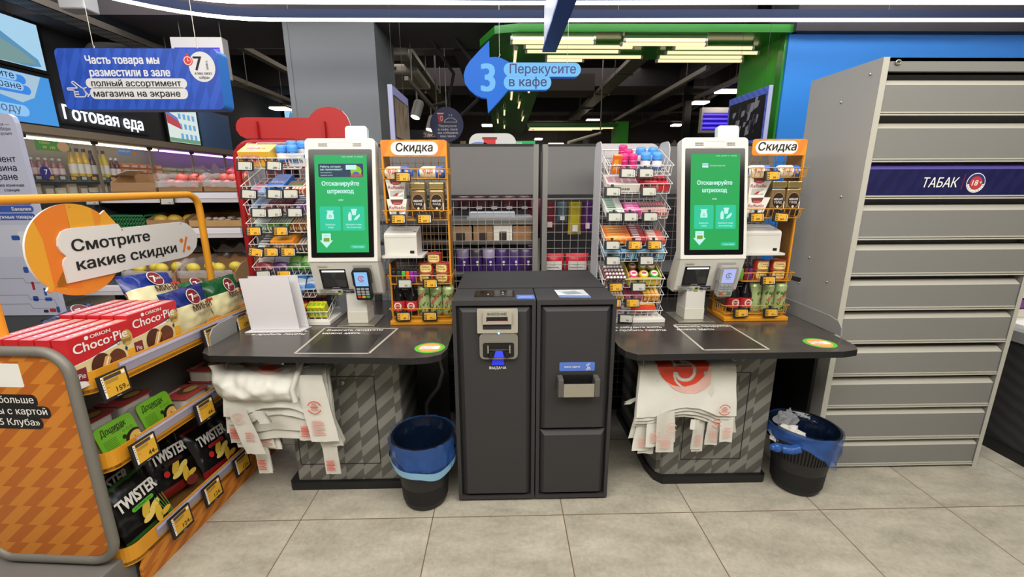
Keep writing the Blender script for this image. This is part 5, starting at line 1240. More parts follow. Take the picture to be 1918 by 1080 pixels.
# ================================================================== orange promotion gondola on the left (own frame: x along the aisle, -y is its front)
GA = math.atan2(.9974, .0724)
GM = Matrix.Translation((-1.378, 1.424, 0)) @ Matrix.Rotation(GA, 4, 'Z')
ORZ = zigzag('promo_orange_zigzag', '#b5621c', '#cd8028', 'Z', 'Y', .078, .105, -.85, -.5, .5)
ORZF = zigzag('promo_orange_zigzag_front', '#b8651c', '#d08428', 'Z', 'X', .05, .105, .85, .5, .5)
GTUBE = mat('tube_grey_hammered', '#77746c', .5, .2, bump=.2, bscale=400); GBASE = mat('plinth_grey_stone', '#706d69', .65, mottle=.15, mscale=6)
YSH = mat('shelf_yellow', '#dc951f', .5, bump=.08, bscale=500); RAILP = mat('price_rail_lilac', '#9892a2', .3); SHB = mat('shelf_inside_brown', '#6e4a1e', .7)
gt = thing('promotion_gondola', 'orange promotion shelf on the left edge with yellow shelves and grey tube end frame', 'shelf', (-1.378, 1.424, 0), GA)
def G(b, nm): return b.obj(nm, gt, True)
b = MB(); b.box(-.55, -.02, .035, .54, 0, .145, GBASE, bev=.006); b.box(-.02, .90, .05, .54, 0, .10, GBASE); G(b, 'plinth')
b = MB(); b.box(-.02, .90, .26, .30, .15, .83, GBASE); G(b, 'spine')
b = MB(); R = [(-.02, -.002), (.90, -.002), (.90, .112), (-.005, .112), (-.02, .09)]
P = [(-.035, .03), (-.02, .008), (.0, 0), (.90, 0), (.90, .115), (.04, .115), (-.015, .10), (-.033, .07)]
b.prism(P, .012, ORZF, frame((0, .012, 0), (1, 0, 0), (0, 0, 1))); G(b, 'kick_panel')
for (z0, z1, nm, dp) in ((.800, .878, 'top', .5), (.500, .575, 'middle', .5), (.105, .182, 'bottom', .5)):
    P = rrect(-.066, .90, .0, .54, .05, 6)
    b = MB(); b.prism(P, .012, SHB, FZ(z0+.004)); n = len(P)
    V = [(x, y, z0) for x, y in P]+[(x, y, z1) for x, y in P]
    Pi = rrect(-.062, .896, .004, .536, .046, 6)
    V += [(x, y, z0) for x, y in Pi]+[(x, y, z1) for x, y in Pi]
    b.add(V, [(i, (i+1) % n, n+(i+1) % n, n+i) for i in range(n)]+[(3*n+i, 3*n+(i+1) % n, 2*n+(i+1) % n, 2*n+i) for i in range(n)]+[(n+i, n+(i+1) % n, 3*n+(i+1) % n, 3*n+i) for i in range(n)], YSH)
    G(b, 'shelf')
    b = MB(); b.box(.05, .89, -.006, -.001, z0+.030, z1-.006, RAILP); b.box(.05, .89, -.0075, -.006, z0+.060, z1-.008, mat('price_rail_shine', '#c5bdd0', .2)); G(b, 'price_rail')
# end frame
FE = frame((-.095, 0, 0), (0, -1, 0), (0, 0, 1))        # plane facing the camera; local x = -t
P = rrect(-.485, -.012, .17, .970, .085, 8)
b = MB(); b.tube([FE @ Vector((x, y, .0)) for x, y in P], .0165, GTUBE, 10, closed=True); G(b, 'end_frame')
b = MB(); b.prism(rrect(-.470, -.028, .186, .955, .072, 8), .006, ORZ, FE @ Matrix.Translation((0, 0, -.003)))
FT = FE @ Matrix.Translation((0, 0, .003))
b.prism(rrect(-.268, -.178, .846, .928, .006), .0008, PAPER, FT)     # code sticker, left blank
for k, (x0, x1, z) in enumerate(((-.40, -.147, .778), (-.41, -.112, .737), (-.36, -.149, .697))): b.prism(rrect(x0, x1, z-.002, z+.042, .018), .0008+.0002*k, INK, FT)
b.text('Ещё больше', .034, PAPER, FT, -.158, .790, 'r', bold=.015, lift=.002); b.text('выгоды с картой', .034, PAPER, FT, -.122, .749, 'r', bold=.015, lift=.002); b.text('«X5 Клуба»', .034, PAPER, FT, -.158, .709, 'r', bold=.015, lift=.002)
b.ball(FT @ Vector((-.246, .962, .004)), .007, STEEL, 8, 5); G(b, 'end_panel')
b = MB(); b.prism(rrect(-.92, -.53, .10, .96, .08, 8), .006, ORZ, frame((-.10, 0, 0), (0, -1, 0), (0, 0, 1)))
b.box(-.09, .9, .58, 1.0, .0, .10, GBASE); G(b, 'far_side_panel')
# sign hoop
b = MB(); c = .07; P = [(-.045, .27, .82), (-.045, .27, 1.40)]
P = [Vector((-.075, .27, .83)), Vector((-.012, .27, 1.36))]
P = [(-.05, .27, .83), (-.05, .27, 1.2), (-.05, .27, 1.37)]+[(.02-.07*math.cos(a), .27, 1.37+.07*math.sin(a)) for a in [i*PI/12 for i in range(1, 7)]]+[(.83+.07*math.sin(a), .27, 1.37+.07*math.cos(a)) for a in [i*PI/12 for i in range(0, 7)]]+[(.90, .27, 1.2), (.90, .27, .84)]
b.tube(P, .0165, YSH, 10); G(b, 'sign_hoop')
FS = frame((0, .27, 0), (1, 0, 0), (0, 0, 1))
def carc(a0, a1, n=20): return [(.243+.1745*math.cos(math.radians(a0+(a1-a0)*i/n)), 1.2465+.1735*math.sin(math.radians(a0+(a1-a0)*i/n))) for i in range(n+1)]
O_ = carc(-130, 44, 44)+[(.360, 1.366), (.381, 1.386)][::-1][0:0]+[(.392, 1.360), (.381, 1.388), (.358, 1.372)]+carc(50, 222, 44)+[(.104, 1.118), (.118, 1.108)]
O_ = [p for p in O_ if not (p[0] > .40 and 1.30 < p[1] < 1.36) or True]
b = MB(); b.prism(O_, .008, mat('sign_orange_base', '#d98322', .5), FS, side=PAPER)
SO1 = mat('sign_amber', '#d99a28', .5); SO2 = mat('sign_orange_deep', '#d97620', .5)
F2 = FS @ Matrix.Translation((0, 0, .008))
b.flat([(.119, 1.110), (.131, 1.126), (.132, 1.30), (.117, 1.366)]+carc(137, 222, 24)+[(.104, 1.118)], SO1, F2)
b.flat([(.131, 1.126), (.228, 1.10)]+carc(93, 136, 14)+[(.132, 1.30)], SO2, F2)
b.flat([(.229, 1.31), (.327, 1.31)]+carc(61, 93, 10), SO1, F2)
b.flat([(.34, 1.31), (.418, 1.332), (.38, 1.385), (.36, 1.367)], SO1, F2)
b.flat([(.133, 1.127), (.19, 1.2), (.22, 1.2), (.17, 1.11)], SO1, F2)
G(b, 'sign_disc')
W_ = [(0.174, 1.131), (0.173, 1.199), (.178, 1.217), (0.192, 1.229), (.178, 1.247), (0.170, 1.27), (0.176, 1.298), (0.192, 1.320), (0.219, 1.33), (0.418, 1.33), (0.428, 1.312), (0.740, 1.312), (.775, 1.303), (0.808, 1.277), (.828, 1.247), (0.830, 1.212), (.815, 1.179), (0.784, 1.154), (0.750, 1.141), (.72, 1.138), (0.400, 1.136), (0.372, 1.133)][::-1]
b = MB(); b.prism(W_, .007, mat('sign_white', '#d6d4d0', .5), FS @ Matrix.Translation((0, 0, .009)))
F3 = FS @ Matrix.Translation((0, 0, .016))
b.text('Смотрите', .060, INK, F3, .385, 1.244, bold=.04, width=.338); b.text('какие скидки', .060, INK, F3, .4535, 1.172, bold=.04, width=.470)
OR2 = mat('percent_orange', '#d9742c', .5)
b.flat(ellipse(.727, 1.222, .011), OR2, F3, .001); b.flat(ellipse(.764, 1.180, .011), OR2, F3, .001); b.flat([(.722, 1.166), (.733, 1.162), (.768, 1.235), (.757, 1.240)], OR2, F3, .001)
for x, z in ((.24, 1.408), (.43, 1.305), (.74, 1.303)): b.flat(ellipse(x, z, .003, n=8), STEEL, F3, .001)
G(b, 'sign_board')
# ---- price tags on the gondola: things of their own
def gtag(s, z, price, lb, kop='99'):
    o = price_tag(0, 0, 0, price, lb, True, w=.104, h=.094, big=True, kop=kop)
    o.matrix_world = GM @ Matrix.Translation((s, -.023, z)) @ Matrix.Rotation(-.10, 4, 'X')
for s, z, p, lb in ((-.003, .862, '159', 'large yellow price tag reading 159 under the red pie boxes'), (.468, .868, '129', 'large yellow price tag reading 129 under the blue croissant bag'), (.68, .872, '129', 'yellow price tag reading 129 nearest the counter, under the green croissant bag'),
                    (.05, .570, '44', 'yellow price tag reading 44 under the green noodle trays'), (.356, .564, '44', 'yellow price tag reading 44 under the red noodle trays'), (.134, .182, '124', 'nearest yellow price tag reading 124 on the bottom orange shelf'), (.315, .180, '124', 'middle yellow price tag reading 124 on the bottom orange shelf'), (.517, .182, '124', 'farthest yellow price tag reading 124, by the carrier bags')): gtag(s, z, p, lb)
def GL(s, t, z, rz=0, rx=0, ry=0): return GM @ Matrix.Translation((s, t, z)) @ Matrix.Rotation(rz, 4, 'Z') @ Matrix.Rotation(rx, 4, 'X') @ Matrix.Rotation(ry, 4, 'Y')
# ---- red pie boxes
PR = mat('pie_box_red', '#c62329', .42); PRT = mat('pie_box_top_pink', '#dd8794', .42); PCR = mat('pie_box_cream', '#dcc894', .5); CHO = mat('pie_chocolate', '#4e2716', .45); CHO2 = mat('pie_chocolate_light', '#6e3a20', .5); PCK = mat('pie_cake', '#d9a85c', .6); NVY = mat('pie_navy', '#232f5a', .5)
def pie_proto():
    w, h, d = .222, .172, .050; t = thing('pie_box', '', 'box')
    b = MB(); b.box(0, w, 0, d, 0, h, PR); f = FY(0) @ Matrix.Diagonal((1, 1.32, 1, 1))
    b.flat([(0, .0), (w, 0), (w, .078), (0, .060)], PCR, f, .0005); b.flat([(0, .060), (w, .078), (w, .088), (.06, .066), (0, .062)], PAPER, f, .0008); b.flat([(.10, .071), (w, .094), (w, .100), (.16, .079)], NVY, f, .001)
    b.flat(ellipse(.200, .085, .022), mat('pie_gold', '#c9a352', .5), f, .0012)
    b.rect(.192, w, 0, .05, mat('pie_yellow_edge', '#dda62c', .5), f, .0008); b.obj('carton', t, True)
    b = MB(); f0 = FY(0); b.text('ORION', .017, PAPER, f0, .110, .153, bold=.03, width=.072); b.flat(ellipse(.062, .159, .007), PAPER, f0, .001); b.text('Choco·Pie', .046, PAPER, f0, .108, .117, bold=.03, width=.19, lift=.002); b.text('Original', .019, mat('pie_brown_text', '#5c3a1c', .5), f, .186, .074, shear=.2, lift=.003, width=.056); b.obj('lettering', t, True)
    b = MB(); b.flat(ellipse(.150, .038, .034, .026), CHO2, f, .001); b.flat(ellipse(.092, .036, .036, .034), CHO, f, .0016)
    b.flat([(.075, .006), (.094, .004), (.128, .046), (.124, .058), (.108, .056)], PCK, f, .002); b.flat([(.086, .006), (.09, .005), (.121, .052), (.117, .053)], PAPER, f, .0024)
    for i in range(6): b.ring(.150, .032, .012+.004*i, .0132+.004*i, CHO, f, .0013, 20, 150, 10)
    b.flat([(.184, .056), (.190, .048), (.196, .056), (.190, .064)], NVY, f, .0015); b.rect(.004, .04, .012, .05, mat('pie_maroon', '#7c2630', .5), f, .001); b.text('Pie', .02, PAPER, f, .022, .024, lift=.0018); b.flat([(0, 0), (.04, 0), (.03, .014), (.01, .02), (0, .02)], PAPER, f, .0016); b.flat(ellipse(.195, .012, .0), PCK, f) if 0 else None
    b.obj('picture', t, True)
    b = MB(); T_ = frame((0, 0, h), (1, 0, 0), (0, 1, 0)); b.rect(0, w, .006, d-.006, PRT, T_, .0004); b.text('Choco·Pie', .030, PAPER, T_, .10, .014, bold=.05, width=.145, lift=.0014); b.rect(.165, .215, .012, .04, mat('pie_top_tan', '#c29a86', .5), T_, .0008); b.obj('top_print', t, True)
    return t
_p = pie_proto()
_rows = ('front', 'second', 'third', 'fourth', 'rearmost')
for col, (s0, t0, z0) in enumerate(((-.085, .012, .832), (.142, .020, .845))):
    for r in range(5):
        o = _p if (col, r) == (0, 0) else dup(_p, (0, 0, 0))
        o.matrix_world = GL(s0+random.uniform(-.002, .002), t0+.0545*r, z0 if r else z0)
        tag(o, 'red pie box in the %s row on the top orange shelf, %s column' % (_rows[r], ('near', 'far')[col]), 'box')
b = MB(); b.box(.14, .37, .02, .28, .817, .844, CARD); o = b.obj('carton_tray'); o.matrix_world = GM; tag(o, 'low brown carton tray under the far column of red pie boxes', 'box')
# ---- croissant bags
def cbag(s, t, z, w, h, col, lb, rz=0, rx=-.25, ry=0, txt='МИНИ', d=.09):
    A = mat('cro_'+col, col, .22, bump=.35, bscale=26); C_ = mat('cro_cream', '#dcd6a8', .25, bump=.35, bscale=26)
    T = thing('croissant_bag', lb, 'snack bag'); T.matrix_world = GL(s, t, z, rz, rx, ry)
    b = MB(); pouch(b, w, h, d, Matrix.Identity(4), [(0, .62, C_), (.62, 1, A)], cr=.007); b.obj('bag_film', T, True)
    def sf(q): return frame((0, -d/2*(.93 if q < .8 else .8)-.002, q*h), (1, 0, 0), (0, -(.0 if q < .7 else -.25), 1))
    b = MB(); f = frame((0, -d/2-.006, 0)); fu = frame((0, -d/2-.004, h*.76), (1, 0, 0), (0, .16, 1)); b.flat(ellipse(.0, .0, .034, .038), PAPER, fu, .0); b.flat(ellipse(0, 0, .031, .035), mat('cro_maroon', '#7a2028', .4), fu, .001); b.text('7', .05, PAPER, fu, -.010, -.020, bold=.03, lift=.002); b.text('DAYS', .016, PAPER, fu, .012, -.006, bold=.02, lift=.002, width=.03); b.obj('brand_badge', T, True)
    b = MB(); b.text(txt, .038, mat('cro_brown', '#4a1c14', .5), f, .025, h*.44, bold=.03, width=w*.44); b.text('Круассаны', .02, mat('cro_grey_text', '#6a6a5c', .5), f, .022, h*.33, shear=.3, width=w*.32); b.rect(w*.22, w*.40, h*.55, h*.61, mat('cro_red_tab', '#c63a30', .5), f, .0006)
    b.obj('lettering', T, True)
    b = MB()
    for q in range(5): b.flat(ellipse(w*.1+.018*q, h*.12+.008*(q % 2), .014, .007), mat('cro_pastry', '#c98a3c', .5), f, .001)
    b.obj('pastry_picture', T, True)
cbag(.515, .075, .832, .245, .205, '#1c2a6e', 'blue and cream croissant bag standing in front on the orange shelf')
cbag(.765, .085, .832, .23, .200, '#16502a', 'green and cream croissant bag standing at the counter end of the orange shelf')
cbag(.475, .17, .925, .25, .205, '#1f3484', 'blue and cream croissant bag leaning on top of the others, highest one', rx=-.55, ry=.12)
cbag(.35, .36, .85, .22, .17, '#1a2450', 'dark blue croissant bag behind the red pie boxes', rx=-.75, ry=-.1)
cbag(.745, .20, .87, .24, .165, '#1c5c30', 'green croissant bag lying behind the green front bag', rx=-.6, ry=.05)
# ---- noodle trays
GN = mat('noodle_green', '#6fb023', .4); GW = mat('noodle_tray_white', '#c9c6bd', .5); RN = mat('noodle_red', '#a8403c', .45); BRN = mat('noodle_photo_brown', '#5a3f24', .6); NOO = mat('noodle_photo_yellow', '#d9b25a', .6)
def noodle(nm, lb, M_, col, grp=None):
    T = thing(nm, lb, 'noodle pack', group=grp); T.matrix_world = M_
    key = 'noodle'+col
    if key in _tagproto:
        for c in kids(_tagproto[key]): d = c.copy(); COL.objects.link(d); d.parent = T
        return
    _tagproto[key] = T; w, h, d = .15, .125, .05; C_ = GN if col == 'g' else RN
    b = MB(); b.prism(rrect(-w/2+.006, w/2-.006, .006, h-.006, .022), d, GW, frame((0, d, 0))); b.obj('tray', T, True)
    b = MB(); f = FY(0); b.prism(rrect(-w/2, w/2, 0, h, .018), .003, C_, f); f = FY(-.003)
    TX = mat('noodle_ink', '#16260e', .5)
    if col == 'g':
        b.text('Доширак', .034, TX, f, -.008, .088, bold=.02, shear=.15, width=.10)
        b.line([(-.02, .083), (.03, .086)], .0025, TX, f)
        for q in range(7): b.line([(-.062, .066-.006*q), (-.012, .066-.006*q)], .0018, mat('noodle_small_text', '#3f7a1c', .5), f)
        for q in range(3): b.ring(.022+.016*q, .072, .004, .0055, mat('noodle_small_text', '#3f7a1c', .5), f)
        P = ellipse(.052, .018, .042, .044); P = [(min(x, w/2), max(y, .0)) for x, y in P]; b.flat(P, mat('noodle_bowl', '#20160e', .5), f, .001); P = [(min(x, w/2-.002), max(y, .002)) for x, y in ellipse(.056, .016, .034, .036)]; b.flat(P, NOO, f, .0015)
        for q in range(6): b.flat(ellipse(.036+.0065*q, .014+.008*(q % 3), .004), mat('noodle_bits', '#e8d9b8' if q % 2 else '#c25a3c', .6) if 0 else (mat('noodle_bit_pale', '#ead9b8', .6) if q % 2 else mat('noodle_bit_red', '#c25a3c', .6)), f, .002)
        b.flat(ellipse(.014, .050, .008), TX, f, .002)
    else:
        b.flat(ellipse(.02, .06, .048, .036), BRN, f, .001); b.flat(ellipse(.03, .056, .034, .022), mat('noodle_photo_tan', '#a98a4c', .6), f, .0015); b.text('Доширак', .022, PAPER, f, -.01, .10, bold=.02, width=.08)
    b.obj('lid', T, True)
noodle('noodle_tray', 'green noodle tray standing in front on the middle orange shelf, near one', GL(.052, .045, .518, 0, -.30), 'g')
noodle('noodle_tray', 'green noodle tray standing in front on the middle orange shelf, far one', GL(.228, .05, .520, 0, -.30), 'g')
for i in range(2):
    for k in range(2): noodle('noodle_tray', 'noodle tray lying with brown lid photo behind the two green ones', GL(.06+.17*i, .14, .576+.058*k, 0, -PI/2), 'r', 'lying noodle trays behind the green ones')
for i in range(3):
    for k in range(2 if i else 1): noodle('noodle_tray', 'red noodle tray lying flat along the middle shelf towards the counter', GL(.40+.165*i, .03+.0*k, .578+.058*k, 0, -PI/2), 'r', 'red noodle trays lying along the shelf')
# ---- crisps bags
def crisps(s, t, z, lb, c2, rx=-.40, ry=0, w=.205, h=.255, pill='зелёный лук', pc='#5cb83a'):
    T = thing('crisp_bag', lb, 'snack bag'); T.matrix_world = GL(s, t, z, 0, rx, ry)
    K = mat('crisp_black', '#131312', .25, bump=.3, bscale=30); K2 = mat('crisp_'+c2, c2, .25, bump=.3, bscale=30); d = .07
    b = MB(); pouch(b, w, h, d, Matrix.Identity(4), [(0, .16, K2), (.16, .95, K), (.95, 1, K2)], cr=.005); b.obj('bag_film', T, True)
    f = frame((0, -d/2-.006, 0)); b = MB()
    b.text('TWISTER', .066, PAPER, f, 0, h*.61, bold=.08, width=w*.80, shear=.1)
    b.prism(rrect(-.045, .05, h*.50, h*.565, .008), .0006, mat('pill_'+pc, pc, .4), f); b.text(pill, .012, INK, f, .002, h*.52, width=.075); b.obj('lettering', T, True)
    b = MB(); Y_ = mat('crisp_chip', '#d9b23c', .5); Y2 = mat('crisp_chip_pale', '#e6cc6a', .5)
    for (x, y, a, l, m) in ((.0, .11, .9, .036, Y_), (.03, .095, .5, .034, Y2), (.028, .06, 1.2, .036, Y_), (-.008, .075, .2, .028, Y2), (.055, .05, .2, .026, Y_)):
        b.flat([(x+l*math.cos(q)*math.cos(a)-l*.42*math.sin(q)*math.sin(a), y+l*math.cos(q)*math.sin(a)+l*.42*math.sin(q)*math.cos(a)) for q in [2*PI*i/14 for i in range(14)]], m, f, .0004+.0004*len(b.mats))
    if c2 != '#2f5a26':
        b.flat(ellipse(-.05, .10, .014), RED, f, .002); b.flat(ellipse(.04, .02, .03, .02), mat('crisp_meat', '#6a2a26', .5), f, .002)
    else:
        for q in range(4): b.line([(.06+.006*q, .02), (.045+.012*q, .12)], .003, mat('crisp_onion', '#4f8f3a', .5), f)
    b.obj('picture', T, True)
crisps(.085, .05, .122, 'black crisps bag with green pill, nearest on the bottom orange shelf', '#2f5a26', rx=-.38, ry=-.04)
crisps(.285, .10, .155, 'black crisps bag with tomato picture in the middle of the bottom orange shelf', '#7a1f1c', pill='томат', pc='#3a2020', rx=-.40, ry=.10)
crisps(.485, .05, .125, 'black crisps bag with red pill at the far end of the bottom orange shelf', '#8a1f24', pill='острый перец', pc='#b02a30', rx=-.42, ry=.06)
crisps(.12, .24, .125, 'black crisps bag in the shadow behind the nearest one', '#1f3a20', rx=-.2)
crisps(.36, .24, .125, 'black crisps bag in the shadow behind the middle one', '#4a1a18', rx=-.2)
crisps(.69, .07, .125, 'black crisps bag at the end of the bottom shelf behind the carrier bags', '#5a1a1c', rx=-.3, pill='паприка', pc='#a8501c')
# ================================================================== carrier bags under the counters
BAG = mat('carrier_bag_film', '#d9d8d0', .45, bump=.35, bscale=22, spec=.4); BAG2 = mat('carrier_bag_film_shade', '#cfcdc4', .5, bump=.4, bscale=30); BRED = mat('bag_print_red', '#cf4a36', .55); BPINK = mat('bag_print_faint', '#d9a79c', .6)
def nz(x, y, z): return noise.noise(Vector((x, y, z)))
def strip(b, x0, x1, z0, z1, y, m, seed=0, amp=.008, skew=0.0, flare=0.0, nu=6, nv=10):
    """hanging sheet from z1 down to z0, edges slightly wavy"""
    def fn(u, v):
        z = z1+(z0-z1)*v; x = x0+(x1-x0)*u+skew*v+flare*(u-.5)*v
        return Vector((x+.004*nz(z*9, seed, 1)*v, y+amp*(nz(x*14, z*8, seed)*1.2+.6*nz(x*30, z*3, seed+9)), z+(.004*nz(x*40, seed, 3) if v > .95 else 0)))
    b.grid(fn, nu, nv, m)
def mark(f_, b, x, z, r, m):
    """round recycling stamp"""
    b.ring(x, z, r*.86, r, m, f_, .0012, 20, 160, 16); b.ring(x, z, r*.86, r, m, f_, .0012, 200, 340, 16)
    for k, w in enumerate((.5, .8, .9, .7)): b.rect(x-r*w*.6, x+r*w*.6, z+r*(.42-.2*k), z+r*(.52-.2*k), m, f_, .0012)
    b.text('СПАСИБО', r*.4, m, f_, x, z-r*.52, width=r*1.1)
def block(f_, b, x0, x1, z0, z1, m, n=7):
    for k in range(n): z = z0+(z1-z0)*k/n; b.rect(x0, x1-(x1-x0)*(.2*(k % 3 == 2)), z, z+(z1-z0)/n*.55, m, f_, .001)
def bag_bundle(left):
    nm = 'left' if left else 'right'
    Yr = 1.872; t = thing('carrier_bag_bundle', 'bundle of white carrier bags with red print hanging under the %s counter%s' % (nm, ', one half opened' if left else ', red logo'), 'carrier bags', (-1.03 if left else .84, Yr, .4))
    x0, x1 = (-1.245, -.795) if left else (.625, 1.062)
    zt = .690 if left else .688
    # hanging bracket
    b = MB(); b.tube([(x0+.012, Yr+.03, .755), (x0+.01, Yr-.045, .70), (x0+.008, Yr-.045, .60)], .0035, STEEL, 6); b.tube([(x1-.005, Yr+.03, .755), (x1-.005, Yr-.045, .70)], .0035, STEEL, 6); b.cyl((x0, Yr, zt-.012), (x1, Yr, zt-.012), .006, STEEL, 8); b.obj('hanger', t)
    # layered body: rolls over the rod and hangs down
    zb = .455 if left else .42
    for k in range(4):
        b = MB(); yo = .007*k; xo = random.uniform(-.008, .008)
        def fn(u, v, k=k, xo=xo):
            x = x0+(x1-x0)*u+xo; L = zt-zb+(.045 if left else .02)*k
            arch = .05*(1-min(1, (abs(u-.5)/.32)**2)) if abs(u-.5) < .32 else 0
            d = v*L
            if d < .03: y = Yr-.006+.01*k-.042*math.sin(d/.03*PI/2); z = zt-.004*k-.012*(d/.03)**2
            else: y = Yr-.048-.03*v+.009*k; z = zt-.012-(d-.03)*(1+.0*u)
            z += arch*v*v*(.9 if not left or k < 2 else .15)
            y += .010*nz(x*10, z*9, k*3)+.006*nz(x*26, z*14, k+20)*v
            return Vector((x+(.03*(u-.5)*v), y, z))
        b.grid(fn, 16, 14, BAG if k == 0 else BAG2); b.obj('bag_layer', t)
    # handles hanging lower, several layers each side
    hs = []
    if left: hs = [(-1.262, -1.195, .330, .002, .0), (-1.25, -1.17, .300, .01, .012), (-1.235, -1.10, .290, .03, .022), (-1.22, -1.09, .275, .045, .03), (-1.205, -1.10, .285, .05, .038), (-.93, -.86, .335, -.015, .0), (-.895, -.80, .330, .04, -.006), (-.90, -.795, .300, .045, .012), (-.885, -.80, .315, .055, .02), (-1.19, -1.125, .145, .018, .03), (-.86, -.79, .148, .012, .012)]
    else: hs = [(.632, .69, .30, -.04, .03), (.64, .72, .24, -.03, .02), (.66, .735, .22, -.02, .028), (.665, .745, .275, .0, .0), (.70, .785, .252, .012, -.012), (.735, .80, .285, .015, .02), (.90, .955, .245, -.01, .02), (.905, .96, .225, -.005, .03), (.96, 1.02, .275, -.01, .006), (1.0, 1.06, .30, .01, -.01), (1.01, 1.075, .33, .03, .02), (.615, .65, .47, -.05, .05)]
    for i, (a, c, z0, sk, yo) in enumerate(hs):
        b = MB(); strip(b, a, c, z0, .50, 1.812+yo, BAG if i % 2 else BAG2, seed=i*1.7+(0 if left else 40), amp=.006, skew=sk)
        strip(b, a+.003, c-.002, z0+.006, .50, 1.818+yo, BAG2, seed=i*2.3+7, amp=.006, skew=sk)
        y = 1.803+yo; f_ = FY(y-.004); mx = (a+c)/2+sk*.8; w = (c-a)
        if i in ((0, 3, 5, 6, 9, 10) if left else (1, 3, 4, 6, 8, 9)):
            block(f_, b, mx-w*.28, mx+w*.28, z0+.03, z0+.085, BRED if i in (5, 10) else BPINK if not (left and i in (0, 9)) else BRED)
        b.obj('bag_handle', t)
    if left:
        # half opened top bag, crumpled forward over the rest
        b = MB()
        def fn(u, v):
            x = -1.315+.44*u+.03*v*(1-u); z = .705-.02*u-(.185-.015*math.sin(u*PI))*v-.02*(1-abs(2*u-1))*0
            z -= .05*(u < .12)*(.12-u)/.12*0
            bulge = .10*math.sin(PI*min(1, v*1.05))**.7*(math.sin(PI*min(1, max(0, u)))**.4)
            y = 1.842-bulge+.022*nz(x*13, z*15, 3)+.014*nz(x*30, z*28, 7)
            return Vector((x, y, z+.010*nz(x*12, v*3, 5)))
        b.grid(fn, 34, 22, BAG)
        b.grid(lambda u, v: fn(.44+.34*u, .02+.10*v*(1-abs(2*u-1)**2))+Vector((0, -.003, .003)), 16, 5, mat('bag_logo_pink', '#dfb4aa', .6))
        b.grid(lambda u, v: fn(.50+.22*u, .01+.055*v*(1-abs(2*u-1)**2))+Vector((0, -.005, .005)), 12, 4, mat('bag_logo_red', '#e0442c', .5))
        for k in range(5):
            def f2(u, v, k=k): return Vector((-1.11+.055*u+.008*k, 1.765-.004*k+.02*math.sin(u*PI), .515-.008*k-.022*v-.010*math.sin(u*3)))
            b.grid(f2, 6, 3, BAG2)
        b.obj('opened_bag', t)
        b = MB(); b.tube([(-.93, 1.86, .70), (-.90, 1.82, .716), (-.905, 1.79, .68), (-.925, 1.765, .62), (-.915, 1.76, .56)], .012, BAG2, 8); b.obj('twisted_handle', t)
        b = MB(); strip(b, -.925, -.80, .345, .672, 1.788, BAG, seed=77, amp=.005, skew=.045); f_ = frame((0, 1.779, 0)); mark(f_, b, -.845, .52, .032, BRED); block(f_, b, -.865, -.81, .385, .46, BPINK, 9); b.obj('front_panel', t)
        b = MB(); strip(b, -1.235, -1.15, .29, .52, 1.782, BAG2, seed=31, amp=.004, skew=.06); f_ = FY(1.775); mark(f_, b, -1.185, .475, .028, BPINK); block(f_, b, -1.165, -1.125, .36, .41, BPINK, 6); b.obj('front_handle', t)
        b = MB(); b.flat(ellipse(-1.03, .716, .10, .02, a0=0), mat('bag_logo_red', '#c8322c', .55), FY(1.84)); b.obj('logo_print', t) if 0 else None
    else:
        b = MB(); LR = mat('bag_logo_red', '#e0442c', .5); LP = mat('bag_logo_pink', '#dfb4aa', .6); q = .003
        def surf(x, d):     # follows the front layer over the rod, a touch outside it
            u = (x-x0)/(x1-x0); v = d/(zt-zb)
            if d < .03: y = Yr-.006-.042*math.sin(d/.03*PI/2); z = zt-.012*(d/.03)**2
            else: y = Yr-.048-.03*v; z = zt-.012-(d-.03)
            return Vector((x+(.03*(u-.5)*v), y+.010*nz(x*10, z*9, 0)+.006*nz(x*26, z*14, 20)*v-.0035, z+.0012))
        def kind(x, d):
            a = (x-.815); e = d-.005
            r1 = math.hypot(a, e*1.0); r2 = math.hypot(a-.035, e-.03)
            if r1 < .118:
                g = math.hypot(a-.01, e-.045)
                if .034 < g < .05 and not (a < -.005 and e < .05): return None
                if -.045 < a < -.03 and e < .03: return None
                if -.045 < a < .04 and .012 < e < .022: return None
                if abs(math.hypot(a-.03, e-.055)-.07) < .005 and e > .05: return None
                return LR
            if r2 < .122 and e > 0: return LP
            return None
        for i in range(84):
            for k in range(54):
                x = .69+.003*i; d = .0+.003*k; m = kind(x+.0015, d+.0015)
                if m: b.add([surf(x, d+q), surf(x+q, d+q), surf(x+q, d), surf(x, d)], [(0, 1, 2, 3)], m)
        b.obj('logo_print', t)
        b = MB(); f_ = FY(1.776); mark(f_, b, 1.005, .48, .027, BRED); mark(FY(1.772), b, .765, .395, .026, BPINK); mark(f_, b, .975, .41, .022, BRED); b.obj('stamp_print', t)
        b = MB(); strip(b, .855, .875, .385, .435, 1.775, BAG, 5); strip(b, .88, .895, .39, .43, 1.778, BAG2, 8); b.obj('tear_tab', t)
    return t
bag_bundle(True); bag_bundle(False)

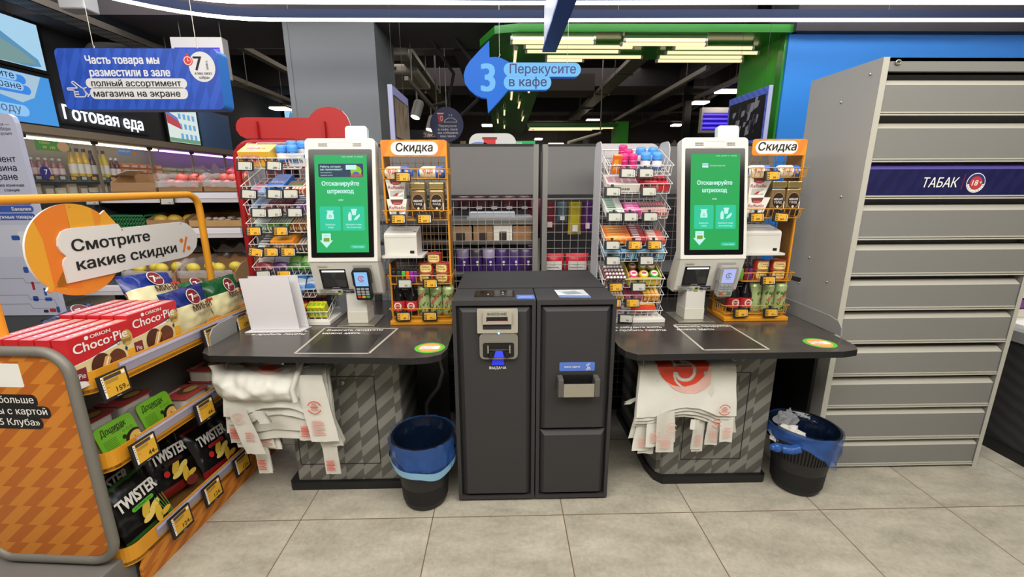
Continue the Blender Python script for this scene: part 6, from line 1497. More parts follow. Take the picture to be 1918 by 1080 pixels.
# ================================================================== waste bins with blue liners
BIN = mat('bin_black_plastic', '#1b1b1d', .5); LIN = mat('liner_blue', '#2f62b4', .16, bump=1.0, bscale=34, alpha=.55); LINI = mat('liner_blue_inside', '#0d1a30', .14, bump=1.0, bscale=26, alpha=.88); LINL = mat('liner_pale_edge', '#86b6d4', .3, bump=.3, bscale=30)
def bin_(label, cx, cy, rb, rt, H, tilt, right):
    t = thing('waste_bin', label, 'waste bin', (cx, cy, 0)); n = 40
    R = lambda z: rb+(rt-rb)*z/H
    b = MB(); b.lathe([(rb*.9, 0), (rb, .008), (R(H*.55), H*.55)], BIN, None, n, False); b.lathe([(R(H*.80), H*.80), (R(H*.97), H*.97), (rt+.006, H*.975), (rt+.006, H), (rt-.004, H)], BIN, None, n, False)
    V = [(rb*.9*math.cos(2*PI*k/n), rb*.9*math.sin(2*PI*k/n), .002) for k in range(n)]; b.add(V, [tuple(range(n))], BIN)
    m = 60
    for k in range(m):        # slatted band
        a = 2*PI*k/m; c = .55*2*PI/m/2
        q = [(R(z)*math.cos(a+s*c), R(z)*math.sin(a+s*c), z) for z in (H*.55, H*.80) for s in (-1, 1)]
        b.add([q[0], q[1], q[3], q[2]], [(0, 1, 2, 3)], BIN)
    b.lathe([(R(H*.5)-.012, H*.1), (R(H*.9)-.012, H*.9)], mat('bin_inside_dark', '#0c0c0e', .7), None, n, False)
    b.obj('basket', t, True)
    b = MB(); N = 72
    def edge(a):    # how far the liner reaches down outside
        if right: return .06+.13*max(0, math.cos(a+.55))**1.3+.02*nz(a*2, 1, 0)
        return .115+.045*max(0, math.sin(a+2.6))+.016*nz(a*1.6, 3, 0)
    def out(u, v):
        a = 2*PI*u; e = edge(a); z = H+.006-e*v; r = R(z)+.012+.010*v+.011*nz(a*4, z*22, 1+right)*(.3+v)+.007*nz(a*11, z*34, 5)
        if right: z += .012*math.sin(a-2.2)
        return Vector((r*math.cos(a), r*math.sin(a), z))
    b.grid(out, N, 8, LIN)
    def inn(u, v):
        a = 2*PI*u; z = H+.006-.20*v; r = R(z)-.014*min(1, v*4)-.012*v+.014*nz(a*5, z*18, 9+right)*(.15+v)
        if right and v < .1: z += .012*math.sin(a-2.2)
        return Vector((r*math.cos(a), r*math.sin(a), z))
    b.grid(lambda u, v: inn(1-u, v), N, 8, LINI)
    b.obj('bin_liner', t, True)
    if not right:
        b = MB()
        def band(u, v):
            a = -PI*1.02+1.05*PI*u; e = edge(a); z = H+.006-e*(.78+.24*v); r = R(z)+.027; return Vector((r*math.cos(a), r*math.sin(a), z))
        b.grid(band, 30, 2, LINL); b.obj('liner_edge', t, True)
    else:
        b = MB(); ax, ay = -rt-.012, -.07
        b.tube([(ax+.05, ay-.07, H-.035), (ax+.02, ay-.06, H-.05), (ax-.01, ay-.04, H-.055)], .022, LIN, 8)
        b.ball((ax-.03, ay-.03, H-.055), .026, LIN, 10, 7, (1.3, .8, .9)); b.ball((ax-.055, ay-.035, H-.05), .016, LIN, 8, 6); b.obj('liner_knot', t, True)
    return t
bin_('black waste bin with blue liner between the left counter and the cash machines', -.384, 1.838, .100, .140, .352, 0, False)
rb = bin_('black waste bin with knotted blue liner and white paper in it, by the tobacco cabinet', 1.474, 1.888, .105, .148, .330, 0, True)
def crumple(c, r, sq, m, seed, name, label):
    b = MB()
    def fn(u, v):
        d = Vector((math.sin(PI*v)*math.cos(2*PI*u), math.sin(PI*v)*math.sin(2*PI*u), -math.cos(PI*v)))
        k = 1+.45*nz(*(d*2.2+Vector((seed, 0, 0))))+.22*nz(*(d*6+Vector((0, seed, 0)))); return Vector((c[0]+d.x*r*sq[0]*k, c[1]+d.y*r*sq[1]*k, c[2]+d.z*r*sq[2]*k))
    b.grid(fn, 22, 14, m, smooth=False); return tag(b.obj(name), label, 'waste paper')
crumple((1.405, 1.90, .262), .062, (1.25, 1.0, .8), mat('waste_paper', '#d9d8d4', .7), 3, 'crumpled_paper', 'crumpled white paper lying in the right waste bin')
crumple((1.435, 1.965, .315), .042, (1.2, .6, 1.2), mat('clear_film', '#b9bcc0', .15, alpha=.45), 8, 'clear_wrapper', 'crumpled clear wrapper standing in the right waste bin')
# ================================================================== hanging signs and screens
def hook(b, x, y, z0, z1):
    b.cyl((x, y, z0+.02), (x, y, z1), .002, STEEL, 5); b.tube([(x, y, z0+.03), (x+.008, y, z0+.022), (x, y, z0+.012), (x-.006, y, z0+.006), (x, y, z0-.004)], .0025, STEEL, 5)
# blue oblong sign
BS = zigzag('sign_blue_zigzag', '#3058c0', '#274cae', 'X', 'Z', .085, .17, 1.0, .45, .4)
t = thing('hanging_sign', 'blue oblong hanging sign with white lettering and a red clock at the upper left', 'sign', (-2.07, 2.80, 1.915))
f = FY(2.75)
b = MB(); b.prism(rrect(-2.520, -1.617, 1.917, 2.240, .028), .10, BS, FY(2.85), side=mat('sign_side_blue', '#2e74c8', .4)); b.obj('board', t)
SW = mat('sign_letter_white', '#dfe0e6', .5)
b = MB(); b.text('Часть товара мы', .058, SW, f, -2.150, 2.160, bold=.06, width=.41); b.text('разместили в зале', .058, SW, f, -2.120, 2.095, bold=.06, width=.45); b.obj('lettering', t)
b = MB(); SP = mat('sign_pill_white', '#d7d7da', .5)
b.prism(rrect(-2.378, -1.808, 2.000+.030, 2.083, .0255), .003, SP, f); b.prism(rrect(-2.365, -1.812, 1.972, 2.034, .029), .003, SP, f)
b.text('полный ассортимент', .047, INK, f, -2.094, 2.041, width=.505, lift=.0042, bold=.025); b.text('магазина на экране', .047, INK, f, -2.100, 1.986, width=.49, lift=.0042, bold=.025); b.obj('white_caption', t)
b = MB(); b.flat(ellipse(-1.708, 2.144, .074, .080), SP, f, .002); b.text('7', .105, INK, f, -1.728, 2.126, bold=.02, lift=.003); b.text('мин.', .024, INK, f @ Matrix.Translation((-1.672, 2.13, 0)) @ Matrix.Rotation(PI/2, 4, 'Z'), 0, 0, lift=.003, align='l'); b.text('и ваш заказ', .022, INK, f, -1.706, 2.103, width=.095, lift=.003, bold=.01); b.text('собран', .022, INK, f, -1.704, 2.080, width=.058, lift=.003, bold=.01); b.obj('timer_badge', t)
b = MB(); CR = mat('clock_red', '#d23a34', .5); b.flat(ellipse(-1.782, 2.176, .027), CR, f, .003); b.rect(-1.790, -1.774, 2.202, 2.212, CR, f, .003); b.ring(-1.782, 2.176, .019, .022, PAPER, f, .004); b.line([(-1.782, 2.19), (-1.782, 2.175), (-1.772, 2.175)], .003, PAPER, f, .004); b.obj('red_clock', t)
b = MB(); hw = .006
for pl in ([(-2.49, 2.032), (-2.43, 2.032), (-2.46, 2.062), (-2.448, 2.068), (-2.41, 2.035), (-2.40, 2.03), (-2.39, 2.0), (-2.40, 1.985), (-2.455, 1.985), (-2.455, 2.022), (-2.49, 2.022), (-2.49, 2.032)], [(-2.455, 2.012), (-2.43, 2.012)], [(-2.455, 1.999), (-2.43, 1.999)], [(-2.40, 2.03), (-2.38, 2.035)], [(-2.385, 1.985), (-2.365, 2.005)], [(-2.395, 2.02), (-2.38, 1.995)]): b.line(pl, hw, SP, f, .0012)
b.obj('hand_icon', t)
b = MB(); hook(b, -2.338, 2.80, 2.24, 3.75); hook(b, -1.754, 2.80, 2.24, 3.75); b.obj('hanging_wire', t)
# pin sign with the 3
t = thing('hanging_sign', 'backlit blue pin sign with a 3 and two pale caption pills, hanging mid picture', 'sign', (0, 3.93, 2.07))
PB = glow('sign_pin_blue', '#2f79e2', .95); PL = glow('sign_pale_blue', '#79c2f8', 1.0); PS = glow('sign_side_lit', '#2a66cf', .6)
f = FY(3.9)
PIN = [(-.095, 2.62), (-.178, 2.545), (-.258, 2.465), (-.290, 2.42), (-.309, 2.364), (-.300, 2.30), (-.262, 2.25), (-.215, 2.213), (-.165, 2.192), (-.121, 2.187), (-.112, 2.072), (-.020, 2.165), (.058, 2.250), (.095, 2.30), (.105, 2.36), (.10, 2.42), (.06, 2.465), (.0, 2.492), (-.045, 2.500), (-.094, 2.497)]
b = MB(); b.prism(PIN, .06, PB, FY(3.96), side=PS); b.obj('pin_body', t)
b = MB(); b.text('3', .295, PL, f, -.108, 2.243, bold=.05, lift=.0012); b.obj('numeral', t)
b = MB(); b.prism(rrect(.022, .660, 2.350, 2.457, .0535), .066, PL, FY(3.962), side=PS); b.prism(rrect(.022, .416, 2.250, 2.362, .053), .064, PL, FY(3.961), side=PS); b.obj('caption_pill', t)
NV = mat('sign_text_navy', '#14245a', .5)
b = MB(); b.text('Перекусите', .098, NV, FY(3.896), .345, 2.375, bold=.025, width=.545); b.obj('lettering', t)
b = MB(); b.text('в кафе', .098, NV, FY(3.897), .222, 2.277, bold=.025, width=.31); b.obj('lettering', t)
b = MB(); hook(b, -.012, 3.93, 2.50, 3.75); hook(b, .552, 3.93, 2.455, 3.75); b.obj('hanging_wire', t)
# framed double sided screens hanging parallel to the aisle
def hscreen(label, X, y0, y1, z0, z1, face, left):
    t = thing('hanging_screen', label, 'screen', (X, (y0+y1)/2, z0))
    FRM = zigzag('screen_frame_blue', '#4a5fb8', '#5a70c8', 'Z', 'Y', .03, .08, .6, .5, .4) if not left else mat('screen_frame_lilac', '#8f8ab8', .4)
    b = MB(); b.box(X-.014, X+.014, y0, y1, z0, z1, FRM, bev=.003); b.box(X-.015, X+.015, y0-.002, y0+.003, z0, z1, mat('screen_rim_lilac', '#a3a6cc', .4)); b.obj('screen_case', t)
    fr = frame((X-.015, (y0+y1)/2, 0), (0, -1, 0), (0, 0, 1)) if not left else frame((X+.015, (y0+y1)/2, 0), (0, 1, 0), (0, 0, 1))
    w = (y1-y0)/2; b = MB(); b.rect(-w*.90, w*.90, z0+.05, z1-.055, BLACK, fr, .0005); b.rect(-w*.85, w*.85, z0+.06, z1-.065, mat(face[0], face[1], .3), fr, .0012)
    random.seed(3)
    for i in range(26):
        x = random.uniform(-.75, .6)*w; z = random.uniform(z0+.08, z1-.14); h_ = random.uniform(.01, .10); ww = random.uniform(.01, .05)
        b.flat([(x, z), (x+ww, z+.01), (x+ww+.015, z+h_), (x+.01, z+h_)], mat(face[2], face[3], .4) if i % 3 else mat(face[0]+'_mid', face[4], .4), fr, .0016+.00005*i)
    b.obj('picture', t)
    b = MB(); b.cyl((X, y0+.1, z1), (X, y0+.1, 3.75), .0012, BLACK, 5); b.cyl((X, y1-.1, z1), (X, y1-.1, 3.75), .0012, BLACK, 5); b.obj('hanging_rod', t)
hscreen('blue framed screen with a dark picture, hanging left of the green wall', 2.05, 3.52, 4.12, 1.78, 2.21, ('shot_dark', '#1d1c22', 'shot_pale', '#8a8a92', '#4a4850'), False)
hscreen('lilac framed screen with a brown picture, hanging right of the grey column', -.72, 3.05, 3.55, 1.74, 2.115, ('shot_brown', '#7d6a56', 'shot_tan', '#8d7a64', '#6f5c4a'), True)
# navy round sign and dark notice board behind it
f = FY(6.0)
t = thing('round_sign', 'navy round sign with a red cup and croissant icon', 'sign', (-.71, 6.0, 2.04)); NB = mat('round_navy', '#262a5c', .5)
b = MB(); b.prism(ellipse(-.71, 2.245, .215, .215, 40), .02, NB, FY(6.02)); b.cyl((-.71, 6.01, 2.46), (-.71, 6.01, 3.75), .003, STEEL, 5); b.obj('disc', t)
b = MB(); 
for i, s_ in enumerate(('Перекусите', 'в кафе, пока', 'мы собираем', 'ваш заказ')): b.text(s_, .042, PAPER, f, -.70, 2.215-.042*i, bold=.01, width=(.23, .25, .26, .20)[i])
b.flat([(-.815, 2.27), (-.765, 2.27), (-.755, 2.375), (-.825, 2.375)], RED, f, .001); b.rect(-.832, -.745, 2.375, 2.388, PAPER, f, .001); b.ring(-.775, 2.32, .014, .02, PAPER, f, .002, ky=1.5)
b.line([(-.745, 2.275), (-.73, 2.30), (-.69, 2.325), (-.63, 2.325), (-.59, 2.30), (-.575, 2.275), (-.745, 2.275)], .006, PAPER, f, .002); b.line([(-.68, 2.345), (-.67, 2.36), (-.68, 2.375)], .005, PAPER, f); b.line([(-.65, 2.345), (-.64, 2.36), (-.65, 2.375)], .005, PAPER, f); b.obj('print', t)
t = thing('notice_board', 'dark notice board with white lettering behind the round navy sign', 'board', (-.85, 6.6, 0)); f = FY(6.6)
b = MB(); b.box(-1.35, -.62, 6.6, 6.66, 0, 2.25, mat('board_dark', '#26242a', .7)); b.obj('board', t)
b = MB()
for i, s_ in enumerate(('Заказ', 'на экране', 'или через')): b.text(s_, .085, mat('board_text', '#bfb8b2', .6), f, -1.12, 2.15-.115*i, 'l')
b.obj('lettering', t)
b = MB(); b.box(-.60, -.52, 6.62, 6.72, 0, 2.1, mat('board_wood', '#c9b48a', .6)); tag(b.obj('wooden_post'), 'pale wooden post right of the dark notice board', 'post')
# white board top with a cup, green strip screen behind the grey panel
t = thing('cafe_sign', 'white rounded board top with a red cup peeking over the left grey panel', 'sign', (-.07, 3.42, 0))
b = MB(); b.prism(rrect(-.245, .108, .9, 1.855, .07), .02, mat('cafe_board_white', '#c9c9c6', .5), FY(3.44)); b.box(-.20, -.16, 3.445, 3.49, 0, 1.0, TRAY); b.box(.03, .07, 3.445, 3.49, 0, 1.0, TRAY); b.obj('board', t)
b = MB(); f = FY(3.42); b.flat([(-.13, 1.70), (-.05, 1.70), (-.045, 1.815), (-.135, 1.815)], RED, f, .001); b.rect(-.145, -.035, 1.812, 1.828, mat('cup_lid_maroon', '#8a2026', .5), f, .002); b.prism(ellipse(-.17, 1.76, .08, .035), .001, mat('cup_shadow_blue', '#5f7fc0', .5), f); b.obj('cup_print', t)
b = MB(); b.box(.108, .262, 3.55, 3.58, 1.0, 1.815, BLACK); b.rect(.11, .26, 1.775, 1.812, glow('strip_green', '#2fb45c', 1.0), FY(3.55)); b.text('200', .03, PAPER, FY(3.55), .135, 1.782); b.box(.17, .2, 3.56, 3.58, 0, 1.0, BLACK); tag(b.obj('info_screen'), 'slim screen with a green top edge behind the left grey panel', 'screen')
b = MB(); P = [(2.95, 1.2), (3.13, 1.2), (3.15, 1.9), (3.12, 2.12), (3.05, 2.24), (2.97, 2.14), (2.935, 1.9)]; b.prism(P, .03, mat('oval_sign_brown', '#8a7361', .6), FY(8.0)); f = FY(7.97)
for i in range(3): b.rect(2.99, 3.10, 2.0+.04*i, 2.015+.04*i, mat('oval_print', '#b8a898', .6), f)
b.ring(3.05, 1.88, .03, .05, mat('oval_orange', '#b06a40', .6), f); b.box(2.99, 3.02, 8.0, 8.03, 0, 1.25, TRAY); b.box(3.06, 3.09, 8.0, 8.03, 0, 1.25, TRAY)
tag(b.obj('advert_stand'), 'brown surfboard shaped advert stand far behind the right kiosk', 'advert stand')
b = MB(); b.box(3.35, 3.47, 8.4, 8.5, 0, 3.75, BLACK); tag(b.obj('steel_post'), 'black vertical post left of the insect trap', 'post')
# switch on the column
b = MB(); b.box(-1.20, -1.19, 5.02, 5.12, 2.12, 2.24, mat('switch_white', '#c9c9c9', .5)); b.box(-1.19, -1.184, 5.05, 5.09, 2.15, 2.21, PAPER); tag(b.obj('wall_switch'), 'white switch on the side of the grey column', 'switch')
# ---- red tube stand with the red header board, seen from behind
t = thing('red_display_stand', 'red tube display stand with a red header board behind the left candy rack', 'display stand', (-1.23, 2.72, 0))
RT = mat('red_lacquer', '#a8191d', .4); RS = mat('red_board', '#b0201f', .55)
b = MB(); P = [(-1.575, 2.72, 0), (-1.575, 2.72, 1.62)]+[(-1.465-.11*math.cos(a), 2.72, 1.62+.11*math.sin(a)) for a in [i*PI/12 for i in range(1, 7)]]+[(-1.0+.11*math.sin(a), 2.72, 1.62+.11*math.cos(a)) for a in [i*PI/12 for i in range(0, 7)]]+[(-.89, 2.72, 0)]
b.tube(P, .019, RT, 10); b.obj('tube_frame', t)
b = MB()
for z in [.3+.1*i for i in range(14)]: b.tube([(-1.575, 2.72, z), (-.89, 2.72, z)], .003, RT, 5, caps=False)
for i in range(14): x = -1.55+.05*i; b.tube([(x, 2.725, .2), (x, 2.725, 1.70)], .0025, RT, 5, caps=False)
b.box(-1.50, -.91, 2.74, 2.746, 1.58, 1.70, mat('red_plastic_back', '#a03034', .5, alpha=.75)); b.obj('red_grid', t)
b = MB()
P = [(-1.548, 1.80), (-1.547, 1.825), (-1.535, 1.85), (-1.512, 1.866), (-1.48, 1.869), (-1.122, 1.866), (-1.10, 1.890), (-1.075, 1.909), (-1.046, 1.920), (-1.003, 1.926), (-.96, 1.920), (-.925, 1.902), (-.900, 1.872), (-.887, 1.835), (-.884, 1.783), (-.893, 1.749), (-1.50, 1.752), (-1.53, 1.768)][::-1]
b.prism(P, .012, RS, FY(2.728), side=PAPER); b.obj('header_board', t)
for x in (-1.418, -1.03):
    b = MB(); b.box(x-.004, x+.004, 2.69, 2.716, 1.755, 1.845, RT); b.obj('header_bracket', t)
# ================================================================== info pillar, produce stand, chilled cabinet, backlit posters
t = thing('info_stand', 'tall pale info stand with printed steps at the left edge', 'info stand', (-3.15, 2.83, 0))
IB = mat('info_pale', '#b9bcd0', .5); f = FY(2.80)
b = MB(); b.prism([(-3.45, .664), (-2.890, .662), (-2.886, 1.85), (-2.893, 1.885), (-2.915, 1.900), (-2.958, 1.906), (-3.45, 1.906)], .03, IB, FY(2.83)); b.obj('panel', t)
b = MB(); b.box(-3.45, -2.87, 2.81, 3.05, 0, .655, mat('info_base_grey', '#4a4d54', .7)); b.obj('base', t)
b = MB(); IN = mat('info_ink', '#26283a', .6)
for i, s_ in enumerate(('ассортимент', 'магазина', 'на экране')): b.text(s_, .052, IN, f, -2.935-.008*i, 1.628-.052*i, 'r', bold=.02)
for i, s_ in enumerate(('закажи —', 'и забери', 'корзин')): b.text(s_, .026, IN, f, -2.92, 1.835-.026*i, 'r')
b.text('даже конечная', .024, IN, f, -2.925, 1.483, 'r', bold=.02); b.text('станция', .024, IN, f, -2.96, 1.455, 'r', bold=.02)
b.rect(-3.45, -2.89, 1.05, 1.25, mat('info_white', '#c6cadb', .5), f, .0005)
IP = mat('info_pill_blue', '#3a5ab0', .5)
for z, s_ in ((1.385, 'Консервы'), (1.34, 'Бакалея'), (1.292, 'Нужные товары')):
    b.prism(rrect(-3.30, -2.905, z-.012, z+.03, .02), .001, IP, f); b.text(s_, .03, PAPER, f, -2.92, z-.002, 'r', bold=.02, lift=.002)
b.obj('lettering', t)
b = MB(); b.prism(rrect(-3.04, -2.975, 1.12, 1.21, .01), .001, mat('info_bag_white', '#d9dbe4', .5), f); b.text('5', .05, RED, f, -3.0, 1.14, bold=.03, lift=.002)
for x, z, c, w, h_ in ((-3.06, 1.17, '#33549e', .05, .03), (-3.05, .965, '#33549e', .03, .04), (-3.03, .86, '#a82a38', .016, .055), (-2.965, .82, '#2f4f9c', .015, .05), (-3.035, .775, '#2f4f9c', .035, .035), (-2.955, .77, '#3a5fb0', .045, .025), (-2.945, .695, '#a82a38', .04, .022), (-2.90-.01, .70, '#2f4f9c', .02, .04), (-2.99, .69, '#2a2c3a', .03, .02)):
    b.prism(rrect(x-w/2, x+w/2, z-h_/2, z+h_/2, min(w, h_)*.3), .001, mat('info_icon_'+c, c, .5), f)
for z in (.91, .80, .74): b.line([(-3.3, z), (-3.08, z), (-3.07, z-.03), (-2.92, z-.03), (-2.91, z-.08)], .004, mat('info_line', '#8f93a6', .6), f)
b.obj('print', t)
# ---- produce stand
PS_ = mat('produce_metal_dark', '#3a3a3e', .6); RLW = mat('produce_rail_white', '#d4d0d6', .35); CB = mat('produce_carton', '#9f7a54', .85, mottle=.1, mscale=20)
t = thing('produce_stand', 'stepped grey produce stand with white price rails behind the orange gondola', 'shelf', (-2.45, 3.6, 0))
b = MB(); b.box(-3.0, -1.9, 3.75, 3.85, 0, 1.5, PS_); b.box(-3.0, -1.9, 3.3, 3.8, 0, .12, PS_); b.box(-3.0, -2.96, 3.32, 3.78, .1, 1.4, PS_); b.obj('back_frame', t)
for z, y, dz in ((1.44, 3.30, .0), (1.185, 3.28, 0), (.80, 3.10, 0)):
    b = MB(); b.box(-3.0, -1.93, y, 3.76, z-.03, z, PS_); b.obj('shelf', t)
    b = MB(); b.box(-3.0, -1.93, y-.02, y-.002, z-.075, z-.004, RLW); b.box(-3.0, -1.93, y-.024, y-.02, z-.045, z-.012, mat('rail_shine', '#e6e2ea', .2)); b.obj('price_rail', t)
for x, z, p, lb in ((-2.42, 1.425, '299', 'price tag reading 299 on the top rail of the produce stand'), (-2.95, 1.425, '199', 'price tag on the top rail of the produce stand behind the yellow hoop, left end'), (-2.62, .775, '134', 'white price tag reading 134 on the lowest rail of the produce stand')):
    price_tag(x, 3.262 if z > 1 else 3.068, z, p, lb, w=.10, h=.075, rx=.1)
def cbox(x0, x1, y0, y1, z, h, label, flap=False, m=CB, name='produce_carton', cat='carton'):
    t = thing(name, label, cat, ((x0+x1)/2, (y0+y1)/2, z)); w = .006
    b = MB(); b.box(x0, x1, y0, y1, z, z+.006, m); b.box(x0, x1, y0, y0+w, z+.006, z+h*.55, m); b.box(x0, x1, y1-w, y1, z+.006, z+h*1.15, m); 
    for xa in (x0, x1-w):
        b.xprism([(y0+w, z+.006), (y1-w, z+.006), (y1-w, z+h*1.15), (y0+w+.1, z+h), (y0+w, z+h*.6)], xa, xa+w, m)
    b.obj('box', t)
    if flap:
        b = MB(); b.add([(x0+.0, y0+.05, z+h), (x0+.0, y0+.22, z+h), (x0+.12, y0+.2, z+h+.035), (x0+.12, y0+.03, z+h+.035)], [(0, 1, 2, 3)], mat('carton_label_white', '#c9c4ba', .7)); b.obj('flap', t, solid=.003)
    return t
def film(x0, x1, y0, y1, z, h, label, seed):
    b = MB(); m = mat('clear_liner', '#d9dadf', .12, alpha=.28, bump=.6, bscale=40, spec=.8)
    def fn(u, v):
        # runs up the front wall, over the rim and back in
        x = x0+(x1-x0)*u; P = [(y0+.02, z+.02), (y0-.004, z+h*.62), (y0-.012, z+h*.60), (y0-.018, z+h*.25)]
        k = min(2, int(v*3)); g = v*3-k; y = P[k][0]+(P[k+1][0]-P[k][0])*g; zz = P[k][1]+(P[k+1][1]-P[k][1])*g
        return Vector((x, y-.004-.010*abs(nz(x*20, zz*20, seed)), zz+.012*nz(x*16, seed, 2)))
    b.grid(fn, 24, 9, m)
    def f2(u, v):
        y = y0+(y1-y0)*u; P = [(x0+.03, z+.03), (x0+.004, z+h*1.02), (x0-.014, z+h*1.04), (x0-.02, z+h*.6)]
        k = min(2, int(v*3)); g = v*3-k; x = P[k][0]+(P[k+1][0]-P[k][0])*g; zz = P[k][1]+(P[k+1][1]-P[k][1])*g
        return Vector((x-.006*abs(nz(y*18, zz*20, seed+4)), y, zz+.02*nz(y*16, seed, 9)))
    b.grid(f2, 16, 9, m)
    def f3(u, v):
        return Vector((x0+(x1-x0)*u, y1-.02-.02*v, z+h*1.1+.05*v*(1+nz(u*6, v, seed))))
    b.grid(f3, 20, 4, m)
    return tag(b.obj('plastic_liner'), label, 'plastic liner')
cbox(-2.87, -2.55, 3.34, 3.70, 1.442, .12, 'nearly empty brown carton with a white flap on top of the produce stand', True)
cbox(-2.53, -2.215, 3.34, 3.70, 1.442, .12, 'brown carton of pomegranates in the middle of the top produce shelf'); film(-2.525, -2.22, 3.335, 3.70, 1.445, .125, 'clear plastic liner spilling from the middle pomegranate carton', 2)
cbox(-2.20, -1.93, 3.34, 3.70, 1.442, .12, 'brown carton of pomegranates at the right end of the top produce shelf'); film(-2.195, -1.935, 3.335, 3.70, 1.445, .125, 'clear plastic liner spilling from the right pomegranate carton', 6)
POM = mat('pomegranate_pink', '#d8685c', .4, mottle=.22, mscale=14); POM2 = mat('pomegranate_red', '#c93a50', .35, mottle=.15, mscale=14)
def pom(x, y, z, r, m, label, grp):
    r *= .90; z += .004
    t = thing('pomegranate', label, 'pomegranate', (x, y, z-r), random.uniform(0, 6), grp); t.rotation_euler = (random.uniform(-.7, .7), random.uniform(-.7, .7), random.uniform(0, 6))
    c = Vector((0, 0, r)); b = MB(); b.ball(c, r, m, 18, 12, (1, 1, .93)); b.obj('fruit', t, True)
    b = MB()
    for k in range(6):
        a = PI/3*k; b.add([(.010*math.cos(a-.5), .010*math.sin(a-.5), 2*r*.955), (.010*math.cos(a+.5), .010*math.sin(a+.5), 2*r*.955), (.017*math.cos(a), .017*math.sin(a), 2*r*.955+.014)], [(0, 1, 2)], mat('pom_crown', '#7a3a30', .6))
    b.obj('crown', t, True, solid=.002)
for i, (x, y, z, r) in enumerate(((-2.47, 3.40, 1.492, .044), (-2.375, 3.39, 1.494, .046), (-2.285, 3.40, 1.494, .045), (-2.44, 3.47, 1.535, .047), (-2.335, 3.47, 1.535, .046), (-2.262, 3.48, 1.535, .043), (-2.40, 3.56, 1.50, .045), (-2.28, 3.58, 1.50, .045))): pom(x, y, z, r, POM, 'pinkish pomegranate in the middle carton of the produce stand', 'pomegranates in the middle carton')
for i, (x, y, z, r, m) in enumerate(((-2.15, 3.40, 1.492, .043, POM), (-2.06, 3.39, 1.494, .045, POM), (-1.98, 3.40, 1.493, .043, POM2), (-2.13, 3.48, 1.535, .046, POM), (-2.035, 3.47, 1.537, .044, POM), (-1.975, 3.49, 1.54, .045, POM), (-2.08, 3.54, 1.575, .046, POM2), (-1.99, 3.56, 1.565, .046, POM))): pom(x, y, z, r, m, 'pomegranate in the right carton of the produce stand', 'pomegranates in the right carton')
def fruit(nm, x, y, z, r, sq, col, label, grp, rot=(0, 0, 0), stem=None):
    b = MB(); b.ball((0, 0, 0), r, mat(nm+'_'+col, col, .45, mottle=.15, mscale=20), 14, 10, sq)
    if stem: b.cyl((r*sq[0]*.95, 0, 0), (r*sq[0]*1.25, 0, .004), .003, mat('fruit_stem', '#4a3a20', .8), 5)
    o = b.obj(nm); o.location = (x, y, z); o.rotation_euler = rot; return tag(o, label, nm.replace('_', ' '), grp)
for i, (x, y) in enumerate(((-2.70, 3.42), (-2.625, 3.41))): fruit('avocado', x, y, 1.476, .03, (1.35, 1, .95), '#33401f', 'dark green avocado in the nearly empty carton', 'avocados in the carton', (0, 0, .3*i))
# middle shelf
GRN = mat('crate_green', '#2d7a4a', .5)
t = thing('plastic_crate', 'green latticed plastic crate with brown fruit on the middle produce shelf', 'crate', (-2.78, 3.5, 1.187))
b = MB(); b.box(-2.91, -2.66, 3.32, 3.70, 1.187, 1.193, GRN)
for y in (3.32, 3.694):
    for z in (1.205, 1.235, 1.262): b.box(-2.91, -2.66, y, y+.006, z, z+.014, GRN)
    for i in range(12): b.box(-2.91+.0222*i, -2.904+.0222*i, y, y+.006, 1.193, 1.27, GRN)
for x in (-2.91, -2.666):
    for z in (1.205, 1.235, 1.262): b.box(x, x+.006, 3.32, 3.70, z, z+.014, GRN)
b.obj('lattice', t)
for i, (x, y) in enumerate(((-2.87, 3.37), (-2.81, 3.36), (-2.75, 3.37), (-2.70, 3.36), (-2.84, 3.43), (-2.77, 3.43), (-2.71, 3.44))): fruit('kiwi', x, y, 1.222, .028, (1.1, .95, .9), '#6b5338', 'brown kiwi in the green crate', 'kiwis in the green crate')
cbox(-2.64, -2.36, 3.31, 3.70, 1.187, .09, 'open brown carton of yellow mangoes on the middle produce shelf')
for i, (x, y, rr) in enumerate(((-2.58, 3.38, .2), (-2.47, 3.37, .5), (-2.41, 3.44, .9), (-2.54, 3.46, 1.3))): fruit('mango', x, y, 1.236, .038, (1.3, 1, .95), '#c9a83a', 'yellow mango in the brown carton on the middle shelf', 'mangoes in the carton', (0, 0, rr))
cbox(-2.33, -1.95, 3.31, 3.72, 1.187, .085, 'pale wooden crate of mushrooms on the middle produce shelf', m=mat('crate_wood', '#b8935f', .8, mottle=.15, mscale=15), name='wooden_crate', cat='crate')
random.seed(11)
for i in range(22):
    fruit('mushroom', random.uniform(-2.29, -1.99), random.uniform(3.36, 3.6), 1.213+.012*(i % 3), .021, (1.1, 1.1, .7), '#b9b0a8' if i % 3 else '#6a584e', 'small pale or brown mushroom in the wooden crate', 'mushrooms in the crate')
t = thing('wire_divider', 'black wire divider shelf leaning over the middle produce shelf', 'wire shelf', (-2.35, 3.6, 1.3)); b = MB()
for i in range(22): x = -2.62+.026*i; b.tube([(x, 3.5, 1.286), (x+.03, 3.74, 1.35)], .003, BLACK, 5)
for k in range(3): b.tube([(-2.63+.015*k, 3.5+.12*k, 1.286+.032*k), (-2.06+.015*k, 3.5+.12*k, 1.286+.032*k)], .004, BLACK, 5)
b.obj('wire_grid', t)
b = MB(); b.prism(rrect(-2.36, -2.26, 1.20, 1.25, .004), .006, BLACK, frame((0, 3.30, 0), (1, 0, .3), (0, 0, 1))) if 0 else None
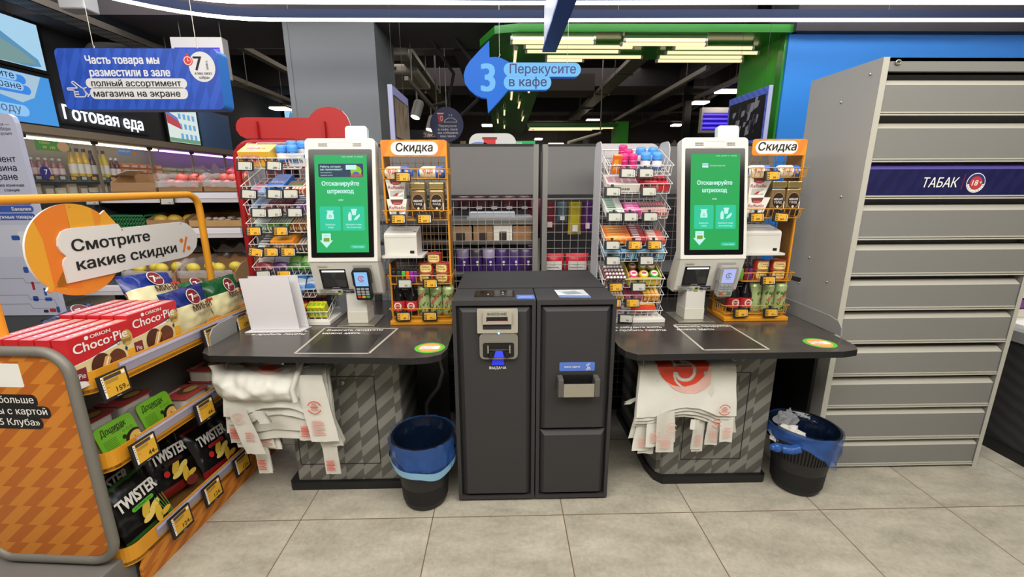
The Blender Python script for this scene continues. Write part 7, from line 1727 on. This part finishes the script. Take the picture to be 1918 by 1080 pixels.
# lowest shelf
def bagbox(x0, x1, y0, y1, z, h, lb, n, seed):
    cbox(x0, x1, y0, y1, z, h, 'brown carton of yellow pears %s on the lowest produce shelf' % lb); film(x0+.005, x1-.005, y0-.005, y1, z+.003, h*1.1, 'clear plastic liner around the carton of pears %s' % lb, seed)
    random.seed(seed)
    for i in range(n): fruit('pear', x0+.06+(x1-x0-.12)*i/max(1, n-1), y0+.07+.05*(i % 2), z+h*.72, .038, (1.25, 1, 1), '#c8b23c', 'yellow pear in the carton %s' % lb, 'pears %s' % lb, (0, .3, random.uniform(-.6, .6)), True)
bagbox(-2.72, -2.36, 3.12, 3.55, .803, .13, 'behind the orange sign', 4, 4); bagbox(-2.33, -1.93, 3.12, 3.55, .803, .13, 'right of the yellow hoop', 4, 9)
b = MB(); m = mat('dark_film', '#4a4644', .2, alpha=.8, bump=.6, bscale=30)
b.grid(lambda u, v: Vector((-2.30+.38*u, 3.62-.10*v+.02*nz(u*5, v*5, 1), 1.10-.16*v+.03*nz(u*7, v*6, 2))), 22, 14, m); tag(b.obj('plastic_sheet'), 'dark crumpled plastic sheet hanging under the middle produce shelf', 'plastic sheet')
# ---- chilled cabinet along the left wall
FRB = mat('fridge_header_taupe', '#8d7f6c', .5, .2); FRI = mat('fridge_inside', '#8a857a', .5); FRS = mat('fridge_shelf_dark', '#2a2a2c', .5)
t = thing('chilled_cabinet', 'long chilled cabinet with glass doors along the left wall', 'refrigerator', (-4.2, 5.9, 0))
X = -3.95; Y0, Y1 = 3.80, 8.2
b = MB(); b.box(-4.44, X+.01, Y0, Y1, 1.925, 1.99, FRB); b.box(-4.44, X, Y0-.03, Y0, 0, 1.99, FRB); b.box(-4.44, X, Y1, Y1+.03, 0, 1.99, FRB); b.box(-4.44, X+.02, Y0, Y1, 0, .35, FRB); b.obj('case', t)
b = MB(); b.box(-4.44, -4.40, Y0, Y1, .35, 1.925, FRI)
b.obj('back_wall', t)
for z in (1.57, 1.40, 1.12, .8):
    b = MB(); b.box(-4.40, -4.02, Y0, Y1, z-.03, z, FRS); b.obj('shelf', t)
    b = MB(); b.box(-4.02, -4.012, Y0, Y1, z-.045, z-.002, mat('fridge_ticket_rail', '#5a5850', .4)); b.obj('ticket_rail', t)
for y in (3.86, 4.52, 5.20, 5.88, 6.56, 7.24, 7.9):
    b = MB(); b.box(X-.02, X-.004, y-.012, y+.012, .36, 1.915, FRB); b.box(X-.015, X+.005, y-.03, y+.03, 1.88, 1.91, BLACK); b.obj('door_stile', t)
b = MB(); b.box(-4.3, -4.24, Y0+.1, 5.7, 1.905, 1.922, mat('fridge_lamp', '#fff3dc', .4, emit=4)); b.obj('lamp_strip', t)
b = MB(); b.box(-4.3, -4.24, 5.8, Y1-.1, 1.905, 1.922, mat('fridge_lamp_violet', '#c890ff', .4, emit=5)); b.obj('lamp_strip', t)
for i, (y0, y1) in enumerate(((3.875, 4.505), (4.535, 5.185), (5.215, 5.865), (5.895, 6.545), (6.575, 7.225))):
    b = MB(); b.box(X-.014, X-.010, y0, y1, .37, 1.90, mat('fridge_glass', '#dfe6e6', .05, alpha=.03, spec=.08)); b.obj('glass_door', t)
FX = frame((X, 0, 0), (0, 1, 0), (0, 0, 1))     # plane facing +x; local x runs with world y
def ln(y, z): return (y, z)
b = MB(); FB = FX @ Matrix.Translation((0, 0, -.03)); b.prism(rrect(3.98, 4.28, 1.79, 1.875, .006), .003, mat('promo_green', '#3d8a34', .5), FB); b.flat(ellipse(4.22, 1.832, .055, .042), mat('promo_food', '#c99a6a', .6), FB, .004); b.text('Комбо', .03, mat('promo_yellow', '#d9c84a', .5), FB, 4.06, 1.845, bold=.02, lift=.004); b.text('99  199', .036, mat('promo_yellow', '#d9c84a', .5), FB, 4.09, 1.803, bold=.02, lift=.004)
tag(b.obj('promo_sign'), 'green promotion sign behind the chilled cabinet glass', 'sign')
b = MB(); b.prism(rrect(4.80, 5.05, 1.80, 1.87, .006), .003, mat('promo_pale_blue', '#6f8fc4', .5), FB); b.text('акция дня', .03, PAPER, FB, 4.88, 1.835, lift=.004); b.flat(ellipse(5.0, 1.83, .03, .024), ORANGE, FB, .004); tag(b.obj('promo_sign'), 'pale blue promotion sign behind the chilled cabinet glass', 'sign')
b = MB(); b.prism(ellipse(3.97, 1.60, .045, .055), .004, mat('badge_violet', '#40387e', .5), FX @ Matrix.Translation((0, 0, .006))); b.text('7', .06, PAPER, FX, 3.975, 1.585, bold=.03, lift=.012); tag(b.obj('door_badge'), 'round violet sticker reading 7 on the chilled cabinet door', 'sticker')
def bottle(y, h, r, body, cap, lbl, label, grp, x=-4.06, z=1.571, nm='juice_bottle', cat='bottle'):
    key = nm+body+cap; t = thing(nm, label, cat, (x, y, z), 0, grp)
    if key in _tagproto:
        for c in kids(_tagproto[key]): d = c.copy(); COL.objects.link(d); d.parent = t
        return
    _tagproto[key] = t
    b = MB(); b.lathe([(r*.9, 0), (r, .006), (r, h*.5), (r*.85, h*.62), (r*.42, h*.86), (r*.42, h*.88)], mat('liquid_'+body, body, .2), None, 14); b.obj('glass', t, True)
    b = MB(); b.lathe([(r*.48, h*.88), (r*.48, h), (r*.4, h)], mat('cap_'+cap, cap, .5), None, 12); b.obj('cap', t, True)
    b = MB(); b.lathe([(r*1.02, h*.12), (r*1.02, h*.46)], mat('lbl_'+lbl, lbl, .6), None, 14, False); b.obj('label_band', t, True)
for i in range(6): bottle(3.93+.062*i, .16, .026, '#8a5a58', '#d6d2cc', '#c9b0aa', 'small pinkish drink bottle with a white cap, near end of the chilled cabinet', 'small drink bottles in the chilled cabinet', nm='drink_bottle')
for i in range(3): bottle(4.36+.07*i, .265, .031, '#c9a22a', '#5a2a22', '#d9d2c0', 'tall yellow juice bottle with a dark cap, left trio in the chilled cabinet', 'left trio of yellow juice bottles')
bottle(4.57, .255, .028, '#4a2230', '#3a1a20', '#c8c4bc', 'dark red juice bottle between the yellow ones in the chilled cabinet', None)
for i in range(2): bottle(4.64+.07*i, .262, .031, '#c9b02a', '#5a2a22', '#d9d2c0', 'tall yellow juice bottle, right pair in the chilled cabinet', 'right pair of yellow juice bottles')
for i in range(2): bottle(4.79+.06*i, .20, .026, '#5a1f2c', '#e2ded6', '#d9cfc8', 'dark berry drink bottle with a white cap, right of the yellow juices', 'dark berry bottles', nm='berry_bottle')
def fpack(y, z, w, h, d, col, label, grp, nm='food_pack', x=-4.10):
    key = nm+col+str(w)
    if key in _tagproto: o = _tagproto[key].copy(); COL.objects.link(o)
    else:
        b = MB(); b.box(-d/2, d/2, -w/2, w/2, 0, h, mat('food_'+col, col, .4, mottle=.25, mscale=40), bev=.006); b.box(d/2-.002, d/2+.001, -w*.35, w*.35, h*.2, h*.7, mat('food_band', '#cfc5b0', .6)); o = b.obj(nm); _tagproto[key] = o
    o.location = (x, y, z); tag(o, label, nm.replace('_', ' '), grp)
for i in range(5):
    for k in range(3): fpack(4.93+.115*i, 1.571+.052*k, .105, .048, .14, '#d0703a', 'orange fish packet stacked in the chilled cabinet', 'orange fish packets')
for i in range(5):
    for k in range(3): fpack(5.62+.13*i, 1.571+.045*k, .12, .04, .13, '#8fa06a' if i % 2 else '#b3a684', 'green or cream salad tub farther along the chilled cabinet', 'salad tubs')
for i in range(9): fpack(3.97+.11*i, 1.402, .095, .11-.02*(i % 3), .10, ('#b9a27a', '#8a6e4c', '#c9b890')[i % 3], 'beige sandwich pack on the second shelf of the chilled cabinet', 'sandwich packs in the chilled cabinet', nm='sandwich_pack')
for i in range(8): fpack(5.02+.14*i, 1.402, .12, .08, .12, ('#c9c0b0', '#b8a88a')[i % 2], 'pale dairy pack on the second shelf of the chilled cabinet', 'dairy packs in the chilled cabinet', nm='dairy_pack')
for i in range(16): fpack(3.95+.17*i, 1.122, .14, .12, .14, ('#a8785a', '#7a9a5c', '#b09aa0', '#c2b48a')[i % 4], 'small grocery pack on the third shelf of the chilled cabinet', 'grocery packs on the third chilled shelf', nm='grocery_pack')
for i in range(14): 
    for zz, nm in ((1.570, 'upper'), (1.400, 'lower')):
        key = 'esl%d' % (i % 2)
        if key in _tagproto: o = _tagproto[key].copy(); COL.objects.link(o)
        else:
            b = MB(); b.box(0, .006, -.03, .03, -.04, 0, TAGB); b.rect(-.024, .024, -.035, -.006, (TAGW, TAGY)[i % 2], frame((.006, 0, 0), (0, 1, 0), (0, 0, 1))); o = b.obj('price_ticket'); _tagproto[key] = o
        o.location = (-4.011, 3.97+.105*i, zz+.01); tag(o, 'small price ticket on the %s rail of the chilled cabinet' % nm, 'price tag', 'tickets on the %s chilled rail' % nm)
# glowing letters and backlit posters on the left wall
FW = frame((-4.455, 0, 0), (0, 1, 0), (0, 0, 1))
b = MB(); b.text('Готовая еда', .19, glow('letters_white', '#f0f4f8', 1.6), FW @ Matrix.Translation((0, 0, .015)), 5.30, 2.155, bold=.05, width=1.0); b.box(-4.459, -4.445, 4.74, 5.88, 2.10, 2.12, BLACK); tag(b.obj('wall_letters'), 'glowing white letters on the dark left wall above the chilled cabinet', 'lettering')
def poster(name, label, y0, y1, z0, z1, draw, col):
    t = thing(name, label, 'light box', (-4.43, (y0+y1)/2, z0)); b = MB(); b.box(-4.459, -4.42, y0-.03, y1+.03, z0-.03, z1+.03, BLACK); b.obj('frame', t)
    b = MB(); b.rect(y0, y1, z0, z1, col, FW, .0365); draw(b, FW @ Matrix.Translation((0, 0, .037))); b.obj('backlit_print', t)
def d1(b, f):
    b.flat([(3.3, 2.97), (4.05, 2.97), (4.30, 2.86), (4.64, 2.66), (4.66, 2.60), (4.55, 2.58), (3.3, 2.58)], glow('poster_steel_blue', '#5f93b8'), f); b.flat([(3.3, 2.80), (4.25, 2.80), (4.50, 2.70), (4.62, 2.62), (4.4, 2.58), (3.3, 2.58)], glow('poster_olive', '#7a9a9a'), f, .0012)
def d2(b, f):
    PLB = glow('poster_pill_blue', '#3f86e2'); PWB = glow('poster_pill_pale', '#8fc4f4')
    b.flat([(3.9, 2.5), (4.62, 2.5), (4.52, 2.30), (4.40, 2.24), (3.9, 2.36)], glow('poster_card_grey', '#a9c4d8'), f, .0008)
    b.prism(rrect(3.3, 4.475, 2.40, 2.48, .04), .002, PLB, f); b.prism(rrect(3.3, 4.50, 2.315, 2.395, .04), .002, PLB, f); b.prism(rrect(3.3, 4.40, 2.42, 2.495, .037), .003, PWB, f); b.prism(rrect(3.3, 4.44, 2.34, 2.415, .037), .003, PWB, f)
    b.text('закажите', .085, INK, f, 4.375, 2.435, 'r', lift=.005); b.text('на экране', .085, INK, f, 4.415, 2.352, 'r', lift=.005)
    b.prism(rrect(3.2, 4.44, 2.115, 2.215, .05), .002, PWB, f); b.text('воду', .10, glow('poster_text_grey', '#5a7088'), f, 4.37, 2.145, 'r', lift=.004, bold=.02)
poster('backlit_poster', 'upper backlit poster in pale blue at the top left corner', 3.3, 4.70, 2.575, 2.975, d1, glow('poster_sky', '#a8d2ec'))
poster('backlit_poster', 'lower backlit blue poster with caption pills at the left edge', 3.3, 4.70, 2.065, 2.505, d2, glow('poster_blue', '#4a97e0'))
def d3(b, f):
    for i in range(4):
        for k in range(3): b.rect(6.42+.09*i, 6.47+.09*i, 2.12+.13*k, 2.19+.13*k, glow('house_window', '#6fa6d6'), f)
    b.flat([(6.2, 2.42), (6.42, 2.34), (6.46, 2.24), (6.2, 2.30)], glow('flag_red', '#b84a52'), f, .0012); b.flat([(6.2, 2.46), (6.40, 2.39), (6.42, 2.34), (6.2, 2.42)], glow('flag_blue', '#5f7fc8'), f, .0012); b.rect(6.2, 6.8, 2.07, 2.12, glow('street_green', '#6f9a7a'), f, .0015)
poster('window_light_box', 'bright picture of a house front on the left wall, behind the blue sign', 6.2, 6.8, 2.065, 2.52, d3, glow('house_wall', '#d9e6e0'))
b = MB(); b.box(-4.459, -4.43, 6.88, 7.6, 1.99, 2.58, mat('panel_slate_blue', '#48699c', .6)); tag(b.obj('wall_panel'), 'plain slate blue panel on the left wall beside the bright house picture', 'panel')
t = thing('wall_screen', 'small bright pale blue screen far back left of the column', 'screen', (-4.0, 9.5, 2.5)); f = FY(9.5)
b = MB(); b.box(-4.42, -4.08, 9.5, 9.55, 2.68, 3.10, BLACK); b.cyl((-4.25, 9.53, 3.1), (-4.25, 9.53, 3.75), .01, TRAY, 6); b.obj('case', t)
b = MB(); b.rect(-4.40, -4.10, 2.70, 3.08, glow('screen_pale', '#9fd0ee'), f, .001); b.flat([(-4.35, 2.75), (-4.28, 2.95), (-4.2, 2.85), (-4.15, 2.9), (-4.14, 2.75)], glow('screen_slate', '#5a8ab0'), f, .002); b.obj('picture', t)
